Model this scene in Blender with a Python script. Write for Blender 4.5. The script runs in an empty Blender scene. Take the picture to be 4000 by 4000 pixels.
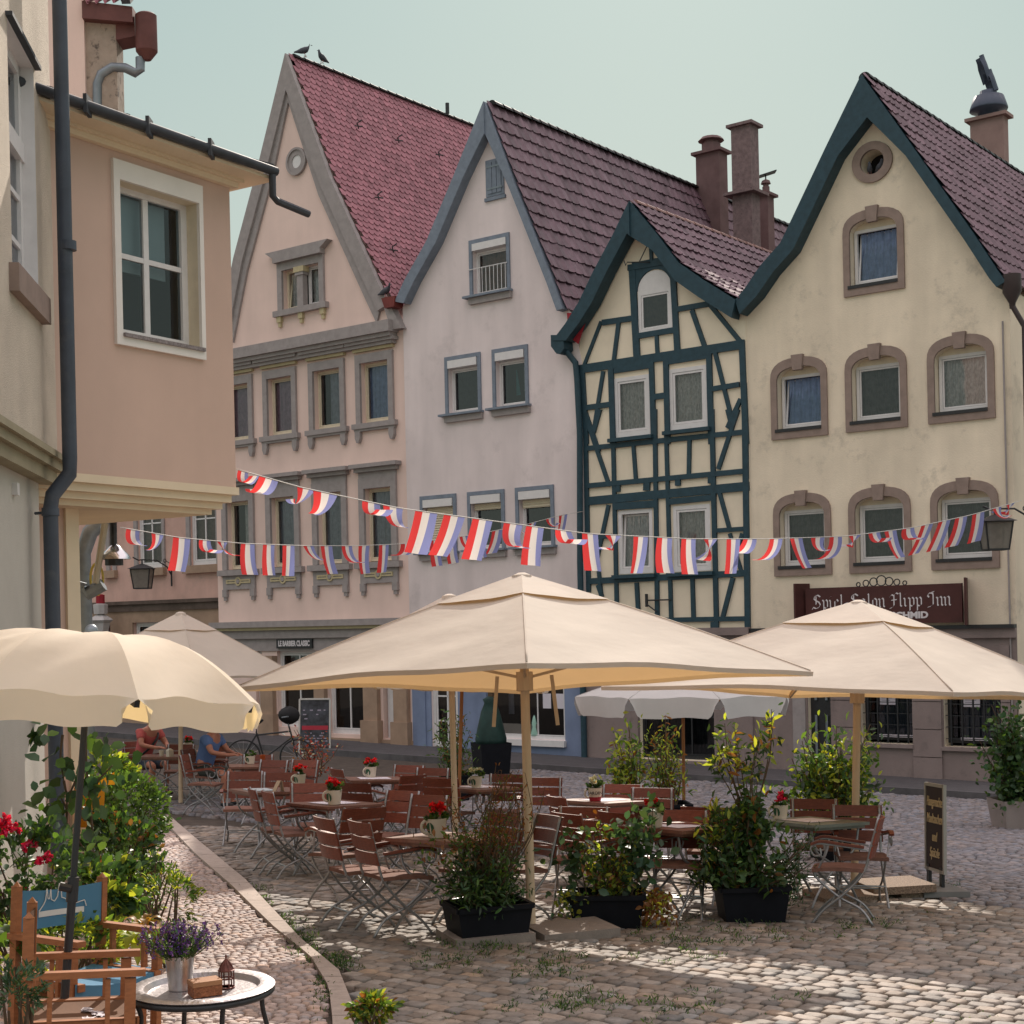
import bpy, math, random
import numpy as np
from mathutils import Vector, Matrix, geometry
from math import sin, cos, pi
R = math.radians
random.seed(7); rng = np.random.default_rng(7)
C = bpy.context.scene.collection
sc = bpy.context.scene
# ------------------------------------------------------------------ camera model of the place
F, PX, PY, RO = 5900.0, 2000.0, 2430.0, 0.0225
CAM = Vector((0, 0, 1.66))
def ray(px, py):
    u = (px-PX)/F; v = -(py-PY)/F
    return Vector((u*cos(RO)+v*sin(RO), 1, -u*sin(RO)+v*cos(RO)))
def at(px, py, Y): return CAM + ray(px, py)*Y
def gz(x, y):                                   # the old town slopes away from the viewer
    y = min(max(y, -10), 39.5); x = min(max(x, -14), 14)
    return -(0.075*y - 0.00095*y*y + 0.03*x)
def gza(x, y):
    y = np.clip(y, -10, 39.5); x = np.clip(x, -14, 14)
    return -(0.075*y - 0.00095*y*y + 0.03*x)
def gn(x, y):
    e = .05
    return Vector((-(gz(x+e, y)-gz(x-e, y))/(2*e), -(gz(x, y+e)-gz(x, y-e))/(2*e), 1)).normalized()
def gp(px, py, h=0.0):
    r = ray(px, py)
    f = lambda Y: CAM.z + r.z*Y - gz(r.x*Y, Y) - h
    a, b = 1.5, 1.5
    while b < 70 and f(b) > 0: a = b; b += .25
    for _ in range(40):
        m = (a+b)/2
        if f(m) > 0: a = m
        else: b = m
    return CAM + r*b
# facade of the row of houses: s runs right, d sticks out to the street, z up
SA = Vector((1.288, -1, 0)).normalized(); NA = Vector((SA.y, -SA.x, 0))
P0 = at(3450, 2397, 29.5); P0.z = 0
def W(s, d, z): return P0 + SA*s + NA*d + Vector((0, 0, z))
def fs(px, py, d=0.0):
    r = ray(px, py); q = P0 + NA*d
    t = (q-CAM).dot(NA)/r.dot(NA)
    p = CAM + r*t
    return (p-P0).dot(SA), p.z
def S(px, py=2000, d=0): return fs(px, py, d)[0]
def Z(px, py, d=0): return fs(px, py, d)[1]
def rect(x0, x1, yt, yb, d=0):
    xm = (x0+x1)/2; ym = (yt+yb)/2
    return S(x0, ym, d), S(x1, ym, d), Z(xm, yb, d), Z(xm, yt, d)
# ------------------------------------------------------------------ mesh builder
ORG = {}
class MB:
    def __init__(s): s.v = []; s.f = []; s.m = []
    def add(s, vs, fs_, mi=0):
        n = len(s.v); s.v += [tuple(p) for p in vs]
        for f in fs_: s.f.append([i+n for i in f]); s.m.append(mi)
        return s
    def hexa(s, p, mi=0):                       # p: 4 bottom (ccw) + 4 top
        return s.add(p, [(3,2,1,0),(4,5,6,7),(0,1,5,4),(1,2,6,5),(2,3,7,6),(3,0,4,7)], mi)
    def box(s, c, size, mi=0, M=None):
        x, y, z = [a/2 for a in size]; c = Vector(c)
        p = [Vector(q) for q in ((-x,-y,-z),(x,-y,-z),(x,y,-z),(-x,y,-z),(-x,-y,z),(x,-y,z),(x,y,z),(-x,y,z))]
        return s.hexa([c + (M @ q if M else q) for q in p], mi)
    def fbox(s, s0, s1, d0, d1, z0, z1, mi=0):
        return s.hexa([W(s0,d1,z0),W(s1,d1,z0),W(s1,d0,z0),W(s0,d0,z0),W(s0,d1,z1),W(s1,d1,z1),W(s1,d0,z1),W(s0,d0,z1)], mi)
    def bar(s, a, b, w, h, up=(0,0,1), mi=0):
        a = Vector(a); b = Vector(b); t = (b-a).normalized(); u = Vector(up)
        x = t.cross(u)
        if x.length < 1e-4: x = t.cross(Vector((1,0,0)))
        x.normalize(); y = x.cross(t); x *= w/2; y *= h/2
        return s.hexa([a-x-y, a+x-y, b+x-y, b-x-y, a-x+y, a+x+y, b+x+y, b-x+y], mi)
    def tube(s, pts, r, n=8, mi=0, cap=True):
        pts = [Vector(p) for p in pts]; k = len(pts); rs = r if isinstance(r, (list, tuple)) else [r]*k
        vs = []; x = None
        for i, p in enumerate(pts):
            t = (pts[min(i+1,k-1)]-pts[max(i-1,0)])
            t = t.normalized() if t.length > 1e-9 else Vector((0,0,1))
            if x is None:
                x = t.cross(Vector((0.13,0.31,.94)))
                if x.length < .05: x = t.cross(Vector((1,0,0)))
            x = (x - t*x.dot(t)).normalized(); y = t.cross(x)
            vs += [p + (x*cos(2*pi*j/n) + y*sin(2*pi*j/n))*rs[i] for j in range(n)]
        fc = [(i*n+j, i*n+(j+1)%n, (i+1)*n+(j+1)%n, (i+1)*n+j) for i in range(k-1) for j in range(n)]
        if cap: fc += [tuple(range(n-1,-1,-1)), tuple((k-1)*n+j for j in range(n))]
        return s.add(vs, fc, mi)
    def lathe(s, prof, c=(0,0,0), n=20, mi=0, M=None, sx=1, sy=1):
        c = Vector(c); vs = []
        for r, z in prof:
            for j in range(n):
                q = Vector((r*cos(2*pi*j/n)*sx, r*sin(2*pi*j/n)*sy, z)); vs.append(c + (M @ q if M else q))
        k = len(prof)
        fc = [(i*n+j, i*n+(j+1)%n, (i+1)*n+(j+1)%n, (i+1)*n+j) for i in range(k-1) for j in range(n)]
        if prof[0][0] > 1e-6: fc.append(tuple(range(n-1,-1,-1)))
        if prof[-1][0] > 1e-6: fc.append(tuple((k-1)*n+j for j in range(n)))
        return s.add(vs, fc, mi)
    def ball(s, c, r, n=10, mi=0, sz=1):
        return s.lathe([(max(1e-7, r*sin(pi*i/n)), -r*sz*cos(pi*i/n)) for i in range(n+1)], c, n+4, mi)
    def fpoly(s, pts, d0, d1, mi=0, back=True):   # (s,z) polygon on the facade, thick from d0 out to d1
        n = len(pts); vs = [W(a,d1,b) for a,b in pts] + [W(a,d0,b) for a,b in pts]
        tri = geometry.tessellate_polygon([[Vector((a,b,0)) for a,b in pts]])
        fc = [tuple(t) for t in tri] + [(i, (i+1)%n, n+(i+1)%n, n+i) for i in range(n)]
        if back: fc += [tuple(n+q for q in reversed(t)) for t in tri]
        return s.add(vs, fc, mi)
    def fring(s, outer, inner, d0, d1, mi=0, closed=True):
        n = len(outer); vs = [W(a,d1,b) for a,b in outer]+[W(a,d1,b) for a,b in inner]+[W(a,d0,b) for a,b in outer]+[W(a,d0,b) for a,b in inner]
        fc = []
        for i in range(n if closed else n-1):
            j = (i+1)%n
            fc += [(i,j,n+j,n+i),(2*n+i,2*n+j,j,i),(n+i,n+j,3*n+j,3*n+i)]
        if not closed: fc += [(0,n,3*n,2*n),(n-1,2*n-1,4*n-1,3*n-1)]
        return s.add(vs, fc, mi)
    def grid(s, fn, nu, nv, mi=0, mif=None):
        vs = [fn(i/nu, j/nv) for j in range(nv+1) for i in range(nu+1)]
        n0 = len(s.v); s.v += [tuple(p) for p in vs]
        for j in range(nv):
            for i in range(nu):
                a = n0+j*(nu+1)+i
                s.f.append([a, a+1, a+nu+2, a+nu+1]); s.m.append(mif(i/nu, j/nv) if mif else mi)
        return s
def rootof(o):
    while o.parent: o = o.parent
    return o
def mkobj(name, me, mats, parent=None):
    o = bpy.data.objects.new(name, me); C.objects.link(o)
    for m in (mats if isinstance(mats, (list, tuple)) else [mats]): me.materials.append(m)
    if parent: o.parent = parent
    return o
def obj(name, mb, mats, parent=None, smooth=False, recalc=True):
    off = ORG.get(rootof(parent).name, Vector()) if parent else Vector()
    me = bpy.data.meshes.new(name)
    v = np.array(mb.v, dtype=float).reshape(-1, 3) - np.array(off)
    org = None
    if not parent:
        org = np.array([(v[:,0].min()+v[:,0].max())/2, (v[:,1].min()+v[:,1].max())/2, v[:,2].min()]); v = v - org
    me.from_pydata(v.tolist(), [], mb.f)
    me.polygons.foreach_set('material_index', mb.m)
    if recalc and name not in ('pane','curtain'):
        import bmesh
        bm = bmesh.new(); bm.from_mesh(me); bmesh.ops.recalc_face_normals(bm, faces=bm.faces); bm.to_mesh(me); bm.free()
    if smooth: me.polygons.foreach_set('use_smooth', [True]*len(me.polygons))
    o = mkobj(name, me, mats, parent)
    if org is not None: o.location = org
    if smooth == 'auto':
        try: me.set_sharp_from_angle(angle=R(40))
        except Exception: pass
    return o
def tag(o, label, cat, group=None):
    o['label'] = label; o['category'] = cat
    if group: o['group'] = group
    return o
def thing(name, label, cat, loc=(0,0,0), group=None):
    o = bpy.data.objects.new(name, None); C.objects.link(o); o.empty_display_size = .2
    o.location = loc; ORG[o.name] = Vector(loc)
    return tag(o, label, cat, group)
def struct(o, kind='structure'): o['kind'] = kind; return o
def kids(o): return [c for c in bpy.data.objects if c.parent == o]
def dup(root, label, group=None):
    def rec(o, par):
        c = o.copy(); C.objects.link(c)
        if par: c.parent = par
        for ch in kids(o): rec(ch, c)
        return c
    r = rec(root, None); r['label'] = label
    if group: r['group'] = group
    return r
def place(o, loc, f=(0,1,0), tilt=1.0, nx=None):
    loc = Vector(loc); n = gn(loc.x, loc.y); n = (n*tilt + Vector((0,0,1))*(1-tilt)).normalized()
    if nx is not None: n.x = nx; n.normalize()
    f = Vector((f[0], f[1], 0)); f = (f - n*f.dot(n)).normalized(); r = f.cross(n)
    M = Matrix((r, f, n)).transposed().to_4x4(); M.translation = loc
    o.matrix_world = M
    return o
# ------------------------------------------------------------------ materials
MATS = {}
def mat(name, col, rough=.7, var=.12, vs=3.0, bump=0.0, bs=60.0, spec=.3, metal=0.0, trans=0.0, rnd=0.0, attr=False, streak=0.0, tcol=None, ani=None, dirt=None, dirtamt=0.0, sheen=0.0, alpha=None, bdist=.01):
    if name in MATS: return MATS[name]
    m = bpy.data.materials.new(name); m.use_nodes = True; nt = m.node_tree; N = nt.nodes; L = nt.links
    b = N['Principled BSDF']; out = N['Material Output']
    def node(t, **k):
        n = N.new(t)
        for a, v in k.items(): setattr(n, a, v)
        return n
    tc = node('ShaderNodeTexCoord'); co = tc.outputs['Object']
    if ani:
        mp = node('ShaderNodeMapping'); mp.inputs['Scale'].default_value = ani; L.new(co, mp.inputs['Vector']); co = mp.outputs[0]
    base = node('ShaderNodeRGB'); base.outputs[0].default_value = (*col, 1); cur = base.outputs[0]
    def mul(cur, fac_socket, lo, hi):
        mr = node('ShaderNodeMapRange'); mr.inputs['From Min'].default_value = .3; mr.inputs['From Max'].default_value = .7
        mr.inputs['To Min'].default_value = lo; mr.inputs['To Max'].default_value = hi; L.new(fac_socket, mr.inputs['Value'])
        mx = node('ShaderNodeMix', data_type='RGBA', blend_type='MULTIPLY'); mx.inputs[0].default_value = 1
        cb = node('ShaderNodeCombineColor')
        for k in range(3): L.new(mr.outputs[0], cb.inputs[k])
        L.new(cur, mx.inputs[6]); L.new(cb.outputs[0], mx.inputs[7]); return mx.outputs[2]
    if attr:
        at_ = node('ShaderNodeAttribute', attribute_name='Col')
        mx = node('ShaderNodeMix', data_type='RGBA', blend_type='MULTIPLY'); mx.inputs[0].default_value = 1
        L.new(cur, mx.inputs[6]); L.new(at_.outputs['Color'], mx.inputs[7]); cur = mx.outputs[2]
    if var:
        nz = node('ShaderNodeTexNoise'); nz.inputs['Scale'].default_value = vs; nz.inputs['Detail'].default_value = 7; nz.inputs['Roughness'].default_value = .6
        L.new(co, nz.inputs['Vector']); cur = mul(cur, nz.outputs[0], 1-var, 1+var)
    if streak:
        mp2 = node('ShaderNodeMapping'); mp2.inputs['Scale'].default_value = (1.6, 1.6, .22); L.new(tc.outputs['Object'], mp2.inputs['Vector'])
        n2 = node('ShaderNodeTexNoise'); n2.inputs['Scale'].default_value = 1.1; n2.inputs['Detail'].default_value = 4; L.new(mp2.outputs[0], n2.inputs['Vector'])
        cur = mul(cur, n2.outputs[0], 1-streak, 1.03)
    if dirt:
        n3 = node('ShaderNodeTexNoise'); n3.inputs['Scale'].default_value = vs*1.7; n3.inputs['Detail'].default_value = 10; n3.inputs['Roughness'].default_value = .72; L.new(co, n3.inputs['Vector'])
        mr = node('ShaderNodeMapRange'); mr.inputs['From Min'].default_value = .55; mr.inputs['From Max'].default_value = .68; mr.inputs['To Max'].default_value = dirtamt; L.new(n3.outputs[0], mr.inputs['Value'])
        mx = node('ShaderNodeMix', data_type='RGBA'); L.new(mr.outputs[0], mx.inputs[0]); L.new(cur, mx.inputs[6]); mx.inputs[7].default_value = (*dirt, 1); cur = mx.outputs[2]
    if rnd:
        oi = node('ShaderNodeObjectInfo'); mr = node('ShaderNodeMapRange'); mr.inputs['To Min'].default_value = 1-rnd; mr.inputs['To Max'].default_value = 1+rnd
        L.new(oi.outputs['Random'], mr.inputs['Value'])
        hs = node('ShaderNodeHueSaturation'); L.new(mr.outputs[0], hs.inputs['Value']); L.new(cur, hs.inputs['Color']); cur = hs.outputs[0]
    L.new(cur, b.inputs['Base Color'])
    b.inputs['Roughness'].default_value = rough; b.inputs['Metallic'].default_value = metal
    b.inputs['Specular IOR Level'].default_value = spec
    if bump:
        nb = node('ShaderNodeTexNoise'); nb.inputs['Scale'].default_value = bs; nb.inputs['Detail'].default_value = 5; L.new(co, nb.inputs['Vector'])
        bp = node('ShaderNodeBump'); bp.inputs['Strength'].default_value = bump; bp.inputs['Distance'].default_value = bdist
        L.new(nb.outputs[0], bp.inputs['Height']); L.new(bp.outputs[0], b.inputs['Normal'])
    sh = b.outputs[0]
    if trans:
        tr = node('ShaderNodeBsdfTranslucent')
        if tcol:
            mx = node('ShaderNodeMix', data_type='RGBA', blend_type='MULTIPLY'); mx.inputs[0].default_value = 1; L.new(cur, mx.inputs[6]); mx.inputs[7].default_value = (*tcol, 1); L.new(mx.outputs[2], tr.inputs['Color'])
        else: L.new(cur, tr.inputs['Color'])
        ms = node('ShaderNodeMixShader'); ms.inputs[0].default_value = trans; L.new(sh, ms.inputs[1]); L.new(tr.outputs[0], ms.inputs[2]); sh = ms.outputs[0]
    if alpha is not None:
        tp = node('ShaderNodeBsdfTransparent'); ms = node('ShaderNodeMixShader'); ms.inputs[0].default_value = alpha; L.new(tp.outputs[0], ms.inputs[1]); L.new(sh, ms.inputs[2]); sh = ms.outputs[0]
    L.new(sh, out.inputs['Surface'])
    MATS[name] = m; return m
def glass(name, tint=(.75,.8,.82), base=.06):
    m = bpy.data.materials.new(name); m.use_nodes = True; nt = m.node_tree; N = nt.nodes; L = nt.links; N.remove(N['Principled BSDF'])
    tp = N.new('ShaderNodeBsdfTransparent'); tp.inputs[0].default_value = (*tint, 1)
    gl = N.new('ShaderNodeBsdfGlossy'); gl.inputs['Roughness'].default_value = .02; gl.inputs[0].default_value = (.9,.92,.95,1)
    fr = N.new('ShaderNodeFresnel'); fr.inputs[0].default_value = 1.52; ad = N.new('ShaderNodeMath'); ad.operation = 'ADD'; ad.inputs[1].default_value = base; L.new(fr.outputs[0], ad.inputs[0])
    tc = N.new('ShaderNodeTexCoord'); nz = N.new('ShaderNodeTexNoise'); nz.inputs['Scale'].default_value = 1.3; L.new(tc.outputs['Object'], nz.inputs['Vector'])
    bp = N.new('ShaderNodeBump'); bp.inputs['Strength'].default_value = .06; bp.inputs['Distance'].default_value = .05; L.new(nz.outputs[0], bp.inputs['Height']); L.new(bp.outputs[0], gl.inputs['Normal'])
    ms = N.new('ShaderNodeMixShader'); L.new(ad.outputs[0], ms.inputs[0]); L.new(tp.outputs[0], ms.inputs[1]); L.new(gl.outputs[0], ms.inputs[2]); L.new(ms.outputs[0], N['Material Output'].inputs[0])
    return m
def colattr(me, cols):                          # per-vertex base colour factor, cols (nverts,3)
    a = me.color_attributes.new('Col', 'FLOAT_COLOR', 'POINT')
    c = np.ones((len(me.vertices), 4), dtype=np.float32); c[:, :3] = cols; a.data.foreach_set('color', c.ravel())
def npmesh(name, V, faces_flat, counts):
    me = bpy.data.meshes.new(name); me.vertices.add(len(V)); me.vertices.foreach_set('co', np.asarray(V, dtype=np.float32).ravel())
    counts = np.asarray(counts, dtype=np.int32); ff = np.asarray(faces_flat, dtype=np.int32)
    me.loops.add(len(ff)); me.loops.foreach_set('vertex_index', ff)
    st = np.concatenate([[0], np.cumsum(counts)[:-1]]).astype(np.int32)
    me.polygons.add(len(counts)); me.polygons.foreach_set('loop_start', st); me.polygons.foreach_set('loop_total', counts)
    me.update(calc_edges=True); return me
GLASS = glass('window_glass',(.88,.90,.92),.02); GLASSD = glass('dark_window_glass', (.40,.43,.46), .04)
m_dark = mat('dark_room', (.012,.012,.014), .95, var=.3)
m_white = mat('white_frame', (.70,.68,.68), .45, var=.05, vs=8)
m_cream = mat('cream_frame', (.66,.58,.44), .5, var=.06, vs=8)
m_black = mat('black_metal', (.018,.019,.022), .5, var=.3, vs=20, spec=.5)
m_lace = mat('lace_curtain', (.66,.64,.61), .9, var=.35, vs=26, trans=.3, ani=(1,1,.5))
m_greyc = mat('grey_curtain', (.36,.38,.44), .9, var=.2, vs=9, trans=.3)
m_pinkc = mat('pink_curtain', (.46,.30,.38), .9, var=.2, vs=9, trans=.3)
m_bluec = mat('blue_curtain', (.28,.37,.58), .9, var=.2, vs=9, trans=.3)
m_darkc = mat('dark_curtain', (.11,.11,.11), .9, var=.3, vs=9, trans=.2)
m_brownc = mat('brown_curtain', (.20,.12,.09), .9, var=.3, vs=9, trans=.2)
# ------------------------------------------------------------------ pieces of houses
def wall(parent, outline, holes, mats, d=0.0, depth=.34, back=9.0, name='wall', side=True):
    mb = MB()
    loops = [outline] + holes
    allp = [p for l in loops for p in l]
    tri = geometry.tessellate_polygon([[Vector((a,b,0)) for a,b in l] for l in loops])
    mb.add([W(a,d,b) for a,b in allp], [tuple(t) for t in tri], 0)
    for h in holes:
        n = len(h)
        mb.add([W(a,d,b) for a,b in h]+[W(a,d-depth,b) for a,b in h], [(i,(i+1)%n,n+(i+1)%n,n+i) for i in range(n)], 0)
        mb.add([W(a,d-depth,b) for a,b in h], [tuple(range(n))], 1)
    if side:
        n = len(outline)
        mb.add([W(a,d,b) for a,b in outline]+[W(a,d-back,b) for a,b in outline], [(i,(i+1)%n,n+(i+1)%n,n+i) for i in range(n)]+[tuple(range(n,2*n))], 0)
    return obj(name, mb, mats, parent, recalc=False)
def rpoly(s0,s1,z0,z1): return [(s0,z0),(s1,z0),(s1,z1),(s0,z1)]
def arch(s0,s1,z0,z1,rise,n=14,p=2.6):
    c=(s0+s1)/2; a=(s1-s0)/2; zs=z1-rise; out=[(s0,z0),(s1,z0)]
    for i in range(n+1):
        t=pi*i/n; x=cos(t); y=sin(t)
        out.append((c+a*math.copysign(abs(x)**(2/p),x), zs+rise*abs(y)**(2/p)))
    return out
def curtain(win, s0,s1,z0,z1,d,m,fold=14,amp=.018,name='curtain'):
    n=max(10,int((s1-s0)*60)); mb=MB(); ph=random.random()*6
    mb.grid(lambda u,v: W(s0+(s1-s0)*u, d+amp*(sin(u*(s1-s0)*fold*2*pi+ph)+.5*sin(u*41+ph)), z0+(z1-z0)*v), n, 3)
    return obj(name, mb, m, win, smooth=True)
def window(parent, s0,s1,z0,z1, d=-.14, fw=.055, m=None, bars=(), cur=None, gm=None, tilt=0, box=None, boxm=None, name='window', curspan=(0,1)):
    m=m or m_white; mb=MB(); t=.06
    mb.fbox(s0,s0+fw,d-t,d,z0,z1); mb.fbox(s1-fw,s1,d-t,d,z0,z1); mb.fbox(s0+fw,s1-fw,d-t,d,z1-fw,z1); mb.fbox(s0+fw,s1-fw,d-t,d,z0,z0+fw*1.3)
    w=obj(name, mb, m, parent)
    a0,a1,b0,b1=s0+fw,s1-fw,z0+fw*1.3,z1-fw
    sb=MB(); sw=fw*.6; dd=d-.012
    def q(s,z,o=0): return W(s, dd+o-tilt*(z-b0)/(b1-b0), z)
    def qb(x0,x1,y0,y1): sb.hexa([q(x0,y0),q(x1,y0),q(x1,y0,-.045),q(x0,y0,-.045),q(x0,y1),q(x1,y1),q(x1,y1,-.045),q(x0,y1,-.045)])
    e=.006
    qb(a0+e,a0+sw,b0+e,b1-e); qb(a1-sw,a1-e,b0+e,b1-e); qb(a0+sw,a1-sw,b0+e,b0+sw); qb(a0+sw,a1-sw,b1-sw,b1-e)
    for k,v in bars:
        if k=='v': c=a0+(a1-a0)*v; qb(c-sw*.45,c+sw*.45,b0+sw,b1-sw)
        else: c=b0+(b1-b0)*v; qb(a0+sw,a1-sw,c-sw*.35,c+sw*.35)
    obj('sash', sb, m, w)
    g=MB(); g.add([q(a0+sw,b0+sw,-.02),q(a1-sw,b0+sw,-.02),q(a1-sw,b1-sw,-.02),q(a0+sw,b1-sw,-.02)],[(0,1,2,3)])
    obj('pane', g, gm or GLASS, w)
    if cur:
        u0=a0+(a1-a0)*curspan[0]; u1=a0+(a1-a0)*curspan[1]
        curtain(w,u0,u1,b0,b1,d-.13,cur)
    return w
def beam(parent, a, b, wpx, m, d0=0, d1=.035, name='timber_beam'):
    (s0,z0),(s1,z1)=fs(*a),fs(*b); Y=(W((s0+s1)/2,0,0)).y; w=wpx*Y/F
    dx,dz=s1-s0,z1-z0; l=math.hypot(dx,dz); nx,nz=-dz/l*w/2,dx/l*w/2
    mb=MB(); mb.fpoly([(s0+nx,z0+nz),(s0-nx,z0-nz),(s1-nx,z1-nz),(s1+nx,z1+nz)], d0, d1+random.random()*.008, back=False)
    return obj(name, mb, m, parent)
def resample(poly, step):
    out=[poly[0]]; 
    P=[Vector((a,b,0)) for a,b in poly]; L=[0]
    for i in range(1,len(P)): L.append(L[-1]+(P[i]-P[i-1]).length)
    n=max(1,int(round(L[-1]/step))); out=[]
    for k in range(n+1):
        l=L[-1]*k/n; i=max(j for j in range(len(L)) if L[j]<=l+1e-9); i=min(i,len(P)-2)
        t=(l-L[i])/(L[i+1]-L[i]); p=P[i].lerp(P[i+1],t); out.append((p.x,p.y))
    return out
def pantiles(parent, poly, t0, t1, m, tw=.29, tl=.36, sgn=1, amp=.028, name='roof'):
    """interlocking tiles: poly = (s,z) of the slope from ridge to eave, run back from t0 to t1"""
    pts=resample(poly, tl); V=[]; Fc=[]; cnt=[]; col=[]
    ncol=int((t1-t0)/tw); per=6; us=np.linspace(0,ncol,ncol*per+1); ts=t0+us*(t1-t0)/ncol
    ph=us%1.0; prof=np.where(ph<.34, np.sin(ph/.34*pi), .0)*amp + np.where(ph>=.34, -.25*amp*np.sin((ph-.34)/.66*pi), 0)
    for k in range(len(pts)-1):
        (sa,za),(sb,zb)=pts[k],pts[k+1]; dx,dz=sb-sa,zb-za; l=math.hypot(dx,dz); nx,nz=(-dz/l*sgn*-1 if False else -dz/l),(dx/l)
        if nz<0: nx,nz=-nx,-nz
        rows=[]; tj=np.repeat(rng.normal(0,.006,ncol+1),per)[:len(us)]
        for (s_,z_,o,ex) in ((sa,za,.0,0),(sb,zb,.04,.05)):
            s2=s_+dx/l*ex; z2=z_+dz/l*ex
            P=np.array(W(s2,0,z2))[None,:]-np.array(NA)[None,:]*ts[:,None]
            off=np.array(SA*nx+Vector((0,0,nz)))[None,:]*(prof+o+.012+tj)[:,None]
            rows.append(P+off)
        # the front lip of the row
        lip=rows[1]-np.array(SA*nx+Vector((0,0,nz)))[None,:]*.035
        rows.append(lip)
        rc=np.repeat(rng.uniform(.7,1.22,ncol+1),per)[:len(us)]*rng.uniform(.93,1.07)
        for r0,r1 in ((rows[0],rows[1]),(rows[1],rows[2])):
            n0=len(V); n=len(us); V.extend(r0.tolist()); V.extend(r1.tolist()); col.extend(rc.tolist()); col.extend(rc.tolist())
            for i in range(n-1): Fc.append((n0+i,n0+i+1,n0+n+i+1,n0+n+i))
    off=np.array(ORG[rootof(parent).name]); V=np.array(V)-off
    me=bpy.data.meshes.new(name); me.from_pydata(V.tolist(),[],Fc); me.polygons.foreach_set('use_smooth',[True]*len(Fc))
    c=np.array(col); colattr(me, np.stack([c,c,c],1)); return mkobj(name, me, m, parent)
def beavertail(parent, poly, t0, t1, m, tw=.20, tl=.19, name='roof'):
    pts=resample(poly, tl); V=[]; Fc=[]; col=[]
    for k in range(len(pts)-1):
        (sa,za),(sb,zb)=pts[k],pts[k+1]; dx,dz=sb-sa,zb-za; l=math.hypot(dx,dz); nx,nz=-dz/l,dx/l
        if nz<0: nx,nz=-nx,-nz
        n=int((t1-t0)/tw); sh=(k%2)*.5
        for i in range(n):
            t=t0+(i+sh)*tw; lift=.022+random.random()*.008; c=random.uniform(.78,1.16); n0=len(V)
            for (u,v,o) in ((.02,-.1,.004),(.98,-.1,.004),(.98,.72,lift),(.86,.95,lift),(.68,1.1,lift),(.5,1.15,lift),(.32,1.1,lift),(.14,.95,lift),(.02,.72,lift)):
                p=W(sa+dx*v+nx*o,0,za+dz*v+nz*o)-NA*(t+u*tw); V.append(tuple(p)); col.append(c)
            for j in range(2,9):
                V.append(tuple(Vector(V[n0+j])-(SA*nx+Vector((0,0,nz)))*.02)); col.append(c)
            Fc.append(tuple(range(n0,n0+9)))
            for j in range(6): Fc.append((n0+2+j,n0+9+j,n0+10+j,n0+3+j))
    off=np.array(ORG[rootof(parent).name]); V=np.array(V)-off
    me=bpy.data.meshes.new(name); me.from_pydata(V.tolist(),[],Fc); c=np.array(col); colattr(me,np.stack([c,c,c],1)); return mkobj(name,me,m,parent)
def slab(parent, poly, t0, t1, m, th=.06, name='roof'):
    mb=MB(); n=len(poly)
    for i in range(n-1):
        (a,b),(c,d)=poly[i],poly[i+1]
        mb.add([W(a,-t0,b),W(c,-t0,d),W(c,-t1,d),W(a,-t1,b)],[(0,1,2,3)])
    return obj(name, mb, m, parent)
def ridge(parent, s, z, t0, t1, m, r=.11, step=.36):
    mb=MB(); t=t0
    while t<t1:
        e=min(t+step+.03,t1); vs=[]; n=8
        for (tt,rr) in ((t,r),(e,r*.86)):
            vs+=[W(s,-tt,z)+SA*(rr*cos(pi*j/n))+Vector((0,0,rr*sin(pi*j/n)*.9-.02)) for j in range(n+1)]
        mb.add(vs,[(j,j+1,n+2+j,n+1+j) for j in range(n)]+[tuple(range(n,-1,-1))]); t+=step
    return obj('ridge_tiles', mb, m, parent, smooth='auto')
def barge(parent, outer, wm, d0, d1, m, name='bargeboard'):
    """a board following the gable edge: outer (s,z) polyline, dropped wm metres down the wall"""
    mb=MB(); inn=[(a,b-wm) for a,b in outer]; n=len(outer)
    mb.fring(outer, inn, d0, d1, closed=False); return obj(name, mb, m, parent)
m_pink=mat('pink_plaster',(.79,.60,.535),.85,var=.06,vs=.8,bump=.15,bs=70,streak=.08)
m_trim=mat('grey_stone_trim',(.33,.295,.29),.8,var=.12,vs=6,bump=.1,bs=40)
m_trimy=mat('ochre_moulding',(.52,.44,.27),.7,var=.1,vs=6)
m_lilac=mat('pale_lilac_plaster',(.79,.69,.685),.88,var=.07,vs=.7,bump=.15,bs=60,streak=.14,dirt=(.36,.31,.31),dirtamt=.25)
m_bluegrey=mat('blue_grey_paint',(.19,.225,.28),.6,var=.15,vs=7)
m_infill=mat('cream_infill_plaster',(.82,.72,.57),.88,var=.06,vs=2,bump=.12,bs=50)
m_teal=mat('dark_teal_paint',(.022,.055,.075),.55,var=.2,vs=9,spec=.35)
m_creamw=mat('cream_roughcast',(.85,.735,.58),.92,var=.08,vs=1.0,bump=.5,bs=35,streak=.16,dirt=(.33,.29,.24),dirtamt=.4)
m_brownst=mat('brown_sandstone',(.285,.215,.185),.85,var=.14,vs=5,bump=.2,bs=50)
m_rtile=mat('red_beaver_tiles',(.345,.14,.17),.65,var=.22,vs=6,attr=True,bump=.15,bs=40,dirt=(.22,.10,.10),dirtamt=.3,spec=.35)
m_dtile=mat('purple_brown_tiles',(.145,.085,.108),.5,var=.2,vs=5,attr=True,bump=.2,bs=40,spec=.4,dirt=(.10,.085,.08),dirtamt=.35)
m_gf=mat('grey_brown_plaster',(.26,.205,.195),.9,var=.1,vs=1.6,bump=.4,bs=40,streak=.12,dirt=(.12,.1,.095),dirtamt=.4)
m_blue=mat('blue_shop_paint',(.20,.25,.38),.75,var=.12,vs=2,streak=.15)
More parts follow.
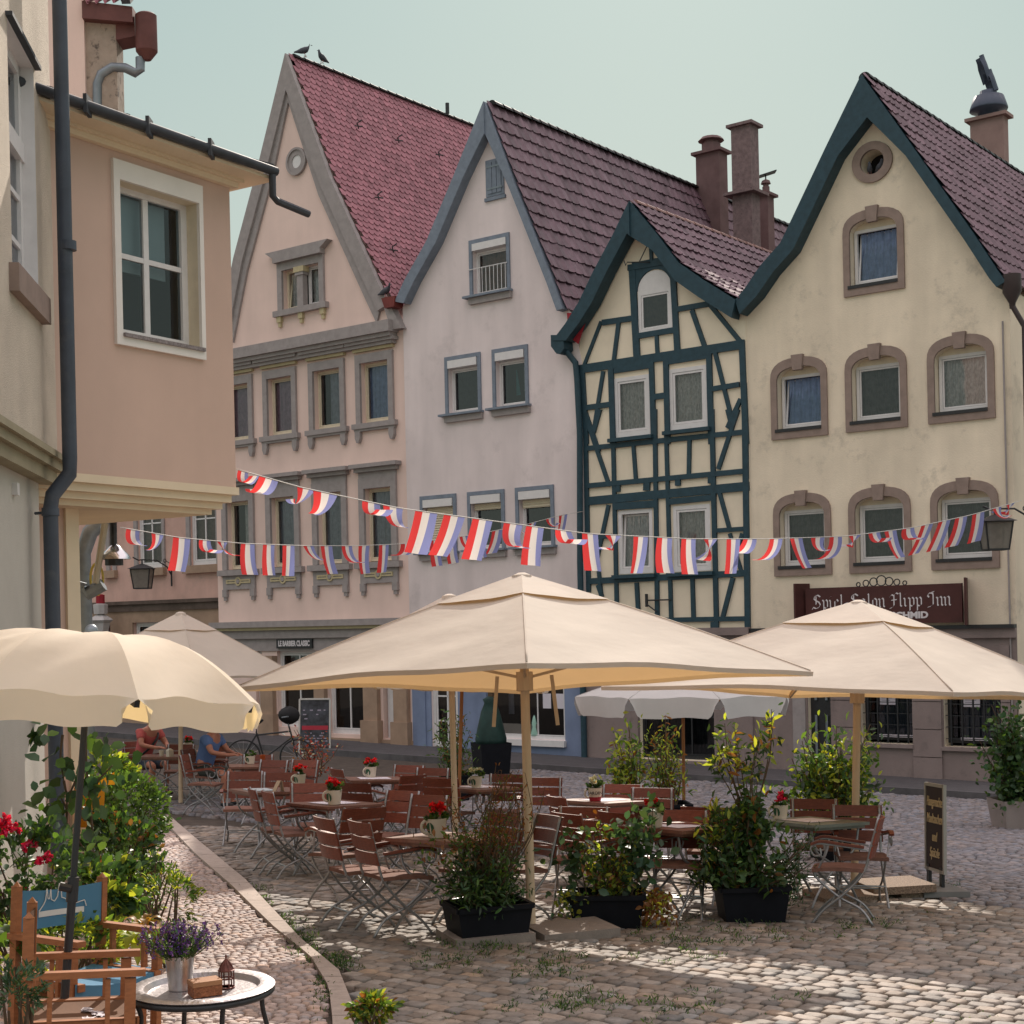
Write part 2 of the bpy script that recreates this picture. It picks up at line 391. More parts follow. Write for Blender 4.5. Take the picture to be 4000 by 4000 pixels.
m_rose=mat('rose_plaster',(.66,.43,.365),.88,var=.12,vs=1.2,bump=.2,bs=50,streak=.16,dirt=(.4,.3,.26),dirtamt=.4)
m_sand=mat('tan_sandstone',(.36,.25,.18),.88,var=.14,vs=3,bump=.2,bs=40)
m_steel=mat('zinc_pipe',(.22,.25,.28),.45,var=.15,vs=9,metal=.5)
m_sign=mat('brown_sign_board',(.075,.026,.024),.6,var=.15,vs=4)
m_letter=mat('white_lettering',(.68,.64,.66),.6,var=.04)
m_red=mat('red_paint',(.30,.018,.03),.6,var=.1)
m_chim=mat('brown_chimney_render',(.16,.10,.10),.9,var=.18,vs=3,bump=.3,bs=40)
m_chim2=mat('weathered_chimney',(.21,.15,.15),.95,var=.25,vs=8,bump=.6,bs=25,dirt=(.06,.05,.05),dirtamt=.7)
m_paper=mat('white_paper',(.66,.62,.68),.8,var=.05)
def text_on(parent, txt, s, z, size, m, d=.01, bold=0.0, name='lettering', width=None, shear=0.0, axes=None):
    cu=bpy.data.curves.new('t','FONT'); cu.body=txt; cu.size=size; cu.align_x='CENTER'; cu.align_y='CENTER'; cu.extrude=.003; cu.offset=bold; cu.shear=shear; cu.resolution_u=3
    t=bpy.data.objects.new('t',cu); C.objects.link(t); dg=bpy.context.evaluated_depsgraph_get(); me=bpy.data.meshes.new_from_object(t.evaluated_get(dg)); bpy.data.objects.remove(t); bpy.data.curves.remove(cu)
    V=np.zeros(len(me.vertices)*3); me.vertices.foreach_get('co',V); V=V.reshape(-1,3)
    if width: V[:,0]*=width/max(1e-6,V[:,0].max()-V[:,0].min())
    if axes: o,ax,ay,az=[np.array(q) for q in axes]
    else: o,ax,ay,az=np.array(W(s,d,z)),np.array(SA),np.array((0,0,1.)),np.array(NA)
    Wv=o+V[:,[0]]*ax+V[:,[1]]*ay+V[:,[2]]*az-(np.array(ORG.get(rootof(parent).name,Vector())) if parent else 0)
    me.vertices.foreach_set('co',Wv.ravel()); me.materials.clear(); me.name=name
    return mkobj(name,me,m,parent)
# ------------------------------------------------------------------ the row of gabled houses
def crop(x0,y0,k): return lambda x,y: (x0+x*k, y0+y*k)
cA=crop(2100,700,.5176); cB=crop(2200,1600,.4658); cC=crop(1000,2700,.4141); cD=crop(1600,2700,.5176); cE=crop(3000,200,.5176); cG=crop(3100,2700,.4658)
def house(name,label,px,d=0):
    s=S(px); p=W(s,d,0); p.z=gz(p.x,p.y); return thing(name,label,'house',p)
def zb(s,d=0):
    p=W(s,d,0); return gz(p.x,p.y)-.3
# ---- pink house with grey trims (house with the oculus)
h1=house('pink_house','tall pink plastered house with grey window surrounds and red tiled roof',1225)
ap=fs(1128,213); sl=S(845,2000); sr=S(1592,1500)
LE=[ap,fs(1024,643),fs(926,1011),fs(872,1290)]; RE=[ap,fs(1300,690),fs(1487,1100),fs(1530,1190)]
out=[(sl,zb(sl)),(sr,zb(sr)),(sr,Z(1592,1280))]+[(a-.05,b-.25) for a,b in RE[::-1]][:3]+[(ap[0],ap[1]-.35)]+[(a+.05,b-.25) for a,b in LE[1:3]]+[(sl,Z(872,1290))]
R2=[(868,990,1475,1722),(1032,1161,1442,1702),(1211,1351,1412,1674),(1395,1541,1377,1645)]
zr2=[rect(*R2[3])[2:],]; q4=rect(*R2[3]); q1=rect(*R2[1])
z20,z21=(q4[2]+q1[2])/2,(q4[3]+q1[3])/2
RX1=[(872,996),(1044,1174),(1225,1360),(1409,1555)]
def z1(y): return Z(1482,y)
zs1,zo1,zh0,zh1,zp=z1(2193),z1(1905),z1(1840),z1(1809),z1(2277)
holes=[]; W1=[]
def trim(parent,s0,s1,z0,z1,side,top,m,d1=.07,name='window_surround'):
    mb=MB(); o=rpoly(s0,s1,z0,z1); i=rpoly(s0+side,s1-side,z0,z1-top)
    mb.fring(o,i,0,d1); return obj(name,mb,m,parent)
for (x0,x1,yt,yb) in R2:
    s0,s1=S(x0,1550),S(x1,1550); holes.append(rpoly(s0+.16,s1-.16,z20,z21-.22)); W1.append((s0,s1))
W0=[]
for (x0,x1) in RX1:
    s0,s1=S(x0,2050),S(x1,2050); holes.append(rpoly(s0+.18,s1-.18,zs1,zo1)); W0.append((s0,s1))
sa0,sa1=S(1089,1100),S(1270,1100); za0,za1=Z(1180,1200),Z(1180,1012)
holes.append(rpoly(sa0+.17,sa1-.17,za0,za1-.2))
zg=Z(1300,2480); zs_=Z(1360,2870)
gh=[]
for (x0,x1,yt,yb) in ((1000,1026,2520,2840),(1085,1120+116,2545,2840),(1282,1429,2545,2868),(1497,1598,2560,2885)):
    r=rect(x0,x1,yt,yb); gh.append(r); holes.append(rpoly(r[0],r[1],r[2],Z(1360,2540)))
wall(h1,out,holes,[m_pink,m_dark])
for (s0,s1),cur,sp in zip(W1,(m_pinkc,m_pinkc,m_greyc,m_bluec),((0,1),(0,1),(.3,1),(0,1))):
    trim(h1,s0,s1,z20,z21,.16,.22,m_trim)
    window(h1,s0+.16,s1-.16,z20+.02,z21-.22,m=m_cream,cur=cur,curspan=sp)
    mb=MB(); mb.fbox(s0-.10,s1+.10,0,.13,z20-.14,z20-.01); mb.fbox(s0-.05,s1+.05,0,.09,z20-.2,z20-.14); obj('window_sill',mb,m_trim,h1)
    mb=MB(); mb.fbox(s0-.04,s1+.04,0,.10,z21+.06,z21+.14,1); mb.fbox(s0-.11,s1+.11,0,.17,z21+.14,z21+.22); mb.fbox(s0-.18,s1+.18,0,.24,z21+.22,z21+.3); obj('window_hood',mb,[m_trim,m_trimy],h1)
    for sx in (s0-.02,s1-.14):
        mb=MB(); mb.fpoly([(sx,z20-.2),(sx+.17,z20-.2),(sx+.17,z20-.36),(sx+.12,z20-.48),(sx+.05,z20-.48),(sx,z20-.36)],0,.1); obj('bracket',mb,m_trim,h1)
for k,((s0,s1),cur) in enumerate(zip(W0,(m_lace,m_greyc,m_greyc,m_greyc))):
    trim(h1,s0,s1,zs1,zo1+.26,.18,.26,m_trim)
    window(h1,s0+.18,s1-.18,zs1+.02,zo1,m=m_cream,cur=cur,curspan=((.45,1) if k==0 else (0,1)))
    mb=MB(); mb.fbox(s0,s1,0,.05,zo1+.26,zh0); 
    for j in range(5):
        c=s0+(s1-s0)*(.14+.18*j); mb.fbox(c-.03,c+.03,.05,.08,zo1+.42,zo1+.48,1)
    obj('window_frieze',mb,[m_trim,m_trimy],h1)
    mb=MB(); mb.fbox(s0-.08,s1+.08,0,.14,zh0,zh0+.1); mb.fbox(s0-.16,s1+.16,0,.24,zh0+.1,zh1); obj('window_hood',mb,m_trim,h1)
    mb=MB(); mb.fbox(s0-.13,s1+.13,0,.15,zs1-.16,zs1-.01); obj('window_sill',mb,m_trim,h1)
    mb=MB(); mb.fbox(s0,s1,0,.06,zp,zs1-.16); a0,a1,b0,b1=s0+.15,s1-.15,zp+.16,zs1-.27
    mb.fring(rpoly(a0,a1,b0,b1),rpoly(a0+.04,a1-.04,b0+.04,b1-.04),.06,.085,1)
    cx=(a0+a1)/2; cz=(b0+b1)/2; ri=[(cx+.12*cos(2*pi*i/16),cz+.12*sin(2*pi*i/16)) for i in range(16)]; mb.fring(ri,[(cx+(a-cx)*.65,cz+(b-cz)*.65) for a,b in ri],.06,.09,1); mb.fpoly([(cx+(a-cx)*.5,cz+(b-cz)*.5) for a,b in ri],.06,.1)
    obj('parapet_panel',mb,[m_trim,m_trimy],h1)
    for sx in (s0,s1-.17):
        mb=MB(); mb.fbox(sx,sx+.17,0,.09,zp-.2,zp); mb.fbox(sx+.03,sx+.14,0,.07,zp-.3,zp-.2); obj('bracket',mb,m_trim,h1)
# attic twin window
trim(h1,sa0,sa1,za0,za1,.17,.2,m_trim)
sm=(sa0+sa1)/2; w=window(h1,sa0+.17,sm-.11,za0,za1-.2,m=m_cream,cur=m_lace,tilt=.12); window(h1,sm+.11,sa1-.17,za0,za1-.2,m=m_white,cur=m_lace)
mb=MB(); mb.fbox(sm-.11,sm+.11,-.1,.07,za0,za1-.42); mb.fbox(sm-.15,sm+.15,-.1,.1,za1-.42,za1-.34); mb.fbox(sm-.18,sm+.18,-.1,.12,za1-.34,za1-.2,1); obj('window_column',mb,[m_trim,m_trimy],h1)
mb=MB(); mb.fpoly([(sa0-.02,za1),(sa1+.02,za1),(sa1+.02,za1+.12),(sa1+.3,za1+.3),(sa0-.3,za1+.3),(sa0-.02,za1+.12)],0,.2); obj('window_hood',mb,m_trim,h1)
mb=MB(); mb.fbox(sa0-.12,sa1+.12,0,.14,za0-.15,za0); obj('window_sill',mb,m_trim,h1)
for sx in (sa0-.02,sm-.07,sa1-.13):
    mb=MB(); mb.fbox(sx,sx+.15,0,.1,za0-.3,za0-.15); mb.fbox(sx+.03,sx+.12,0,.07,za0-.42,za0-.3); obj('bracket',mb,m_trimy,h1)
# oculus, cornices, raking cornice
oc=fs(1162,632); ring=lambda r:[(oc[0]+r*cos(2*pi*i/28),oc[1]+r*sin(2*pi*i/28)) for i in range(28)]
mb=MB(); mb.fring(ring(.36),ring(.3),0,.08); mb.fring(ring(.3),ring(.17),0,.045); obj('oculus_moulding',mb,m_trim,h1); mb=MB(); mb.fpoly(ring(.17),0,.02); obj('oculus',mb,m_white,h1)
zc=Z(1545,1285)
mb=MB(); mb.fbox(sl-.05,sr-.35,0,.18,zc-.36,zc-.2); mb.fbox(sl-.05,sr-.3,0,.30,zc-.2,zc-.1); mb.fbox(sl-.05,sr-.25,0,.38,zc-.1,zc+.18); obj('cornice',mb,m_trim,h1)
def rake(E,sg,w0):
    E2=[(a,b) for a,b in E]; mb=MB(); n=len(E2); inn=[(a-sg*w0 if i else a,b-(.95 if i==0 else .12)) for i,(a,b) in enumerate(E2)]
    mb.fring(E2,inn,0,.14,closed=False); in2=[(a-sg*.1 if i else a,b-.28) for i,(a,b) in enumerate(inn)]; mb.fring(inn,in2,0,.07,closed=False); obj('raking_cornice',mb,m_trim,h1)
rake(LE,-1,.34); rake(RE,1,.36)
mb=MB(); a=fs(1530,1190); mb.fpoly([(a[0]-.1,a[1]),(a[0]+.1,a[1]),(sr+.04,Z(1592,1285)),(sr-.3,Z(1592,1285))],0,.22); obj('corner_flashing',mb,m_trim,h1)
zgc=Z(1360,2440)
mb=MB(); mb.fbox(sl-.03,sr,0,.12,zgc-.32,zgc-.1); mb.fbox(sl-.06,sr,0,.2,zgc-.1,zgc-.02,1); mb.fbox(sl-.1,sr,0,.28,zgc-.02,zgc+.14); obj('shop_cornice',mb,[m_trim,m_trimy],h1)
mb=MB(); mb.fbox(sl,sr-.02,0,.04,Z(1360,2540),zgc-.32); obj('shop_fascia',mb,m_trim,h1)
for x0,x1 in ((1031,1079),(1240,1280),(1432,1486),(1599,1640)):
    s0,s1=S(x0,2700),S(x1,2700); 
    if x0>1590: s0-=.42; s1-=.32
    b=zb(s0); mb=MB(); mb.fbox(s0,s1,0,.14,b,Z(1360,2560)); mb.fbox(s0-.06,s1+.06,0,.2,b,b+.95); mb.fbox(s0-.07,s1+.07,0,.2,Z(1360,2560)-.2,Z(1360,2560)); obj('pilaster',mb,m_sand,h1)
mb=MB(); mb.fbox(sl+.02,sr-.02,0,.07,zb(sl),Z(1360,2880)-.02); obj('plinth',mb,m_sand,h1)
for r,bars in zip(gh[:3],((),(('v',.5),),(('v',.5),))):
    window(h1,r[0],r[1],r[2],Z(1360,2540),d=-.12,fw=.08,m=m_white,bars=bars,gm=GLASSD,name='shop_window')
r=gh[3]; mb=MB(); mb.fbox(r[0]+.02,r[1]-.02,-.2,-.14,r[2],Z(1360,2540)); mb.fbox(r[0]+.12,r[1]-.12,-.14,-.125,r[2]+.15,r[2]+1.0); mb.fbox(r[0]+.12,r[1]-.12,-.14,-.125,r[2]+1.15,r[2]+2.0); dr=obj('door',mb,m_white,h1)
mb=MB(); c=(r[0]+r[1])/2; mb.fbox(c+.12,c+.24,-.125,-.11,r[2]+1.05,r[2]+1.75); obj('notice_strip',mb,m_paper,dr)
mb=MB(); mb.fbox(c+.14,c+.22,-.11,-.1,r[2]+1.6,r[2]+1.73); mb.fbox(c+.14,c+.22,-.11,-.1,r[2]+1.09,r[2]+1.2); mb.fbox(c+.165,c+.195,-.11,-.1,r[2]+1.25,r[2]+1.5); obj('notice_print',mb,m_black,dr)
# roof
beavertail(h1,[(ap[0],ap[1]+.02)]+[(a+.03,b) for a,b in RE[1:]],-.02,13,m_rtile); slab(h1,[(ap[0]-.0,ap[1])]+LE[1:],-.02,13,m_rtile,name='roof_far_slope'); ridge(h1,ap[0],ap[1]-.02,.15,13,m_rtile,.12)
mb=MB(); g=fs(1540,1180); mb.fpoly([(g[0]-.12,g[1]+.06),(g[0]+.33,g[1]+.06),(g[0]+.28,g[1]-.2),(g[0]-.02,g[1]-.2)],0,.34); obj('gutter_box',mb,mat('rust_red_gutter',(.17,.035,.03),.6,var=.2),h1)
mb=MB()
for t,f in ((1.6,.28),(3.2,.28),(4.9,.28),(6.4,.28),(1.2,.62),(.9,.86)):
    a=RE[0]; b=RE[2]; p=W(a[0]+(b[0]-a[0])*f,0,a[1]+(b[1]-a[1])*f)-NA*t+Vector((.05,0,.06)); mb.tube([p,p+Vector((-.02,-.1,.12)),p+Vector((.1,-.1,.2))],.018,5); mb.tube([p+Vector((-.1,-.1,.05)),p+Vector((.12,-.1,.02))],.018,5)
obj('snow_hooks',mb,m_black,h1)
mb=MB(); p=W(ap[0],-6.4,ap[1]+.08); mb.tube([p,p+Vector((0,0,.3))],.06,8); obj('vent_pipe',mb,m_black,h1)
# ---- pale lilac house
h2=house('pale_lilac_house','pale lilac plastered house with blue-grey bargeboards and dark pantile roof',1900)
ap=fs(1919,408); s2l=S(1594,2000); s2r=S(2258,2000)
LE2=[ap,fs(1800,703),fs(1697,949),fs(1612,1100),fs(1572,1185)]; RE2=[ap,fs(2040,740),fs(2183,1100),fs(2224,1212)]
out=[(s2l,zb(s2l)),(s2r+.25,zb(s2r)),(s2r+.25,Z(2260,1450)),(s2r,Z(2240,1240))]+[(a-.02,b-.12) for a,b in RE2[::-1][1:3]]+[(ap[0],ap[1]-.25)]+[(a+.03,b-.15) for a,b in LE2[1:4]]+[(s2l,Z(1585,1200))]
zr=[(Z(1814,1612),Z(1814,1384)),(Z(2000,1588),Z(2000,1358))]; zA=sum(z[0] for z in zr)/2; zB=sum(z[1] for z in zr)/2
zD=(Z(1718,2160)+Z(2095,2129))/2; zE=(Z(1718,1933)+Z(2095,1900))/2
H2W=[(S(1744,1500),S(1884,1500),zA,zB,m_darkc,0,(0,1)),(S(1929,1480),S(2069,1480),zA,zB,m_darkc,0,(0,.12)),
     (S(1648,2050),S(1789,2050),zD,zE,m_darkc,1.0,(0,1)),(S(1833,2040),S(1977,2040),zD,zE,m_darkc,.16,(0,1)),(S(2020,2020),S(2170,2020),zD,zE,m_darkc,.2,(0,1)),
     (S(1839,1040),S(1997,1040),Z(1918,1146),Z(1918,925),m_brownc,0,(0,1))]
holes=[rpoly(a+.09,b-.09,c,d-.09) for a,b,c,d,*_ in H2W]
dw=rect(1910,2211,2600,2884); ddo=rect(1690,1795,2600,2925); zt=Z(2060,2590)
holes+=[rpoly(dw[0],dw[1],dw[2],zt),rpoly(ddo[0],ddo[1],ddo[2],zt)]
wall(h2,out,holes,[m_lilac,m_dark],d=.03)
for k,(a,b,c,d,cm,sh,sp) in enumerate(H2W):
    mb=MB(); mb.fring(rpoly(a,b,c,d),rpoly(a+.09,b-.09,c+.0,d-.09),.03,.07); obj('window_surround',mb,m_bluegrey,h2)
    w=window(h2,a+.09,b-.09,c,d-.29 if k!=5 else d-.27,d=-.1,m=m_white,cur=cm,curspan=sp,gm=GLASSD if k!=5 else GLASS)
    mb=MB(); mb.fbox(a+.11,b-.11 if k!=5 else b-.09,-.12,.09,d-.285 if k!=5 else d-.265,d-.1); obj('shutter_box',mb,m_white,w)
    if sh:
        zt_=d-.29; zz=zt_-(zt_-c)*sh*.9; mb=MB(); n=max(3,int((zt_-zz)/.055))
        for i in range(n):
            y0=zt_-(zt_-zz)*(i+1)/n; y1=zt_-(zt_-zz)*i/n; mb.add([W(a+.14,-.05,y0),W(b-.14,-.05,y0),W(b-.14,-.03,(y0+y1)/2),W(a+.14,-.03,(y0+y1)/2),W(a+.14,-.052,y1),W(b-.14,-.052,y1)],[(0,1,2,3),(3,2,5,4)])
        obj('roller_shutter',mb,m_cream,w)
    mb=MB(); mb.fbox(a-.13,b+.06,.03,.2,c-.05,c,1); mb.fbox(a,b+.04,.03,.12,c-.2,c-.05); obj('window_sill',mb,[m_trim,m_bluegrey],h2)
    if k==5:
        mb=MB(); zz=c+.62; mb.tube([W(a-.0,.1,zz),W(b-.05,.1,zz)],.013,5)
        for i in range(8): s_=a+.3+(b-a-.4)*i/7; mb.tube([W(s_,.1,c+.02),W(s_,.1,zz)],.009,5)
        obj('window_railing',mb,m_white,h2)
    if k==1:
        mb=MB(); l=a+.3+(b-a)*.42; mb.grid(lambda u,v:W(l+.22*u,-.2+.015*sin(u*20),c+.35+.55*v),8,2); obj('hanging_shirt',mb,m_white,w); mb=MB(); mb.grid(lambda u,v:W(l-.25+.1*u*(1.3-v),-.22,c+.28+.6*v),4,4); obj('hanging_cloth',mb,mat('turquoise_cloth',(.1,.5,.5),.9),w)
q=rect(1903,1973,622,766); mb=MB(); mb.fbox(q[0],q[1],.03,.06,q[2],q[3]); mb.fbox(q[0]-.04,q[1]+.04,.03,.08,q[2]-.1,q[2]-.02); 
for i in range(3): w_=(q[1]-q[0]-.12)/3; mb.fbox(q[0]+.06+w_*i+.008,q[0]+.06+w_*(i+1)-.008,.06,.08,q[2]+.06,q[3]-.06)
ht=obj('hatch_shutter',mb,m_bluegrey,h2); mb=MB()
for f in (.2,.8): zz=q[2]+(q[3]-q[2])*f; mb.fbox(q[0]+.05,q[1]-.03,.08,.09,zz-.02,zz+.02)
obj('hinge',mb,m_steel,ht)
mb=MB(); inn=[(ap[0],ap[1]-.75)]+[(a+.3,b-.08) for a,b in LE2[1:]]; mb.fring(LE2,inn,-.02,.3,closed=False); obj('bargeboard',mb,m_bluegrey,h2)
mb=MB(); inn=[(ap[0],ap[1]-.75)]+[(a-.17,b-.02) for a,b in RE2[1:]]; mb.fring(RE2,inn,-.02,.26,closed=False); obj('bargeboard',mb,m_bluegrey,h2)
rf2=pantiles(h2,[(ap[0],ap[1]+.03)]+[(a+.02,b+.02) for a,b in RE2[1:]],-.2,18,m_dtile); slab(h2,LE2,-.2,18,m_dtile,name='roof_far_slope'); ridge(h2,ap[0],ap[1]+.0,.0,18,m_dtile,.14)
mb=MB(); mb.add([W(*p) for p in [(S(2214,1222,.2),.2,Z(2214,1222,.2)),(S(2300,1222,.2),.2,Z(2300,1222,.2)),(S(2260,1345,.2),.2,Z(2260,1345,.2)),(S(2222,1316,.2),.2,Z(2222,1316,.2))]],[(0,1,2,3)]); obj('gutter_end_board',mb,m_red,h2)
# shop front, blue paint
mb=MB(); sh0,sh1=s2l+.05,S(2283,2700)
zq=Z(1900,2545); bb=zb(s2l)
for a,b,z0,z1_ in ((sh0,ddo[0],bb,zt),(ddo[1],dw[0],bb,zt),(dw[1],sh1,bb,zt),(dw[0],dw[1],bb,dw[2]-.14),(ddo[0],ddo[1],bb,ddo[2]-.01),(sh0,sh1,zt,zq)): mb.fbox(a,b,.03,.06,z0,z1_)
for x in (1636,1873): s_=S(x,2750); mb.fbox(s_,s_+.28,.06,.09,bb,zq)
obj('shop_front_panel',mb,m_blue,h2)
mb=MB(); mb.fbox(dw[0]-.03,dw[1]+.03,.03,.16,dw[2]-.16,dw[2]-.02); obj('display_sill',mb,m_white,h2)
dwn=window(h2,dw[0],dw[1],dw[2],zt,d=.0,fw=.05,m=m_white,bars=(('v',.64),),gm=GLASSD,name='display_window')
mb=MB(); n=0
for cx in (.70,.86):
    for cz in (.78,.5):
        s_=dw[0]+(dw[1]-dw[0])*cx; zz=dw[2]+(zt-dw[2])*cz; mb.fbox(s_,s_+.23,-.029,-.024,zz-.17,zz+.17)
obj('notice_sheets',mb,m_paper,dwn); 
mb=MB(); mb.fbox(dw[0]+.08,dw[0]+(dw[1]-dw[0])*.62,-.029,-.025,dw[2]+.09,dw[2]+.33); obj('window_lettering_band',mb,mat('grey_film',(.12,.11,.10),.6),dwn)
pass
mb=MB(); s_=dw[0]+.55; mb.grid(lambda u,v:W(s_+.55*(u-.5)*(1.15-.35*v),-.2+.1*sin(pi*u),dw[2]+.1+1.5*v),8,6); obj('displayed_coat',mb,mat('black_cloth',(.02,.02,.022),.9),dwn)
mb=MB(); mb.grid(lambda u,v:W(s_-.02+.17*u,-.08+.03*sin(u*9),dw[2]+.55+.95*v),5,4); obj('displayed_scarf',mb,m_paper,dwn)
mb=MB(); p=W(dw[0]+(dw[1]-dw[0])*.58,-.06,dw[2]+.06); mb.lathe([(.09,0),(.1,.05),(.06,.2),(.075,.3),(.045,.42),(.02,.5)],p,12); obj('display_figure',mb,mat('pale_green_glaze',(.3,.5,.42),.4),dwn,smooth=True)
window(h2,ddo[0],ddo[1],ddo[2],zt,d=-.02,fw=.09,m=m_white,bars=(('v',.55),('h',.62),('h',.3)),gm=GLASSD,cur=m_brownc,name='shop_door')
mb=MB(); s_=S(2291,2700); mb.tube([W(s_,.14,zb(s_)),W(s_,.14,Z(2290,2200)),W(S(2279,1700),.14,Z(2279,1700)),W(S(2268,1480),.14,Z(2268,1480)),W(S(2262,1420),.14,Z(2262,1420)),W(S(2235,1380),.2,Z(2235,1380)),W(S(2228,1330),.2,Z(2228,1330))],.07,10); 
mb.fpoly([fs(2192,1318),fs(2240,1318),fs(2244,1370),fs(2228,1392),fs(2214,1390),fs(2193,1362)],.05,.4); obj('downpipe',mb,m_teal,h2,smooth=False)
# ---- half-timbered house
h3=house('half_timbered_house','narrow cream half-timbered house with dark teal beams',2600)
D3=.06
ap=fs(*cA(768,195)); 
LE3=[ap]+[fs(*cA(*p)) for p in ((650,440),(500,720),(390,950),(290,1110),(195,1235))]; RE3=[ap]+[fs(*cA(*p)) for p in ((960,425),(1130,650),(1310,775),(1500,893),(1560,930))]
s3l,s3r=S(*cA(322,1500)),S(*cA(1578,1400))
out=[(s3l,zb(s3l)),(s3r,zb(s3r)),(s3r,Z(*cA(1560,1000)))]+[(a-.05,b-.22) for a,b in RE3[::-1][1:5]]+[(ap[0],ap[1]-.4)]+[(a+.12,b-.15) for a,b in LE3[1:5]]+[(s3l,Z(*cA(322,1300)))]
H3=[rect(2403,2540,1470,1702),rect(2617,2765,1434,1674),rect(2419,2552,1991,2240),rect(2633,2778,1973,2231)]
z0_=(H3[0][2]+H3[1][2])/2; H3[0]=(*H3[0][:2],z0_-.02,H3[0][3]); 
at3=rect(2496,2628,1133,1300); 
g3=rect(2500,2797,2620,2966); g3b=rect(2330,2470,2640,2930)
holes=[rpoly(a+.02,b-.02,c+.02,d-.02) for a,b,c,d in H3]+[rpoly(at3[0],at3[1],at3[2],at3[3]),rpoly(*g3[:3],Z(2650,2640))]
wall(h3,out,holes,[m_infill,m_dark],d=D3-.05)
for (a,b,c,d),cm,t in zip(H3,(m_lace,m_lace,m_lace,m_lace),(0,0,.1,0)):
    window(h3,a,b,c,d,d=.02,fw=.085,cur=cm,tilt=t); mb=MB(); mb.fbox(a-.12,b+.1,D3-.04,.17,c-.1,c-.02); obj('window_sill',mb,m_teal,h3)
window(h3,at3[0],at3[1],at3[2],at3[3],d=.03,fw=.075,cur=m_brownc,gm=GLASSD,name='attic_window')
ac=(at3[0]+at3[1])/2; aw=(at3[1]-at3[0])/2; mb=MB(); mb.fpoly([(ac-aw,at3[3])]+[(ac-aw*cos(pi*i/14),at3[3]+.02+aw*.95*sin(pi*i/14)) for i in range(15)]+[(ac+aw,at3[3])],0,.03); obj('arched_panel',mb,m_white,h3)
oa=[(ac-aw*1.32,at3[3]-.1),(ac-aw*1.32,at3[3]+aw*1.5)]+[(ac+aw*1.32,at3[3]+aw*1.5),(ac+aw*1.32,at3[3]-.1)]
mb=MB(); inn=[(ac-aw*cos(pi*i/14),at3[3]+.03+aw*.97*sin(pi*i/14)) for i in range(15)]
outr=[(ac-aw*1.3,at3[3]+.03+aw*1.45*i/4) for i in range(4)]+[(ac-aw*1.3+aw*2.6*i/7,at3[3]+.03+aw*1.5) for i in range(8)]+[(ac+aw*1.3,at3[3]+.03+aw*1.45*(2-i)/3) for i in range(3)]
mb.fring(outr,inn,0,.05,closed=False); obj('arch_header',mb,m_teal,h3)
BA=[((858,395),(868,640),26),((690,672),(1055,612),44),((722,690),(757,1345),56),((1025,640),(1062,1290),48),((750,1188),(1050,1138),42),((905,1185),(912,1320),30),((495,1085),(735,1050),42),((1055,985),(1300,943),40),((620,1075),(582,1375),32),((488,1075),(350,1430),24),((1172,990),(1272,1275),36),((1195,765),(1300,940),30),((1300,940),(1535,1225),34),
 ((322,1437),(1568,1246),66),((343,1420),(376,2000),42),((1548,1235),(1580,2000),46),((560,1400),(578,2000),46),((866,1370),(886,2000),42),((975,1350),(990,2000),44),((1300,1300),(1318,2000),46),((890,1645),(975,1632),44),((362,1727),(560,1700),40),((503,1450),(425,1940),30),((1325,1585),(1530,1550),38),((1345,1300),(1470,1800),32),((1540,1660),(1440,1880),34),((368,1760),(470,2060),34),((585,1435),(870,1392),66),((985,1372),(1300,1322),60)]
BB=[((192,0),(222,1530),40),((1530,0),(1556,1850),50),((422,0),(458,1640),36),((777,0),(800,1900),38),((872,180),(915,1770),34),((1255,0),(1296,1900),42),((205,327),(1520,190),42),((598,300),(620,610),32),((1068,245),(1062,560),34),((218,640),(1520,518),42),((225,768),(1565,642),72),((468,690),(472,620),40),((708,680),(712,590),60),((970,640),(972,560),48),((1245,620),(1247,540),46),((1385,0),(1418,130),34),((1475,0),(1310,500),36),((200,70),(385,610),34),((320,0),(268,190),30),
 ((430,815),(800,790),60),((890,775),(1290,735),50),((390,800),(335,1060),34),((335,1060),(275,1330),34),((275,1060),(330,1560),30),((1318,690),(1405,1010),34),((1295,1015),(1520,1000),36),((1405,1040),(1500,1350),30),((1510,1040),(1420,1370),32),((235,1075),(420,1060),36),((225,1440),(1530,1372),52),((625,1450),(640,1720),36),((1092,1420),(1102,1760),36),((1432,1410),(1345,1750),38),((300,1470),(335,1570),34),((800,1765),(1540,1752),40),((900,1890),(1560,1880),50),((1268,1780),(1270,1890),50)]
for a,b,w_ in BA: beam(h3,cA(*a),cA(*b),w_*.5176,m_teal,D3-.06,D3)
for a,b,w_ in BB: beam(h3,cB(*a),cB(*b),w_*.4658,m_teal,D3-.06,D3+.004)
mb=MB(); inn=[(ap[0],ap[1]-.75)]+[(a+.36,b-.05) for a,b in LE3[1:]]; mb.fring(LE3,inn,D3,.42,closed=False); obj('bargeboard',mb,m_teal,h3)
mb=MB(); inn=[(ap[0],ap[1]-.75)]+[(a-.1,b-.36) for a,b in RE3[1:]]; mb.fring(RE3,inn,D3,.38,closed=False); obj('bargeboard',mb,m_teal,h3)
pantiles(h3,[(ap[0],ap[1]+.03)]+[(a,b+.02) for a,b in RE3[1:]],-.36,9,m_dtile,tw=.26,tl=.34); slab(h3,LE3,-.4,9,m_dtile,name='roof_far_slope'); ridge(h3,ap[0],ap[1],-.2,9,mat('pinkish_ridge_tiles',(.27,.15,.13),.6,var=.2,attr=False),.11,.4)
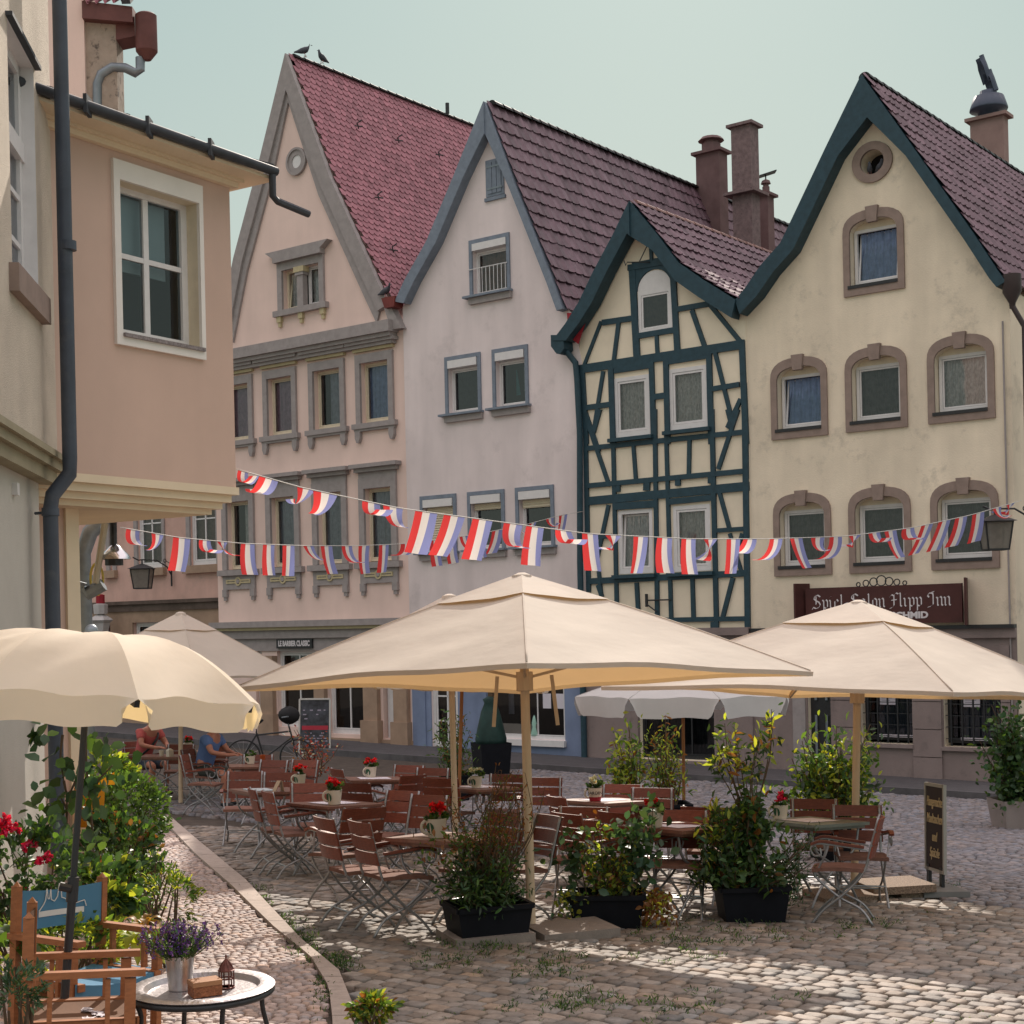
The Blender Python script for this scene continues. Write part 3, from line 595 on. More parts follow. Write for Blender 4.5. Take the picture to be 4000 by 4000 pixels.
mb=MB(); p=cA(862,630); a=W(*[fs(*p)[0],.08,fs(*p)[1]]); b=a-SA*.42+NA*.25+Vector((0,0,.02)); mb.tube([a,b,b+Vector((0,0,-.06))-SA*.04,b+Vector((0,0,.05))-SA*.08],.012,6); mb.tube([a+Vector((0,0,.45)),a-SA*.2+NA*.12],.012,6); obj('hoist_hook',mb,m_black,h3)
mb=MB(); p=fs(*cB(720,1600)); a=W(p[0],.1,p[1]); mb.tube([a+Vector((0,0,-.14)),a+Vector((0,0,.14))],.035,6); mb.tube([a,a+SA*.62],.016,6); mb.tube([a+Vector((0,0,-.08)),a+SA*.25+Vector((0,0,-.25))],.016,6); obj('sign_bracket',mb,m_black,h3)
# ground floor
zl=Z(2650,2480); mb=MB(); gt=Z(2650,2640)
for a,b,z0,z1_ in ((s3l-.0,g3[0],zb(s3l),gt),(g3[1],s3r,zb(s3l),gt),(g3[0],g3[1],zb(s3l),g3[2]-.02),(s3l,s3r,gt,zl)): mb.fbox(a,b,D3-.05,D3+.03,z0,z1_)
obj('ground_floor_wall',mb,m_gf,h3); mb=MB(); mb.fbox(s3l,s3r,D3,.2,zl-.02,zl+.14); obj('ledge',mb,m_gf,h3)
window(h3,g3[0],g3[1],g3[2],gt,d=-.1,fw=.06,m=m_black,bars=(('v',.33),('v',.66),('h',.5)),gm=GLASSD,cur=m_darkc,name='barred_window')
# ---- cream house
h4=house('cream_house','big cream roughcast house with arched brown window surrounds and dark teal bargeboards',3420)
ap=fs(3393,309); s4l=S(2925,2000); s4r=S(3962,2000)
LE4=[ap,fs(3250,600),fs(3111,893),fs(3078,961),fs(3000,1049),fs(2938,1140),fs(2902,1182)]; RE4=[ap,fs(3600,600),fs(3828,925),fs(3926,1075),fs(3955,1110)]
out=[(s4l+.02,zb(s4l)),(s4r,zb(s4r)),(s4r,Z(3962,1130))]+[(a-.05,b-.2) for a,b in RE4[::-1][1:4]]+[(ap[0],ap[1]-.4)]+[(a+.1,b-.2) for a,b in LE4[1:6]]+[(s4l+.02,Z(2930,1190))]
A4=[(3296,3534,795,1145,m_bluec,.14),(3014,3234,1378,1712,m_bluec,.14),(3304,3545,1334,1676,m_darkc,0),(3625,3887,1284,1646,m_lace,0),(3025,3249,1907,2246,m_darkc,0),(3318,3561,1880,2239,m_darkc,0),(3638,3904,1857,2221,m_darkc,0)]
AR=[]
for (x0,x1,yt,yb,cm,tl) in A4:
    q=rect(x0,x1,yt+20,yb); AR.append((q,cm,tl))
hz=AR[1][0][2:]
holes=[]; pos=[]
for i,(q,cm,tl) in enumerate(AR):
    s0,s1,z0,z1_=q
    if 1<=i<=3: z0=sum(AR[j][0][2] for j in (1,2,3))/3; z1_=sum(AR[j][0][3] for j in (1,2,3))/3
    if i>=4: z0=sum(AR[j][0][2] for j in (4,5,6))/3; z1_=sum(AR[j][0][3] for j in (4,5,6))/3
    o=arch(s0,s1,z0,z1_,.42,14); inn=arch(s0+.135,s1-.135,z0+.14,z1_-.18,.3,14); holes.append(inn); pos.append((s0,s1,z0,z1_,o,inn,cm,tl))
oc=fs(3409,634); ringo=lambda a,b:[(oc[0]+a*cos(2*pi*i/28),oc[1]+b*sin(2*pi*i/28)) for i in range(28)]
holes.append(ringo(.25,.24))
zg4=Z(3600,2470); gw=[rect(3363,3566,2600,2905),rect(3686,3912,2600,2920)]; dr4=rect(3158,3250,2600,3035); zt4=Z(3600,2610)
holes+=[rpoly(a,b,c,zt4) for a,b,c,_ in gw]+[rpoly(dr4[0],dr4[1],zb(0)+.35,zt4)]
wall(h4,out,holes,[m_creamw,m_dark],d=.0,depth=.4)
for s0,s1,z0,z1_,o,inn,cm,tl in pos:
    mb=MB(); mb.fring(o,inn,-.005,.05); sr_=obj('window_surround',mb,m_brownst,h4)
    mb=MB(); c=(s0+s1)/2; mb.fpoly([(c-.1,z1_-.26),(c+.1,z1_-.26),(c+.13,z1_+.05),(c-.13,z1_+.05)],0,.09); obj('keystone',mb,m_brownst,sr_)
    a,b=s0+.135,s1-.135; zt_=z1_-.33
    w=window(h4,a+.02,b-.02,z0+.205,zt_,d=-.16,fw=.06,cur=cm,tilt=tl)
    mb=MB(); pa=arch(a+.01,b-.01,zt_,z1_-.19,.14,14); mb.fpoly(pa,-.24,-.17); obj('arched_panel',mb,m_cream,w)
    mb=MB(); mb.fbox(a-.04,b+.0,-.16,.07,z0+.14,z0+.205); obj('window_sill',mb,m_black,w)
mb=MB(); mb.fring(ringo(.42,.40),ringo(.25,.24),-.02,.05); obj('oculus_surround',mb,m_brownst,h4)
mb=MB(); inn=[(ap[0]+.1,ap[1]-.85)]+[(a+.28,b-.18) for a,b in LE4[1:-1]]+[(LE4[-1][0]+.1,LE4[-1][1]-.3)]; mb.fring(LE4,inn,-.02,.34,closed=False); obj('bargeboard',mb,m_teal,h4)
mb=MB(); inn=[(ap[0]+.1,ap[1]-.85)]+[(a-.18,b-.08) for a,b in RE4[1:]]; mb.fring(RE4,inn,-.02,.34,closed=False); obj('bargeboard',mb,m_teal,h4)
pantiles(h4,[(ap[0],ap[1]+.03)]+[(a,b+.02) for a,b in RE4[1:]],-.3,14,m_dtile,tw=.24,tl=.33); slab(h4,LE4,-.3,14,m_dtile,name='roof_far_slope'); ridge(h4,ap[0],ap[1],-.2,14,m_dtile,.12)
mb=MB(); g=fs(3953,1120,.2); p=W(g[0]+.0,.2,g[1]); mb.lathe([(.17,.22),(.17,-.1),(.06,-.3),(.05,-.4)],p,14); mb.tube([p+Vector((0,0,-.35)),p+Vector((.06,0,-.75))+SA*.15,W(S(3990,1500)+.12,.12,Z(3990,1500)),W(S(3990,1500)+.12,.12,zb(s4r))],.05,8); obj('downpipe',mb,mat('brown_downpipe',(.05,.035,.035),.5,var=.2),h4,smooth='auto')
mb=MB(); mb.tube([W(s4r-.12,.05,Z(3962,1250)),W(s4r-.1,.05,zb(s4r))],.018,6); obj('cable_pipe',mb,m_trim,h4)
z4=zg4; mb=MB(); mb.fbox(s4l+.02,s4r,0,.16,z4+.06,z4+.13,1); mb.fbox(s4l+.02,s4r,0,.1,z4-.12,z4+.06); obj('ledge',mb,[m_gf,m_black],h4)
mb=MB(); bb=zb(s4r); dt=zb(0)+.35
for a,b,z0,z1_ in ((s4l+.02,dr4[0],bb,zt4),(dr4[1],gw[0][0],bb,zt4),(gw[0][0],gw[0][1],bb,gw[0][2]),(gw[0][1],gw[1][0],bb,zt4),(gw[1][0],gw[1][1],bb,gw[1][2]),(gw[1][1],s4r,bb,zt4),(s4l+.02,s4r,zt4,z4-.12),(dr4[0],dr4[1],bb,dt)): mb.fbox(a,b,0,.03,z0,z1_)
obj('ground_floor_wall',mb,m_gf,h4)
for x0,x1 in ((3250,3362),(3568,3684),(3914,3955)):
    s0,s1=S(x0,2800),S(x1,2800); h=(zt4-(bb+.35))/4
    for i in range(5): mb=MB(); mb.fbox(s0+.01,s1-.01,.03,.075,bb+.3+h*i*.98,bb+.3+h*(i*.98+.95)); obj('pillar_block',mb,m_gf,h4)
for q in gw:
    w=window(h4,q[0],q[1],q[2]+.06,zt4,d=-.2,fw=.05,m=m_black,gm=GLASSD,cur=m_greyc,curspan=(.2,1),name='barred_window')
    mb=MB(); a,b=q[0]+.02,q[1]-.02
    for i in range(5): s_=a+(b-a)*(i+.5)/5; mb.fbox(s_-.014,s_+.014,-.06,-.03,q[2]+.02,zt4)
    for i in range(6): zz=q[2]+.15+i*.22; mb.fbox(a,b,-.055,-.04,zz-.008,zz+.008)
    obj('window_grille',mb,m_black,w); mb=MB(); mb.fbox(a+.25,b-.03,-.16,-.14,q[2]+.12,q[2]+.17); obj('sill_strip',mb,m_paper,w)
    mb=MB(); mb.fbox(a+.3,a+.62,-.19,-.185,q[2]+.75,q[2]+1.25); obj('notice_sheet',mb,m_paper,w)
    mb=MB()
    for i in range(9): zz=q[2]+1.2-i*.045; mb.fbox(a+.33,a+.59-(i%3)*.04,-.184,-.183,zz-.008,zz+.004)
    obj('notice_print',mb,mat('grey_print',(.3,.27,.34),.8),w)
    mb=MB(); mb.fbox(q[0]-.03,q[1]+.02,.0,.1,q[2]-.07,q[2]); obj('window_sill',mb,m_gf,h4)
mb=MB(); a,b=dr4[0],dr4[1]; mb.fbox(a,b,-.2,-.12,dt,zt4); dr=obj('door',mb,m_black,h4); mb=MB()
for f in (.25,.7): s_=a+(b-a)*f; mb.fbox(s_-.025,s_+.025,-.11,-.08,dt+1.5,zt4); mb.fbox(s_-.025,s_+.025,-.11,-.08,dt+.3,dt+1.2)
obj('door_bars',mb,m_steel,dr); mb=MB(); mb.fbox(a-.32,a-.04,-.04,.06,dt,zt4); obj('door_jamb',mb,m_trim,h4)
# vent grille low on wall
mb=MB(); q=rect(3410,3545,3040,3075); mb.fbox(q[0],q[1],.03,.06,q[2],q[3]); obj('cellar_grille',mb,m_black,h4)
# ---- rose house far left
h0=house('rose_house','weathered rose plastered house with sandstone ground floor behind the lanterns',600,-.4)
D0=-.4; q=[(420,447,1975,2225),(530,637,1985,2215),(735,850,1965,2212)]; s0l,s0r=S(60,2000,D0),sl+.1; zt0=Z(600,1700,D0)
zz0=(rect(*q[1],D0)[2]+rect(*q[2],D0)[2])/2; zz1=zz0+1.95; hs=[]
for x0,x1,a,b in q: hs.append((S(x0,2100,D0)+.12,S(x1,2100,D0)-.02))
gq=rect(525,680,2430,2700,D0)
wall(h0,[(s0l,zb(s0l,D0)),(s0r,zb(s0r,D0)),(s0r,zt0),(s0l,zt0)],[rpoly(a,b,zz0,zz1) for a,b in hs]+[rpoly(*gq)],[m_rose,m_dark],d=D0)
for a,b in hs:
    mb=MB(); mb.fring(rpoly(a-.16,b+.12,zz0,zz1+.12),rpoly(a,b,zz0,zz1),D0,D0+.05); obj('window_surround',mb,m_trim,h0)
    window(h0,a,b,zz0,zz1,d=D0-.06,fw=.09,m=m_white,bars=(('v',.5),('h',.68)),cur=m_brownc); mb=MB(); mb.fbox(a-.25,b+.15,D0,D0+.14,zz0-.22,zz0); obj('window_sill',mb,m_sand,h0)
zl=Z(600,2345,D0); mb=MB(); mb.fbox(s0l,s0r,D0,D0+.16,zl-.1,zl); mb.fbox(s0l,s0r,D0,D0+.1,zl-.3,zl-.1); obj('ledge',mb,mat('sooty_stone',(.12,.09,.075),.9,var=.3,vs=3),h0)
mb=MB(); bb=zb(s0l,D0)
for a,b,z0,z1_ in ((s0l,gq[0],bb,zl-.3),(gq[1],s0r,bb,zl-.3),(gq[0],gq[1],bb,gq[2]),(gq[0],gq[1],gq[3],zl-.3)): mb.fbox(a,b,D0,D0+.05,z0,z1_)
obj('ground_floor_wall',mb,m_sand,h0); window(h0,*gq,d=D0-.1,fw=.08,bars=(('v',.5),),gm=GLASSD)
mb=MB(); qd=rect(345,440,2440,2900,D0); mb.fbox(qd[0],qd[1],D0+.05,D0+.07,qd[2],qd[3]); obj('door',mb,mat('dark_red_door',(.05,.012,.014),.7),h0)
slab(h0,[(s0l,zt0),(s0r,zt0)],0,6,m_dtile)
# ---- chimneys
def chimney(parent,x0,x1,xm,yt,yb,Y,m,cap=True,pot=True,name='chimney'):
    p=at((x0+x1)/2,yb,Y); w=(x1-x0)*Y/F; top=at((x0+x1)/2,yt,Y).z; a=w/1.40; f1=a*(xm-x0)/(x1-x0)*1.9; f2=a*(x1-xm)/(x1-x0)*1.9
    mb=MB(); M=Matrix((SA,-NA,Vector((0,0,1)))).transposed(); f1=max(f1,.3); f2=max(f2,.3)
    mb.box((p.x,p.y,(p.z-1+top)/2),(f1,f2,top-p.z+1),0,M)
    if cap: mb.box((p.x,p.y,top+.04),(f1+.2,f2+.2,.08),0,M)
    ch=obj(name,mb,m,parent)
    if pot:
        mb=MB(); mb.lathe([(f1*.36,0),(f1*.36,.22),(f1*.28,.24),(f1*.28,.3),(f1*.5,.31),(f1*.38,.4),(.02,.45)],(p.x,p.y,top+.08),12); obj('chimney_pot',mb,m,ch)
    return p,top,ch
chimney(rf2,2724,2848,2800,605,930,42.5,m_chim)
p,top,ch=chimney(rf2,2863,2974,2925,500,960,41,m_chim2,pot=False)
mb=MB(); M=Matrix((SA,-NA,Vector((0,0,1)))).transposed(); mb.box((p.x,p.y,at(2918,760,41).z),(.95,.85,.08),0,M); obj('chimney_band',mb,m_chim2,ch)
p,top,ch=chimney(rf2,2972,3022,2985,770,960,44.5,m_chim); mb=MB(); mb.bar((p.x-.2,p.y,top+.6),(p.x+.3,p.y,top+.75),.3,.03); mb.tube([(p.x,p.y,top+.3),(p.x,p.y,top+.65)],.02,5); obj('chimney_cowl',mb,m_black,ch)
rf4=[c for c in kids(h4) if c.name.startswith('roof')][0]
p,top,ch=chimney(rf4,3800,3936,3897,470,700,36.5,mat('tan_chimney_render',(.30,.20,.18),.9,var=.12,vs=3,bump=.3),pot=False)
mb=MB(); mb.lathe([(.26,0),(.26,.12),(.45,.16),(.45,.2),(.36,.48),(.2,.5),(.2,.62)],(p.x,p.y,top+.08),16); c=Vector((p.x,p.y,top+.75)); 
ax=Vector((-.34,-.1,.95)).normalized(); sd=Vector((.9,0,.45)).normalized()
for o,l,w_ in ((Vector((.08,0,-.1)),.52,.2),(Vector((-.06,0,.16)),.62,.19)):
    for sgn in (0,1):
        pts=[]
    mb.grid(lambda u,v:c+o+ax*(l*v)+Vector((0,1,0))*(w_*cos(pi*u)*(1 if v<.8 else .7))+sd*(w_*.9*sin(pi*u)),8,5)
obj('chimney_cowl',mb,mat('dark_blue_steel',(.07,.085,.12),.5,metal=.3),ch,smooth=True)
mb=MB()
for a,b in (((2560,862),(2728,798)),((2620,885),(2728,842))): mb.tube([at(*a,41.5),at(*b,42)],.02,5)
obj('aerial_wire',mb,m_black,rf2)
# ------------------------------------------------------------------ ground
m_joint=mat('joint_earth',(.075,.06,.05),.95,var=.3,vs=5,bump=.5,bs=80)
m_cob=mat('cobble_stone',(.235,.20,.172),.7,var=.25,vs=14,attr=True,bump=.5,bs=45,spec=.28,dirt=(.12,.10,.09),dirtamt=.4)
m_cob2=mat('street_stone',(.195,.18,.19),.62,var=.2,vs=14,attr=True,bump=.5,bs=45,spec=.4)
m_mos=mat('mosaic_stone',(.40,.31,.275),.65,var=.2,vs=18,attr=True,bump=.5,bs=60,spec=.4)
m_kerb=mat('granite_kerb',(.40,.33,.285),.8,var=.15,vs=14,bump=.4,bs=90,dirt=(.2,.16,.14),dirtamt=.4)
m_asph=mat('asphalt_pavement',(.085,.08,.085),.9,var=.15,vs=4,bump=.5,bs=120,dirt=(.13,.12,.12),dirtamt=.5)
xs=np.concatenate([np.linspace(-90,-14,14),np.linspace(-13.5,13.5,60),np.linspace(14,90,14)]); ys=np.concatenate([np.linspace(-12,40,105),np.linspace(41,160,16)])
X,Y=np.meshgrid(xs,ys); V=np.stack([X.ravel(),Y.ravel(),gza(X,Y).ravel()-.035],1); n=len(xs)
q=[(j*n+i,j*n+i+1,(j+1)*n+i+1,(j+1)*n+i) for j in range(len(ys)-1) for i in range(n-1)]
me=bpy.data.meshes.new('ground'); me.from_pydata(V.tolist(),[],q); struct(mkobj('ground',me,m_joint))
KL=[(610,3190),(646,3222),(760,3345),(900,3470),(1070,3640),(1215,3760),(1285,3880),(1300,4010),(1300,4150)]
KR=[(655,3190),(690,3222),(830,3342),(960,3452),(1180,3692),(1325,3815),(1382,3960),(1405,4060),(1410,4200)]
KLg=[gp(*p) for p in KL]; KRg=[gp(*p) for p in KR]
def kx(y,L):                                     # x of the kerb line at depth y
    a=sorted([(p.y,p.x) for p in L]); return np.interp(y,[q[0] for q in a],[q[1] for q in a])
A_=gp(700,3175); B_=gp(4000,3548); SD=Vector((B_.x-A_.x,B_.y-A_.y,0)).normalized()    # seam between square and street
def seam(x): return A_.y+(x-A_.x)*SD.y/SD.x
PAVD=2.3
def fdist(x,y): return (x-P0.x)*NA.x+(y-P0.y)*NA.y
def stones(cx,cy,wx,wy,ang,dome,hz,base,fine=True):
    """domed setts: centre arrays, sizes, angle; returns a mesh"""
    n=len(cx); k=8
    t=np.array([0,.42,.5*pi/2*1.0+.0,pi-.42-.0,pi,pi+.42,1.5*pi,2*pi-.42]); t=np.array([-.62,0,.62,pi/2,pi-.62,pi,pi+.62,1.5*pi])
    ux=np.cos(t); uy=np.sin(t); pw=.32; ux=np.sign(ux)*np.abs(ux)**pw; uy=np.sign(uy)*np.abs(uy)**pw
    rings=[(1.0,-.05),(.975,-.009),(.92,.0),(.55,dome)] if fine else [(1.0,-.05),(.92,-.004),(.5,dome)]
    nr=len(rings); per=nr*k+1
    jit=rng.uniform(.9,1.06,(n,k)); ca,sa=np.cos(ang),np.sin(ang)
    V=np.zeros((n,per,3)); tl=rng.normal(0,.02,(n,2))
    for r,(sc_,z) in enumerate(rings):
        lx=ux[None,:]*jit*wx[:,None]/2*sc_; ly=uy[None,:]*jit*wy[:,None]/2*sc_
        V[:,r*k:(r+1)*k,0]=cx[:,None]+lx*ca[:,None]-ly*sa[:,None]; V[:,r*k:(r+1)*k,1]=cy[:,None]+lx*sa[:,None]+ly*ca[:,None]
        V[:,r*k:(r+1)*k,2]=base[:,None]+z+lx*tl[:,[0]]+ly*tl[:,[1]]+hz[:,None]
    V[:,-1,0]=cx; V[:,-1,1]=cy; V[:,-1,2]=base+dome*1.15+hz
    f=[]; cnt=[]
    for r in range(nr-1):
        for j in range(k): f.append([r*k+j,r*k+(j+1)%k,(r+1)*k+(j+1)%k,(r+1)*k+j])
    q=np.array(f); tri=np.array([[(nr-1)*k+j,(nr-1)*k+(j+1)%k,nr*k] for j in range(k)])
    off=(np.arange(n)*per)[:,None,None]
    allf=np.concatenate([(q[None]+off).reshape(-1),(tri[None]+off).reshape(-1)])
    cnts=np.concatenate([np.full(n*len(q),4),np.full(n*len(tri),3)])
    return V.reshape(-1,3),allf,cnts,per
def finish(name,V,f,c,per,n,m,tint):
    me=npmesh(name,V,f,c); colattr(me,np.repeat(tint,per,axis=0))
    return struct(mkobj(name,me,m))
def infr(x,y,pad=1.2): return (np.abs(x)<y*.36+pad)&(y>4.6)
def tints(n,lo=.62,hi=1.3,warm=.09):
    b=rng.uniform(lo,hi,n); w_=rng.normal(0,warm,n); return np.stack([b*(1+w_),b,b*(1-w_)],1)
# square: rows parallel to the houses
d=np.array([SA.x,SA.y]); nrm=np.array([-d[1],d[0]]); rows=np.arange(-6,30,.122); cx=[];cy=[];wx=[];wy=[]
for r in rows:
    u=-22+rng.uniform(0,.2); j=rng.normal(0,.01)
    while u<22:
        w_=rng.uniform(.10,.18); p=d*(u+w_/2)+nrm*(r+j+.05*math.sin(u*.7+r*.35)); cx.append(p[0]);cy.append(p[1]);wx.append(w_);wy.append(.122); u+=w_
cx,cy,wx,wy=map(np.array,(cx,cy,wx,wy)); k=infr(cx,cy)&(cx>kx(cy,KRg)+.05)&(cy<A_.y+(cx-A_.x)*SD.y/SD.x-.05)&(cy<20.5)
cx,cy,wx,wy=cx[k],cy[k],wx[k],wy[k]; n=len(cx); ang=np.full(n,math.atan2(d[1],d[0]))+rng.normal(0,.03,n)
V,f,c,per=stones(cx,cy,wx*.935,wy*.92,ang,.003,rng.normal(0,.004,n),gza(cx,cy)); finish('cobbled_square',V,f,c,per,n,m_cob,tints(n,.62,1.3,.05)); n_sq=n
# street: segmental arcs
cx=[];cy=[];wx=[];wy=[];an=[]
DW=1.55
for col in range(-12,14):
    for r in range(0,190):
        b=r*.125; half=DW/2; Rr=1.05; amax=math.asin(half/Rr); a=-amax
        while a<amax:
            da=rng.uniform(.1,.15)/Rr; u=col*DW+Rr*math.sin(a+da/2); v=b+Rr*math.cos(a+da/2)-Rr; p=d*u+nrm*(v+9)
            cx.append(p[0]);cy.append(p[1]);wx.append(da*Rr);wy.append(.12*math.cos(a)+.01);an.append(-a); a+=da
cx,cy,wx,wy,an=map(np.array,(cx,cy,wx,wy,an)); fd=(cx-P0.x)*NA.x+(cy-P0.y)*NA.y
k=infr(cx,cy)&(cy>A_.y+(cx-A_.x)*SD.y/SD.x+.1)&(fd>PAVD+.22)&(cx>-7.5)
cx,cy,wx,wy,an=cx[k],cy[k],wx[k],wy[k],an[k]; n=len(cx)
V,f,c,per=stones(cx,cy,wx*.93,wy*.92,an+math.atan2(d[1],d[0]),.004,rng.normal(0,.004,n),gza(cx,cy),fine=False); finish('cobbled_street',V,f,c,per,n,m_cob2,tints(n,.7,1.25,.05))
# mosaic footpath on the left
cx=[];cy=[];wx=[];wy=[];an=[]
dk=np.array([.32,-.95]); dk/=np.linalg.norm(dk); nk=np.array([dk[1],-dk[0]])
for r in np.arange(4.2,20,.062):
    u=-5+rng.uniform(0,.06)
    while u<1.2:
        w_=rng.uniform(.05,.10); cx.append(u+w_/2); cy.append(r-.22*u+.03*math.sin(u*3.1+r)+rng.normal(0,.003)); wx.append(w_); wy.append(.061); an.append(-.21+rng.normal(0,.05)); u+=w_
cx,cy,wx,wy,an=map(np.array,(cx,cy,wx,wy,an)); 
k=infr(cx,cy,.8)&(cx<kx(cy,KLg)-.03)&(cy<20)&(cx>-4.6)&(cy<19.5)
cx,cy,wx,wy,an=cx[k],cy[k],wx[k],wy[k],an[k]; n=len(cx)
V,f,c,per=stones(cx,cy,wx*.93,wy*.93,an,.002,rng.normal(0,.0022,n)+.03,gza(cx,cy),fine=False); finish('footpath',V,f,c,per,n,m_mos,tints(n,.74,1.22,.05))
mb=MB(); ys=np.linspace(4.6,20,40)
mb.add([(-6.2,y,gz(-6.2,y)+.008) for y in ys]+[(kx(y,KLg),y,gz(kx(y,KLg),y)+.008) for y in ys],[(i,40+i,41+i,i+1) for i in range(39)]); struct(obj('footpath_bed',mb,m_joint,recalc=False))
# granite kerb slabs
mb=MB(); ks=np.linspace(4.7,gp(672,3195).y,15)
for i in range(len(ks)-1):
    a,b=ks[i]+.008,ks[i+1]-.008; sub=5; L=[];Rr=[]
    for j in range(sub+1):
        y=a+(b-a)*j/sub; L.append((kx(y,KLg),y)); Rr.append((kx(y,KRg),y))
    vs=[]
    for (x,y) in L+Rr: vs.append((x,y,gz(x,y)+.045))
    for (x,y) in L+Rr: vs.append((x,y,gz(x,y)-.08))
    m_=sub+1; fc=[(j,j+1,m_+j+1,m_+j) for j in range(sub)]+[(m_+j,m_+j+1,3*m_+j+1,3*m_+j) for j in range(sub)]+[(j+1,j,2*m_+j,2*m_+j+1) for j in range(sub)]+[(0,m_,3*m_,2*m_),(m_-1,2*m_-1,4*m_-1,3*m_-1)]
    mb.add(vs,fc)
struct(obj('kerb',mb,m_kerb))
# far pavement with its kerb
def strip(d0,d1,h,skirt,m,name,s0=-26,s1=9):
    mb=MB(); n=60; ss=np.linspace(s0,s1,n); P=[]
    for dd,hh in ((d0,h),(d1,h),(d1,-.1)):
        for s in ss: p=W(s,dd,0); P.append((p.x,p.y,gz(p.x,p.y)+hh))
    fc=[(i,i+1,n+i+1,n+i) for i in range(n-1)]+[(n+i,n+i+1,2*n+i+1,2*n+i) for i in range(n-1)]
    mb.add(P,fc); return struct(obj(name,mb,m,recalc=False))
strip(-.6,PAVD,.10,True,m_asph,'pavement'); strip(PAVD+.006,PAVD+.16,.104,True,mat('dark_kerb',(.10,.095,.10),.85,var=.3,vs=3,bump=.3),'kerb')
# ------------------------------------------------------------------ the buildings close on the left
m_orange=mat('orange_plaster',(.585,.42,.345),.9,var=.05,vs=1.2,bump=.35,bs=130,streak=.05,bdist=.004)
m_cmould=mat('cream_moulding',(.72,.60,.44),.8,var=.05,vs=3)
m_rough=mat('cream_rough_plaster',(.62,.54,.45),.95,var=.08,vs=3,bump=1.0,bs=110,bdist=.012)
m_gutter=mat('dark_zinc_gutter',(.05,.055,.065),.6,var=.2,vs=6,metal=.1,spec=.3)
m_pipe=mat('blue_grey_downpipe',(.05,.062,.085),.5,var=.25,vs=3,spec=.45,dirt=(.14,.14,.14),dirtamt=.25)
class Fr:                                        # a local frame: a along the wall, d out, z up
    def __init__(s,o,ax,nx): s.o=Vector(o); s.a=Vector(ax).normalized(); s.n=Vector(nx).normalized()
    def w(s,a,d,z): p=s.o+s.a*a+s.n*d; return Vector((p.x,p.y,z))
    def box(s,mb,a0,a1,d0,d1,z0,z1,mi=0):
        w=s.w; mb.hexa([w(a0,d1,z0),w(a1,d1,z0),w(a1,d0,z0),w(a0,d0,z0),w(a0,d1,z1),w(a1,d1,z1),w(a1,d0,z1),w(a0,d0,z1)],mi)
    def pix(s,px,py,d=0):
        r=ray(px,py); q=s.o+s.n*d; t=(q-CAM).dot(s.n)/r.dot(s.n); p=CAM+r*t; return (p-s.o).dot(s.a),p.z
cor=at(922,1900,14.0)
BF=Fr((cor.x,cor.y,0),(.5465,.8375,0),(.8375,-.5465,0))   # front of the bay
bay=thing('orange_bay_house','orange plastered building with a jutting upper storey and one white framed window','house',(cor.x,cor.y,gz(cor.x,cor.y)))
zb0=BF.pix(600,1876)[1]; zt0=BF.pix(900,735)[1]; aL=BF.pix(225,1500)[0]-.6
wa0,wa1=BF.pix(440,1000)[0],BF.pix(787,1000)[0]; wz0,wz1=BF.pix(600,1372)[1],BF.pix(600,672)[1]
io0,io1,iz0,iz1=BF.pix(464,1000)[0],BF.pix(772,1000)[0],BF.pix(600,1325)[1],BF.pix(600,745)[1]
def fwall(fr,parent,a0,a1,z0,z1,holes,mats,depth,back,name='wall'):
    mb=MB(); loops=[rpoly(a0,a1,z0,z1)]+[rpoly(*h) for h in holes]; allp=[p for l in loops for p in l]
    tri=geometry.tessellate_polygon([[Vector((a,b,0)) for a,b in l] for l in loops]); mb.add([fr.w(a,0,b) for a,b in allp],[tuple(t) for t in tri],0)
    for h in holes:
        l=rpoly(*h); mb.add([fr.w(a,0,b) for a,b in l]+[fr.w(a,-depth,b) for a,b in l],[(i,(i+1)%4,4+(i+1)%4,4+i) for i in range(4)],2); mb.add([fr.w(a,-depth-.4,b) for a,b in rpoly(h[0]-.1,h[1]+.1,h[2]-.1,h[3]+.1)],[(0,1,2,3)],1)
        mb.add([fr.w(a,-depth,b) for a,b in l]+[fr.w(a,-depth-.4,b) for a,b in l],[(i,(i+1)%4,4+(i+1)%4,4+i) for i in range(4)],1)
    l=rpoly(a0,a1,z0,z1); mb.add([fr.w(a,0,b) for a,b in l]+[fr.w(a,-back,b) for a,b in l],[(i,(i+1)%4,4+(i+1)%4,4+i) for i in range(4)],0)
    mb.add([fr.w(a,-back,b) for a,b in l],[(0,1,2,3)],0)
    return obj(name,mb,mats,parent,recalc=False)
fwall(BF,bay,aL,0,zb0,zt0,[(io0,io1,iz0,iz1)],[m_orange,m_dark,m_cream],.2,3.0)
mb=MB(); p=rpoly(wa0,wa1,wz0,wz1); q=rpoly(io0,io1,iz0,iz1); n=4
mb.add([BF.w(a,.035,b) for a,b in p+q]+[BF.w(a,0,b) for a,b in p+q],[f for i in range(4) for f in ((i,(i+1)%4,4+(i+1)%4,4+i),(i,8+i,8+(i+1)%4,(i+1)%4),(4+i,4+(i+1)%4,12+(i+1)%4,12+i))]); obj('window_surround',mb,mat('white_render',(.78,.74,.70),.85,var=.04),bay)
mb=MB(); d=-.13; fw=.05; BF.box(mb,io0,io0+fw,d-.06,d,iz0,iz1); BF.box(mb,io1-fw-.02,io1,d-.06,d,iz0,iz1); BF.box(mb,io0+fw,io1-fw-.02,d-.06,d,iz1-fw,iz1); BF.box(mb,io0+fw,io1-fw-.02,d-.06,d,iz0,iz0+.07)
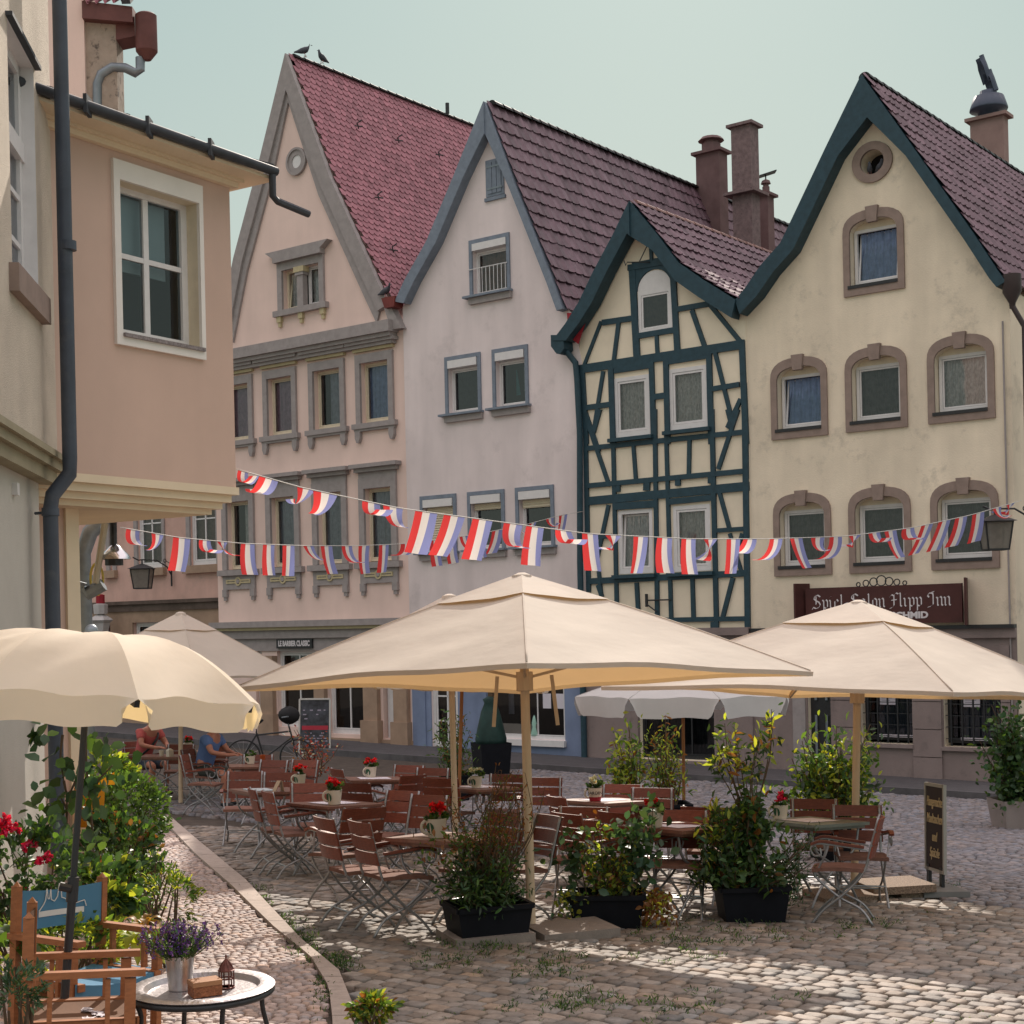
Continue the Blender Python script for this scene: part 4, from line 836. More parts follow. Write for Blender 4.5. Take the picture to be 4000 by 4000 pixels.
w_=obj('window',mb,m_white,bay); mb=MB(); c=(io0+io1)/2-.02; BF.box(mb,c-.03,c+.03,d-.055,d-.01,iz0+.07,iz1-fw); zm=iz0+(iz1-iz0)*.545; BF.box(mb,io0+fw,c-.03,d-.05,d-.012,zm-.022,zm+.022); BF.box(mb,c+.03,io1-fw-.02,d-.05,d-.012,zm-.022,zm+.022); obj('muntin',mb,m_white,w_)
mb=MB(); mb.add([BF.w(io0+fw,d-.03,iz0+.07),BF.w(io1-fw-.02,d-.03,iz0+.07),BF.w(io1-fw-.02,d-.03,iz1-fw),BF.w(io0+fw,d-.03,iz1-fw)],[(0,1,2,3)]); obj('pane',mb,glass('bay_glass',(.85,.9,.92),.02),w_)
mb=MB(); BF.box(mb,io0+.02,io1-.14,d-.16,d-.14,iz0+(iz1-iz0)*.47,iz1); obj('roller_blind',mb,mat('teal_grey_blind',(.36,.44,.46),.8,var=.05),w_)
mb=MB(); BF.box(mb,io0,io1+.02,-.13,.06,iz0-.035,iz0-.003); obj('window_sill',mb,mat('speckled_granite',(.22,.19,.19),.6,var=.5,vs=60),bay)
# soffit mouldings below
mb=MB(); 
for k,(dd,z0,z1) in enumerate(((.02,zb0-.07,zb0-.0),(-.03,zb0-.14,zb0-.07),(-.09,zb0-.2,zb0-.14),(-.16,zb0-.25,zb0-.2))): BF.box(mb,aL+.3,dd,-3.0-dd*0,dd,z0,z1)
obj('bay_soffit',mb,m_cmould,bay)
# eave: cornice, gutter, low roof
mb=MB()
for dd,z0,z1 in ((.06,zt0-.0,zt0+.05),(.10,zt0+.05,zt0+.08),(.30,zt0+.08,zt0+.11)): BF.box(mb,aL,dd,-2.5,dd,z0,z1)
obj('eave_cornice',mb,m_cmould,bay)
mb=MB(); g0=BF.pix(215,375,.36); g1=BF.pix(1085,700,.36); zg=zt0+.13
mb.tube([BF.w(aL-.2,.34,zg+.02),BF.w(g1[0],.34,zg+.02)],.043,10)
for x in (350,590,830): a=BF.pix(x,500,.36)[0]; mb.box(BF.w(a,.34,zg+.02),(.03,.15,.15))
e=BF.w(g1[0]-.05,.34,zg-.02); mb.tube([e,e+Vector((0,0,-.2)),e+Vector((.04,.02,-.24)),e+BF.a*.32+Vector((.12,0,-.30))],.034,8); obj('gutter',mb,m_gutter,bay,smooth='auto')
mb=MB(); rt=zg+.05
mb.add([BF.w(aL-.3,.30,rt),BF.w(.30,.30,rt),BF.w(-.9,-1.6,rt+.62),BF.w(aL-.3,-1.6,rt+.62),BF.w(.3,-3,rt)],[(0,1,2,3),(1,4,2)]); rf=obj('roof',mb,mat('zinc_sheet_roof',(.40,.36,.34),.5,var=.12,vs=3,metal=.2),bay)
mb=MB()
for a in (-2.3,-1.5,-.75): mb.bar(BF.w(a,.30,rt+.02),BF.w(a*.85-.3,-1.6,rt+.64),.03,.04)
mb.bar(BF.w(aL-.3,-1.58,rt+.66),BF.w(-.9,-1.58,rt+.66),.09,.05); mb.bar(BF.w(.28,.30,rt+.02),BF.w(-.9,-1.58,rt+.66),.07,.05); obj('roof_seam',mb,m_gutter,rf)
# storey below the bay, set back
LF=Fr(BF.w(-1.62,-.45,0),BF.a,BF.n); gl=gz(LF.o.x,LF.o.y)-.3
fwall(LF,bay,-2.6,-.02,gl,zb0-.2,[],[m_orange,m_dark],.1,2.2,name='lower_wall')
mb=MB(); LF.box(mb,-.02,.12,-2.2,.03,gl,zb0-.2); obj('corner_strip',mb,m_cmould,bay)
mb=MB(); q=at(322,2100,15.6); mb.tube([(q.x+.28,q.y,zb0-.1),(q.x+.08,q.y,zb0-.28),(q.x,q.y,zb0-.5),(q.x,q.y,gz(q.x,q.y))],.085,10); mb.tube([(q.x,q.y,zb0-.78),(q.x,q.y,zb0-.72)],.1,10); mb.tube([(q.x,q.y,zb0-2.0),(q.x,q.y,zb0-1.96)],.1,10); obj('downpipe',mb,m_steel,bay,smooth='auto')
# ---- cream rough plastered house, seen almost along its wall
q=at(232,2000,12.3); CF=Fr((q.x,q.y,0),(-.1203,1,0),(1,.1203,0))
crm=thing('cream_rough_house','cream rough plastered house wall seen at a steep angle with a tall white window','house',(q.x,q.y,gz(q.x,q.y)))
zc=CF.pix(200,1775)[1]; 
ha0,ha1=CF.pix(38,600)[0],CF.pix(138,600)[0]; hz0,hz1=CF.pix(80,1075)[1],CF.pix(80,170)[1]
fwall(CF,crm,-6,0,zc,9.5,[(ha0,ha1,hz0,hz1)],[m_rough,m_dark,m_white],.16,4)
mb=MB(); CF.box(mb,ha0,ha1,-.14,-.1,hz0,hz0+.1); CF.box(mb,ha0,ha0+.09,-.16,-.1,hz0,hz1); CF.box(mb,ha1-.09,ha1,-.16,-.1,hz0,hz1); CF.box(mb,ha0,ha1,-.16,-.1,hz1-.08,hz1)
zm=hz0+(hz1-hz0)*.62; CF.box(mb,ha0,ha1,-.15,-.08,zm-.07,zm+.07); w_=obj('window',mb,m_white,crm); mb=MB()
for f in (.2,.41): z_=hz0+(hz1-hz0)*f; CF.box(mb,ha0+.09,ha1-.09,-.14,-.11,z_-.02,z_+.02)
CF.box(mb,(ha0+ha1)/2-.03,(ha0+ha1)/2+.03,-.14,-.11,hz0,zm); obj('muntin',mb,m_white,w_)
mb=MB(); mb.add([CF.w(ha0,-.13,hz0),CF.w(ha1,-.13,hz0),CF.w(ha1,-.13,hz1),CF.w(ha0,-.13,hz1)],[(0,1,2,3)]); obj('pane',mb,GLASS,w_); mb=MB(); mb.add([CF.w(ha0,-.17,hz0),CF.w(ha1,-.17,hz0),CF.w(ha1,-.17,hz1),CF.w(ha0,-.17,hz1)],[(0,1,2,3)]); obj('curtain',mb,m_greyc,w_)
mb=MB(); CF.box(mb,ha0-.05,ha1+.06,0,.05,hz1+.0,hz1+.03); obj('window_hood',mb,m_gutter,crm)
mb=MB(); CF.box(mb,ha0-.12,ha1+.12,-.1,.07,hz0-.2,hz0-.002); obj('window_sill',mb,m_brownst,crm)
mb=MB(); CF.box(mb,-6,.02,-.3,.09,zc-.05,zc+.0); CF.box(mb,-6,.0,-.3,.05,zc-.12,zc-.05); CF.box(mb,-6,-.02,-.3,.0,zc-.22,zc-.12); obj('cornice',mb,[mat('olive_stone_band',(.33,.29,.20),.85,var=.1)],crm)
XF=Fr(CF.w(-.22,-.12,0),CF.a,CF.n); gl=gz(q.x,q.y)-.4; fwall(XF,crm,-6,0,gl,zc-.2,[],[mat('pale_lower_plaster',(.52,.49,.44),.9,var=.06,vs=2,bump=.3,bs=90)],.1,3,name='lower_wall')
# big downpipe at the corner
pt=lambda x,y,Y: at(x,y,Y)
mb=MB(); Yp=11.75; top=pt(262,-400,Yp); k1=pt(267,1790,Yp); k2=pt(262,1850,Yp); k3=pt(205,1935,Yp-.05); k4=pt(197,1990,Yp-.05); bx=pt(184,3250,Yp-.05)
k1.x=top.x+0; top.x=k1.x=pt(266,1500,Yp).x; k2.x=k1.x-.004; bx.x=k4.x
mb.tube([top,k1,k2,k3,k4,Vector((k4.x,k4.y,gz(k4.x,k4.y)+.55))],.058,14); 
for y in (960,): p=pt(266,y,Yp); mb.tube([p+Vector((0,0,-.035)),p+Vector((0,0,.035))],.065,14)
p=k4+Vector((0,0,-.02)); mb.tube([p+Vector((0,0,-.03)),p+Vector((0,0,.03))],.068,14); mb.tube([p,p-Vector((.15,-.1,0))],.012,5)
dp=obj('downpipe',mb,m_pipe,crm,smooth='auto'); mb=MB(); b=Vector((k4.x,k4.y,gz(k4.x,k4.y))); mb.lathe([(.075,-.1),(.075,.52),(.06,.56)],b,14); obj('pipe_foot',mb,m_brownst,dp,smooth='auto')
mb=MB(); CF.box(mb,-1.25,-1.17,-.12,-.08,CF.pix(40,1900)[1],CF.pix(40,1850)[1]) ; obj('bell_plate',mb,m_white,crm)
# ---- house behind with a crumbling wall end and rusty gutter, top left
Yh=17.5; a=at(395,330,Yh); hb=thing('crumbling_gable_house','house end with flaking plaster, rusty gutter and bent drainpipe above the bay roof','house',(a.x,a.y,gz(a.x,a.y)))
x0,x1,x2=at(300,300,Yh).x,at(337,300,Yh).x,at(458,300,Yh).x; zt=at(400,85,Yh).z; zb_=at(400,560,Yh).z
m_mott=mat('flaking_plaster',(.36,.29,.24),.95,var=.2,vs=5,bump=.6,bs=20,dirt=(.05,.04,.038),dirtamt=.95)
mb=MB(); mb.hexa([(x0-4,Yh-.05,zb_),(x1,Yh-.05,zb_),(x1,Yh+.5,zb_),(x0-4,Yh+.5,zb_),(x0-4,Yh-.05,zt+3),(x1,Yh-.05,zt+3),(x1,Yh+.5,zt+3),(x0-4,Yh+.5,zt+3)]); obj('wall',mb,m_pink,hb)
mb=MB(); mb.hexa([(x1,Yh,zb_),(x2,Yh,zb_),(x2,Yh+.3,zb_),(x1,Yh+.3,zb_),(x1,Yh,zt),(x2,Yh,zt),(x2,Yh+.3,zt),(x1,Yh+.3,zt)]); obj('crumbling_wall',mb,m_mott,hb)
m_rust=mat('rust_brown_gutter',(.13,.05,.045),.6,var=.2,vs=5); mb=MB(); xe=at(527,60,Yh).x
mb.hexa([(x1,Yh-.12,zt),(xe,Yh-.12,zt-.06),(xe,Yh+.4,zt-.06),(x1,Yh+.4,zt),(x1,Yh-.12,zt+.2),(xe,Yh-.12,zt+.12),(xe,Yh+.4,zt+.12),(x1,Yh+.4,zt+.2)]); mb.hexa([(x2,Yh-.02,zt-.22),(xe,Yh-.02,zt-.18),(xe,Yh+.3,zt-.18),(x2,Yh+.3,zt-.22),(x2,Yh-.02,zt),(xe,Yh-.02,zt-.06),(xe,Yh+.3,zt-.06),(x2,Yh+.3,zt)])
c=at(572,150,Yh); r=.125; tp=at(572,62,Yh).z; bt=at(572,235,Yh).z; mb.lathe([(r,bt+.1),(r*1.02,bt+.12),(r,tp),(r*.8,tp+.02)],(c.x,c.y,0),16); mb.lathe([(.05,bt),(r,bt+.1)],(c.x,c.y,0),16); obj('gutter',mb,m_rust,hb,smooth='auto')
mb=MB(); P=[at(548,225,Yh),at(548,272,Yh),at(530,285,Yh),at(490,265,Yh),at(440,262,Yh),at(395,290,Yh),at(380,330,Yh),at(380,560,Yh)]; mb.tube(P,.055,10); obj('drainpipe',mb,m_steel,hb,smooth='auto')
mb=MB(); zr=zt+.16; xr=at(500,20,Yh).x
for i in range(5):
    u0=x1+(xr-x1)*i/5; u1=x1+(xr-x1)*(i+1)/5
    for j in range(5): mb.grid(lambda u,v:Vector((u0+(u1-u0)*u,Yh-.15+.32*(j+v*1.05),zr+.22*(j+v)+.03*(1-v)+.045*sin(u*2*pi))),6,1)
obj('roof',mb,m_rtile,hb); mb=MB(); mb.bar((xr+.02,Yh-.2,zr+.02),(xr+.02,Yh+1.6,zr+1.3),.1,.12); obj('verge_board',mb,m_gutter,hb)
colattr(bpy.data.objects[[k.name for k in kids(hb) if k.name.startswith('roof')][0]].data,np.array([1,1,1.]))
# ---- wall lanterns, heater lamp and shop signs
m_lglass=mat('frosted_lantern_glass',(.30,.28,.25),.25,var=.12,vs=9,trans=.4,alpha=.75)
def lantern(label,px,py,Y,h,wallp,sd):
    """hangs below a wrought iron arm that springs from the wall point"""
    c=at(px,py,Y); t=thing('wall_lantern',label,'lantern',c,'wrought iron wall lanterns'); k=h
    mb=MB(); hw,hb_=.36*k*1.2,.27*k*1.2; z0,z1=-.5*k,.38*k
    for sx in (-1,1):
        for sy in (-1,1): mb.bar(c+Vector((sx*hb_,sy*hb_,z0)),c+Vector((sx*hw,sy*hw,z1)),.04*k,.04*k)
    for z_,q in ((z0,hb_),(z1,hw)):
        for sx in (-1,1): mb.bar(c+Vector((sx*q,-q,z_)),c+Vector((sx*q,q,z_)),.05*k,.05*k); mb.bar(c+Vector((-q,sx*q,z_)),c+Vector((q,sx*q,z_)),.05*k,.05*k)
    q=hw*1.25; mb.add([c+Vector(p) for p in ((-q,-q,z1),(q,-q,z1),(q,q,z1),(-q,q,z1),(-.08*k,-.08*k,z1+.22*k),(.08*k,-.08*k,z1+.22*k),(.08*k,.08*k,z1+.22*k),(-.08*k,.08*k,z1+.22*k))],[(3,2,1,0),(4,5,6,7),(0,1,5,4),(1,2,6,5),(2,3,7,6),(3,0,4,7)]); mb.tube([c+Vector((0,0,z1+.2*k)),c+Vector((0,0,z1+.4*k))],.035*k,6); obj('lantern_frame',mb,m_black,t)
    mb=MB(); e=.97
    mb.add([c+Vector(p) for p in ((-hb_*e,-hb_*e,z0),(hb_*e,-hb_*e,z0),(hb_*e,hb_*e,z0),(-hb_*e,hb_*e,z0),(-hw*e,-hw*e,z1),(hw*e,-hw*e,z1),(hw*e,hw*e,z1),(-hw*e,hw*e,z1))],[(0,1,5,4),(1,2,6,5),(2,3,7,6),(3,0,4,7)]); obj('lantern_glass',mb,m_lglass,t)
    mb=MB(); wp=Vector(wallp); a=c+Vector((0,0,z1+.38*k)); dv_=(wp-a); dv_.z=0
    pts=[a-dv_*.3+Vector((0,0,.12*k)),a-dv_*.12,a+Vector((0,0,.03*k)),a+dv_*.5+Vector((0,0,.02*k)),a+dv_*.85+Vector((0,0,-.25*k)),wp+Vector((0,0,-.5*k))]
    sp=[]
    for i in range(len(pts)-1):
        for u in np.linspace(0,1,5)[:-1]: sp.append(pts[i].lerp(pts[i+1],u))
    sp.append(pts[-1]); mb.tube(sp,.03*k,6); mb.tube([wp+Vector((0,0,.05*k)),wp+Vector((0,0,-1.0*k))],.045*k,6)
    cc=a+dv_*.78+Vector((0,0,.02*k)); mb.tube([cc+(dv_.normalized()*cos(q_)+Vector((0,0,1))*sin(q_))*.08*k for q_ in np.linspace(0,5.5,10)],.02*k,5); mb.tube([a+dv_*.82,wp+Vector((0,0,.02*k))],.02*k,5)
    obj('lantern_arm',mb,m_black,t,smooth='auto'); return t
wl=W(S(672,2250,-.35),-.33,Z(672,2205,-.35)); lantern('black iron lantern on a curled arm at the rose house wall',556,2255,wl.y-1.0,.62,wl,1)
wl=at(4040,1960,26.2); lantern('black iron lantern on an arm at the right edge before the arched windows',3888,2085,26.2,.55,wl,1)
# stainless heater lamp hanging below the bay
Yh=15.2; c=at(432,2100,Yh); t=thing('heat_lamp','stainless steel double shaded lamp with cable hung under the bay','lamp',c)
for z_,r_ in ((.24,.20),(-.16,.16)):
    mb=MB(); mb.lathe([(r_,-.06),(r_*.9,-.02),(r_*.35,.07),(.03,.09)],c+Vector((.04,0,z_)),20); obj('lamp_shade',mb,mat('polished_steel',(.6,.6,.62),.15,var=0,metal=1),t,smooth='auto')
mb=MB(); mb.tube([c+Vector((.03,0,-.22)),c+Vector((.03,0,.34))],.035,8); mb.tube([c+Vector((.03,0,-.28)),c+Vector((.03,0,-.2))],.09,8); obj('lamp_stem',mb,m_black,t)
mb=MB(); mb.tube([c+Vector((-.02,-.12,.14)),c+Vector((-.13,-.12,-.46))],.035,8); obj('lamp_arm',mb,mat('beige_plastic',(.4,.36,.28),.5),t,smooth='auto')
mb=MB(); p=c+Vector((-.25,-.05,-.5)); mb.tube([p+Vector((.18,0,.03)),p+Vector((.02,0,-.06)),p],.07,8); mb.tube([p+Vector((-.16,0,.05)),p+Vector((0,0,0))],.05,8); obj('lamp_joint',mb,m_steel,t)
mb=MB(); p=at(378,2255,Yh); mb.tube([p+Vector((.08*cos(q_)*.8,0,.16*sin(q_)-.02)) for q_ in np.linspace(0,11,30)],.012,6); mb.tube([at(392,1998,Yh),at(398,2035,Yh)],.012,5); obj('cable',mb,mat('yellow_cable',(.50,.38,.08),.6),t)
# white pagoda shaped street light by the door of the rose house
p=W(S(448,2400,-.3),.2,Z(448,2450)); t=thing('white_wall_lamp','small white pagoda shaped lamp with red top by the rose house door','lamp',p)
mb=MB(); zz=Z(448,2400); mb.lathe([(.2,zz-.55),(.27,zz-.25),(.36,zz-.16),(.30,zz-.1),(.1,zz+.02)],(p.x,p.y,0),6); mb.lathe([(.2,zz+.02),(.22,zz+.3),(.1,zz+.33)],(p.x,p.y,0),8); obj('lamp_body',mb,mat('pale_grey_lamp',(.5,.48,.48),.6),t); mb=MB(); mb.lathe([(.13,zz+.33),(.13,zz+.58),(.05,zz+.6)],(p.x,p.y,0),8); obj('lamp_cap',mb,m_red,t)
# LE BARBIER CLASSIC
q=rect(1090,1229,2496,2532); cs,cz=(q[0]+q[1])/2,(q[2]+q[3])/2; p=W(cs,.06,q[2]); t=thing('barber_sign','black shop sign reading LE BARBIER CLASSIC','sign',p); mb=MB(); mb.fbox(q[0],q[1],.05,.1,q[2],q[3]); obj('board',mb,m_black,t); text_on(t,'LE BARBIER CLASSIC',cs,cz,(q[3]-q[2])*.8,m_letter,d=.105,bold=.008,width=(q[1]-q[0])*.88)
# blackletter sign: broad-nib strokes
GL={'S':[[(.62,.86),(.42,1),(.2,.9),(.14,.72),(.3,.58),(.52,.46),(.62,.28),(.5,.08),(.28,0),(.08,.1),(0,-.06)],[(.3,.9),(.3,.3)]],
'p':[[(.04,.62),(.14,.52),(.14,-.3)],[(.14,.5),(.32,.64),(.42,.52),(.42,.1),(.3,0),(.14,.08)]],
'i':[[(.04,.6),(.12,.52),(.12,.08),(.2,0),(.26,.06)],[(.1,.8),(.2,.9)]],
'e':[[(.38,.1),(.26,0),(.12,.1),(.12,.5),(.28,.64),(.38,.5),(.12,.28)]],
'l':[[(.1,.98),(.14,.9),(.14,.08),(.22,0),(.28,.06)]],'-':[[(.02,.3),(.3,.38)]],
'a':[[(.08,.52),(.24,.64),(.36,.54),(.36,.08),(.44,0)],[(.36,.34),(.16,.28),(.1,.1),(.2,0),(.36,.1)]],
'o':[[(.24,.64),(.1,.52),(.1,.1),(.24,0),(.38,.1),(.38,.52),(.24,.64)]],
'n':[[(.02,.6),(.1,.52),(.1,.06),(.16,0)],[(.1,.5),(.3,.64),(.38,.54),(.38,.06),(.46,0)]],
'F':[[(.0,.7),(.14,.86),(.3,.78),(.3,.08),(.16,-.06),(0,-.12)],[(.3,.8),(.46,.98),(.62,.9)],[(.12,.46),(.5,.5)]],
'f':[[(.24,.98),(.14,.86),(.14,.0)],[(.0,.6),(.3,.62)]],
'I':[[(.5,1),(.3,.94),(.42,.8),(.42,.1),(.24,-.04),(.04,-.1)],[(.42,.88),(.14,.9),(.04,.72),(.14,.6)]]}
ADV={'S':.74,'p':.52,'i':.33,'e':.47,'l':.33,'-':.42,'a':.52,'o':.5,'n':.52,'F':.62,'I':.62,' ':.3}
def blackletter(parent,txt,s0,z0,size,width,m,d):
    W_=sum(ADV[c] for c in txt); kx_=width/W_; mb=MB(); x=0; nb=(.052*cos(R(42)),.052*sin(R(42)))
    for ch in txt:
        for st in GL.get(ch,[]):
            for (a,b),(c,e) in zip(st[:-1],st[1:]):
                q=[(a-nb[0],b-nb[1]),(a+nb[0],b+nb[1]),(c+nb[0],e+nb[1]),(c-nb[0],e-nb[1])]
                mb.add([W(s0+(x+u)*kx_,d+.002*random.random(),z0+v*size) for u,v in q],[(0,1,2,3)])
        x+=ADV[ch]
    return obj('lettering',mb,m,parent)
b0,b1=S(3140,2380,.3),S(3752,2370,.3); z0,z1=Z(3445,2437,.3),Z(3445,2288,.3)+.0
t=thing('arcade_sign','dark brown shop sign in white blackletter reading Spiel-Salon Flipp Inn','sign',W((b0+b1)/2,.1,z0))
mb=MB(); mb.fbox(b0,b1,.16,.22,z0,z1); obj('board',mb,m_sign,t)
for a,sg in ((b0,-1),(b1,1)):
    mb=MB(); mb.hexa([W(a,.02,z0-.05),W(a+sg*.04,.02,z0-.05),W(a+sg*.16,.42,z0-.05),W(a+sg*.12,.42,z0-.05),W(a,.02,z1+.1),W(a+sg*.04,.02,z1+.1),W(a+sg*.16,.42,z1+.1),W(a+sg*.12,.42,z1+.1)]); obj('side_board',mb,m_sign,t)
L0,L1=S(3172,2350,.23),S(3716,2340,.23); zl=Z(3400,2372,.23); blackletter(t,'Spiel-Salon Flipp Inn',L0,zl,Z(3400,2318,.23)-zl,L1-L0,m_letter,.225)
text_on(t,'SCHMID',S(3552,2404,.23),Z(3552,2404,.23),.17,m_letter,d=.225,bold=.008,width=S(3626,2404,.23)-S(3480,2404,.23))
mb=MB(); cs=S(3442,2290,.2)
for k in range(-3,4): r_=.1-.02*abs(k); mb.tube([W(cs+k*.16+r_*cos(q_),.19,z1+r_+r_*sin(q_)) for q_ in np.linspace(0,2*pi,14)],.012,5)
obj('scroll_ornament',mb,m_black,t)
# ------------------------------------------------------------------ garden chairs and tables
m_wood=mat('red_brown_slat_wood',(.165,.042,.024),.45,var=.3,vs=8,ani=(2,14,14),rnd=.3,spec=.4,bump=.15,bs=30)
m_seat=mat('brown_seat_pad',(.20,.10,.075),.85,var=.2,vs=12,rnd=.15,bump=.4,bs=90)
m_metal=mat('galvanised_frame',(.30,.30,.31),.4,var=.15,vs=20,metal=.55,spec=.5)
m_top=mat('varnished_table_top',(.19,.085,.06),.3,var=.25,vs=5,ani=(1,9,1),rnd=.15,spec=.6)
m_gtop=mat('green_grey_table_top',(.16,.18,.155),.3,var=.15,vs=6,spec=.6)
def spl(P,n=5):
    P=[Vector(p) for p in P]; Q=[P[0]*2-P[1]]+P+[P[-1]*2-P[-2]]; o=[]
    for i in range(1,len(Q)-2):
        for k in range(n):
            t=k/n; a,b,c,d=Q[i-1],Q[i],Q[i+1],Q[i+2]
            o.append(.5*((2*b)+(c-a)*t+(2*a-5*b+4*c-d)*t*t+(3*b-a-3*c+d)*t**3))
    o.append(P[-1]); return o
def make_chair(arms=True):
    t=thing('garden_chair','red slatted garden chair','chair'); X=.205
    mb=MB(); 
    def sp(u,v): return Vector(((u-.5)*.43,-.20+.42*v,.455+.02*sin(pi*v*.8)-.02*v+.004*sin(pi*u)))
    mb.grid(sp,6,6); n0=len(mb.v); mb.grid(lambda u,v:sp(u,v)-Vector((0,0,.03)),6,6)
    for i in range(6): 
        for a in (i,42+i): mb.f.append([a,a+1,n0+a+1,n0+a]); mb.m.append(0)
        for a in (i*7,i*7+6): mb.f.append([a,a+7,n0+a+7,n0+a]); mb.m.append(0)
    obj('seat',mb,m_seat,t,smooth='auto')
    mb=MB()
    for k in range(3):
        z0=.545+k*.112; y0=-.235-k*.028
        def bp(u,v,o=0): return Vector(((u-.5)*.46, y0-.030*sin(pi*u)-.026*v+o, z0+.098*v))
        n0=len(mb.v); mb.grid(bp,8,1); n1=len(mb.v); mb.grid(lambda u,v:bp(u,v,-.016),8,1)
        for i in range(8):
            for a in (i,9+i): mb.f.append([n0+a,n0+a+1,n1+a+1,n1+a]); mb.m.append(0)
        for a in (0,8): mb.f.append([n0+a,n0+a+9,n1+a+9,n1+a]); mb.m.append(0)
    obj('backrest',mb,m_wood,t)
    mb=MB()
    for k in range(3):
        for sx in (-1,1): mb.lathe([(.008,0),(.006,.004),(.001,.006)],(sx*.2,-.226-k*.028-.012,.595+k*.112),6,0,Matrix.Rotation(R(-90),3,'X'))
    obj('rivet_row',mb,m_metal,t)
    for sx in (-1,1):
        mb=MB(); mb.tube(spl([(sx*X,-.315,.875),(sx*X,-.25,.62),(sx*X,-.20,.44),(sx*X,-.06,.27),(sx*X,.12,.12),(sx*X*1.04,.22,.0)]),.0115,6); obj('leg',mb,m_metal,t,smooth=True)
        mb=MB(); mb.tube(spl([(sx*(X-.02),.21,.435),(sx*(X-.02),.17,.36),(sx*(X-.02),.0,.22),(sx*(X-.02),-.17,.13),(sx*X,-.27,.0)]),.0105,6); obj('leg',mb,m_metal,t,smooth=True)
    mb=MB()
    for y,z in ((.19,.425),(-.19,.43),(.06,.18),(-.16,.135)): mb.tube([(-X,y,z),(X,y,z)],.008,6)
    for sx in (-1,1): mb.tube([(sx*X,-.21,.435),(sx*X,.215,.44)],.009,6)
    obj('frame',mb,m_metal,t)
    if arms:
        for sx in (-1,1):
            P=spl([(sx*.225,-.20,.635),(sx*.235,-.02,.655),(sx*.24,.14,.675),(sx*.24,.22,.65)],4); mb=MB()
            for a,b in zip(P[:-1],P[1:]): mb.bar(a,b+(b-a)*.08,.042,.02)
            ar=obj('armrest',mb,m_wood,t); mb=MB(); mb.tube(spl([(sx*.21,-.225,.61),(sx*.235,-.05,.635),(sx*.24,.15,.655),(sx*.24,.225,.62),(sx*.24,.20,.56),(sx*.24,.145,.565),(sx*.235,.15,.62)]),.008,5); mb.tube(spl([(sx*.235,.1,.65),(sx*.225,.12,.55),(sx*X,.17,.44)]),.008,5); obj('armrest_bracket',mb,m_metal,ar)
    return t
def make_table(top,slat=False,green=False):
    t=thing('garden_table','folding table','table'); mb=MB(); h=.36
    if slat:
        for i in range(7): x=-h+2*h*(i+.5)/7; mb.box((x,0,.727),(2*h/7-.012,2*h,.024))
        mb.box((0,h*.8,.705),(2*h*.96,.05,.02)); mb.box((0,-h*.8,.705),(2*h*.96,.05,.02))
    else: mb.box((0,0,.726),(2*h,2*h,.028)); mb.box((0,0,.7),(2*h-.06,2*h-.06,.026))
    obj('tabletop',mb,top,t)
    for sx in (-1,1):
        for sy in (-1,1):
            mb=MB(); x=sx*.27; P=[(x,sy*.30,.70),(x,sy*.24,.5),(x*.98,-sy*.0,.36),(x,-sy*.22,.16),(x,-sy*.33,.0)] if sx>0 or True else None
            mb.tube(spl([(x+sy*.012,p[1],p[2]) for p in P]),.012,6); obj('leg',mb,m_metal,t,smooth=True)
    mb=MB()
    for y,z in ((.29,.69),(-.29,.69),(.1,.27),(-.1,.27)): mb.tube([(-.27,y,z),(.27,y,z)],.009,6)
    obj('crossbar',mb,m_metal,t); return t
ch_arm=make_chair(True); ch_no=make_chair(False); used=set()
GC='red slatted garden chairs on the terrace'
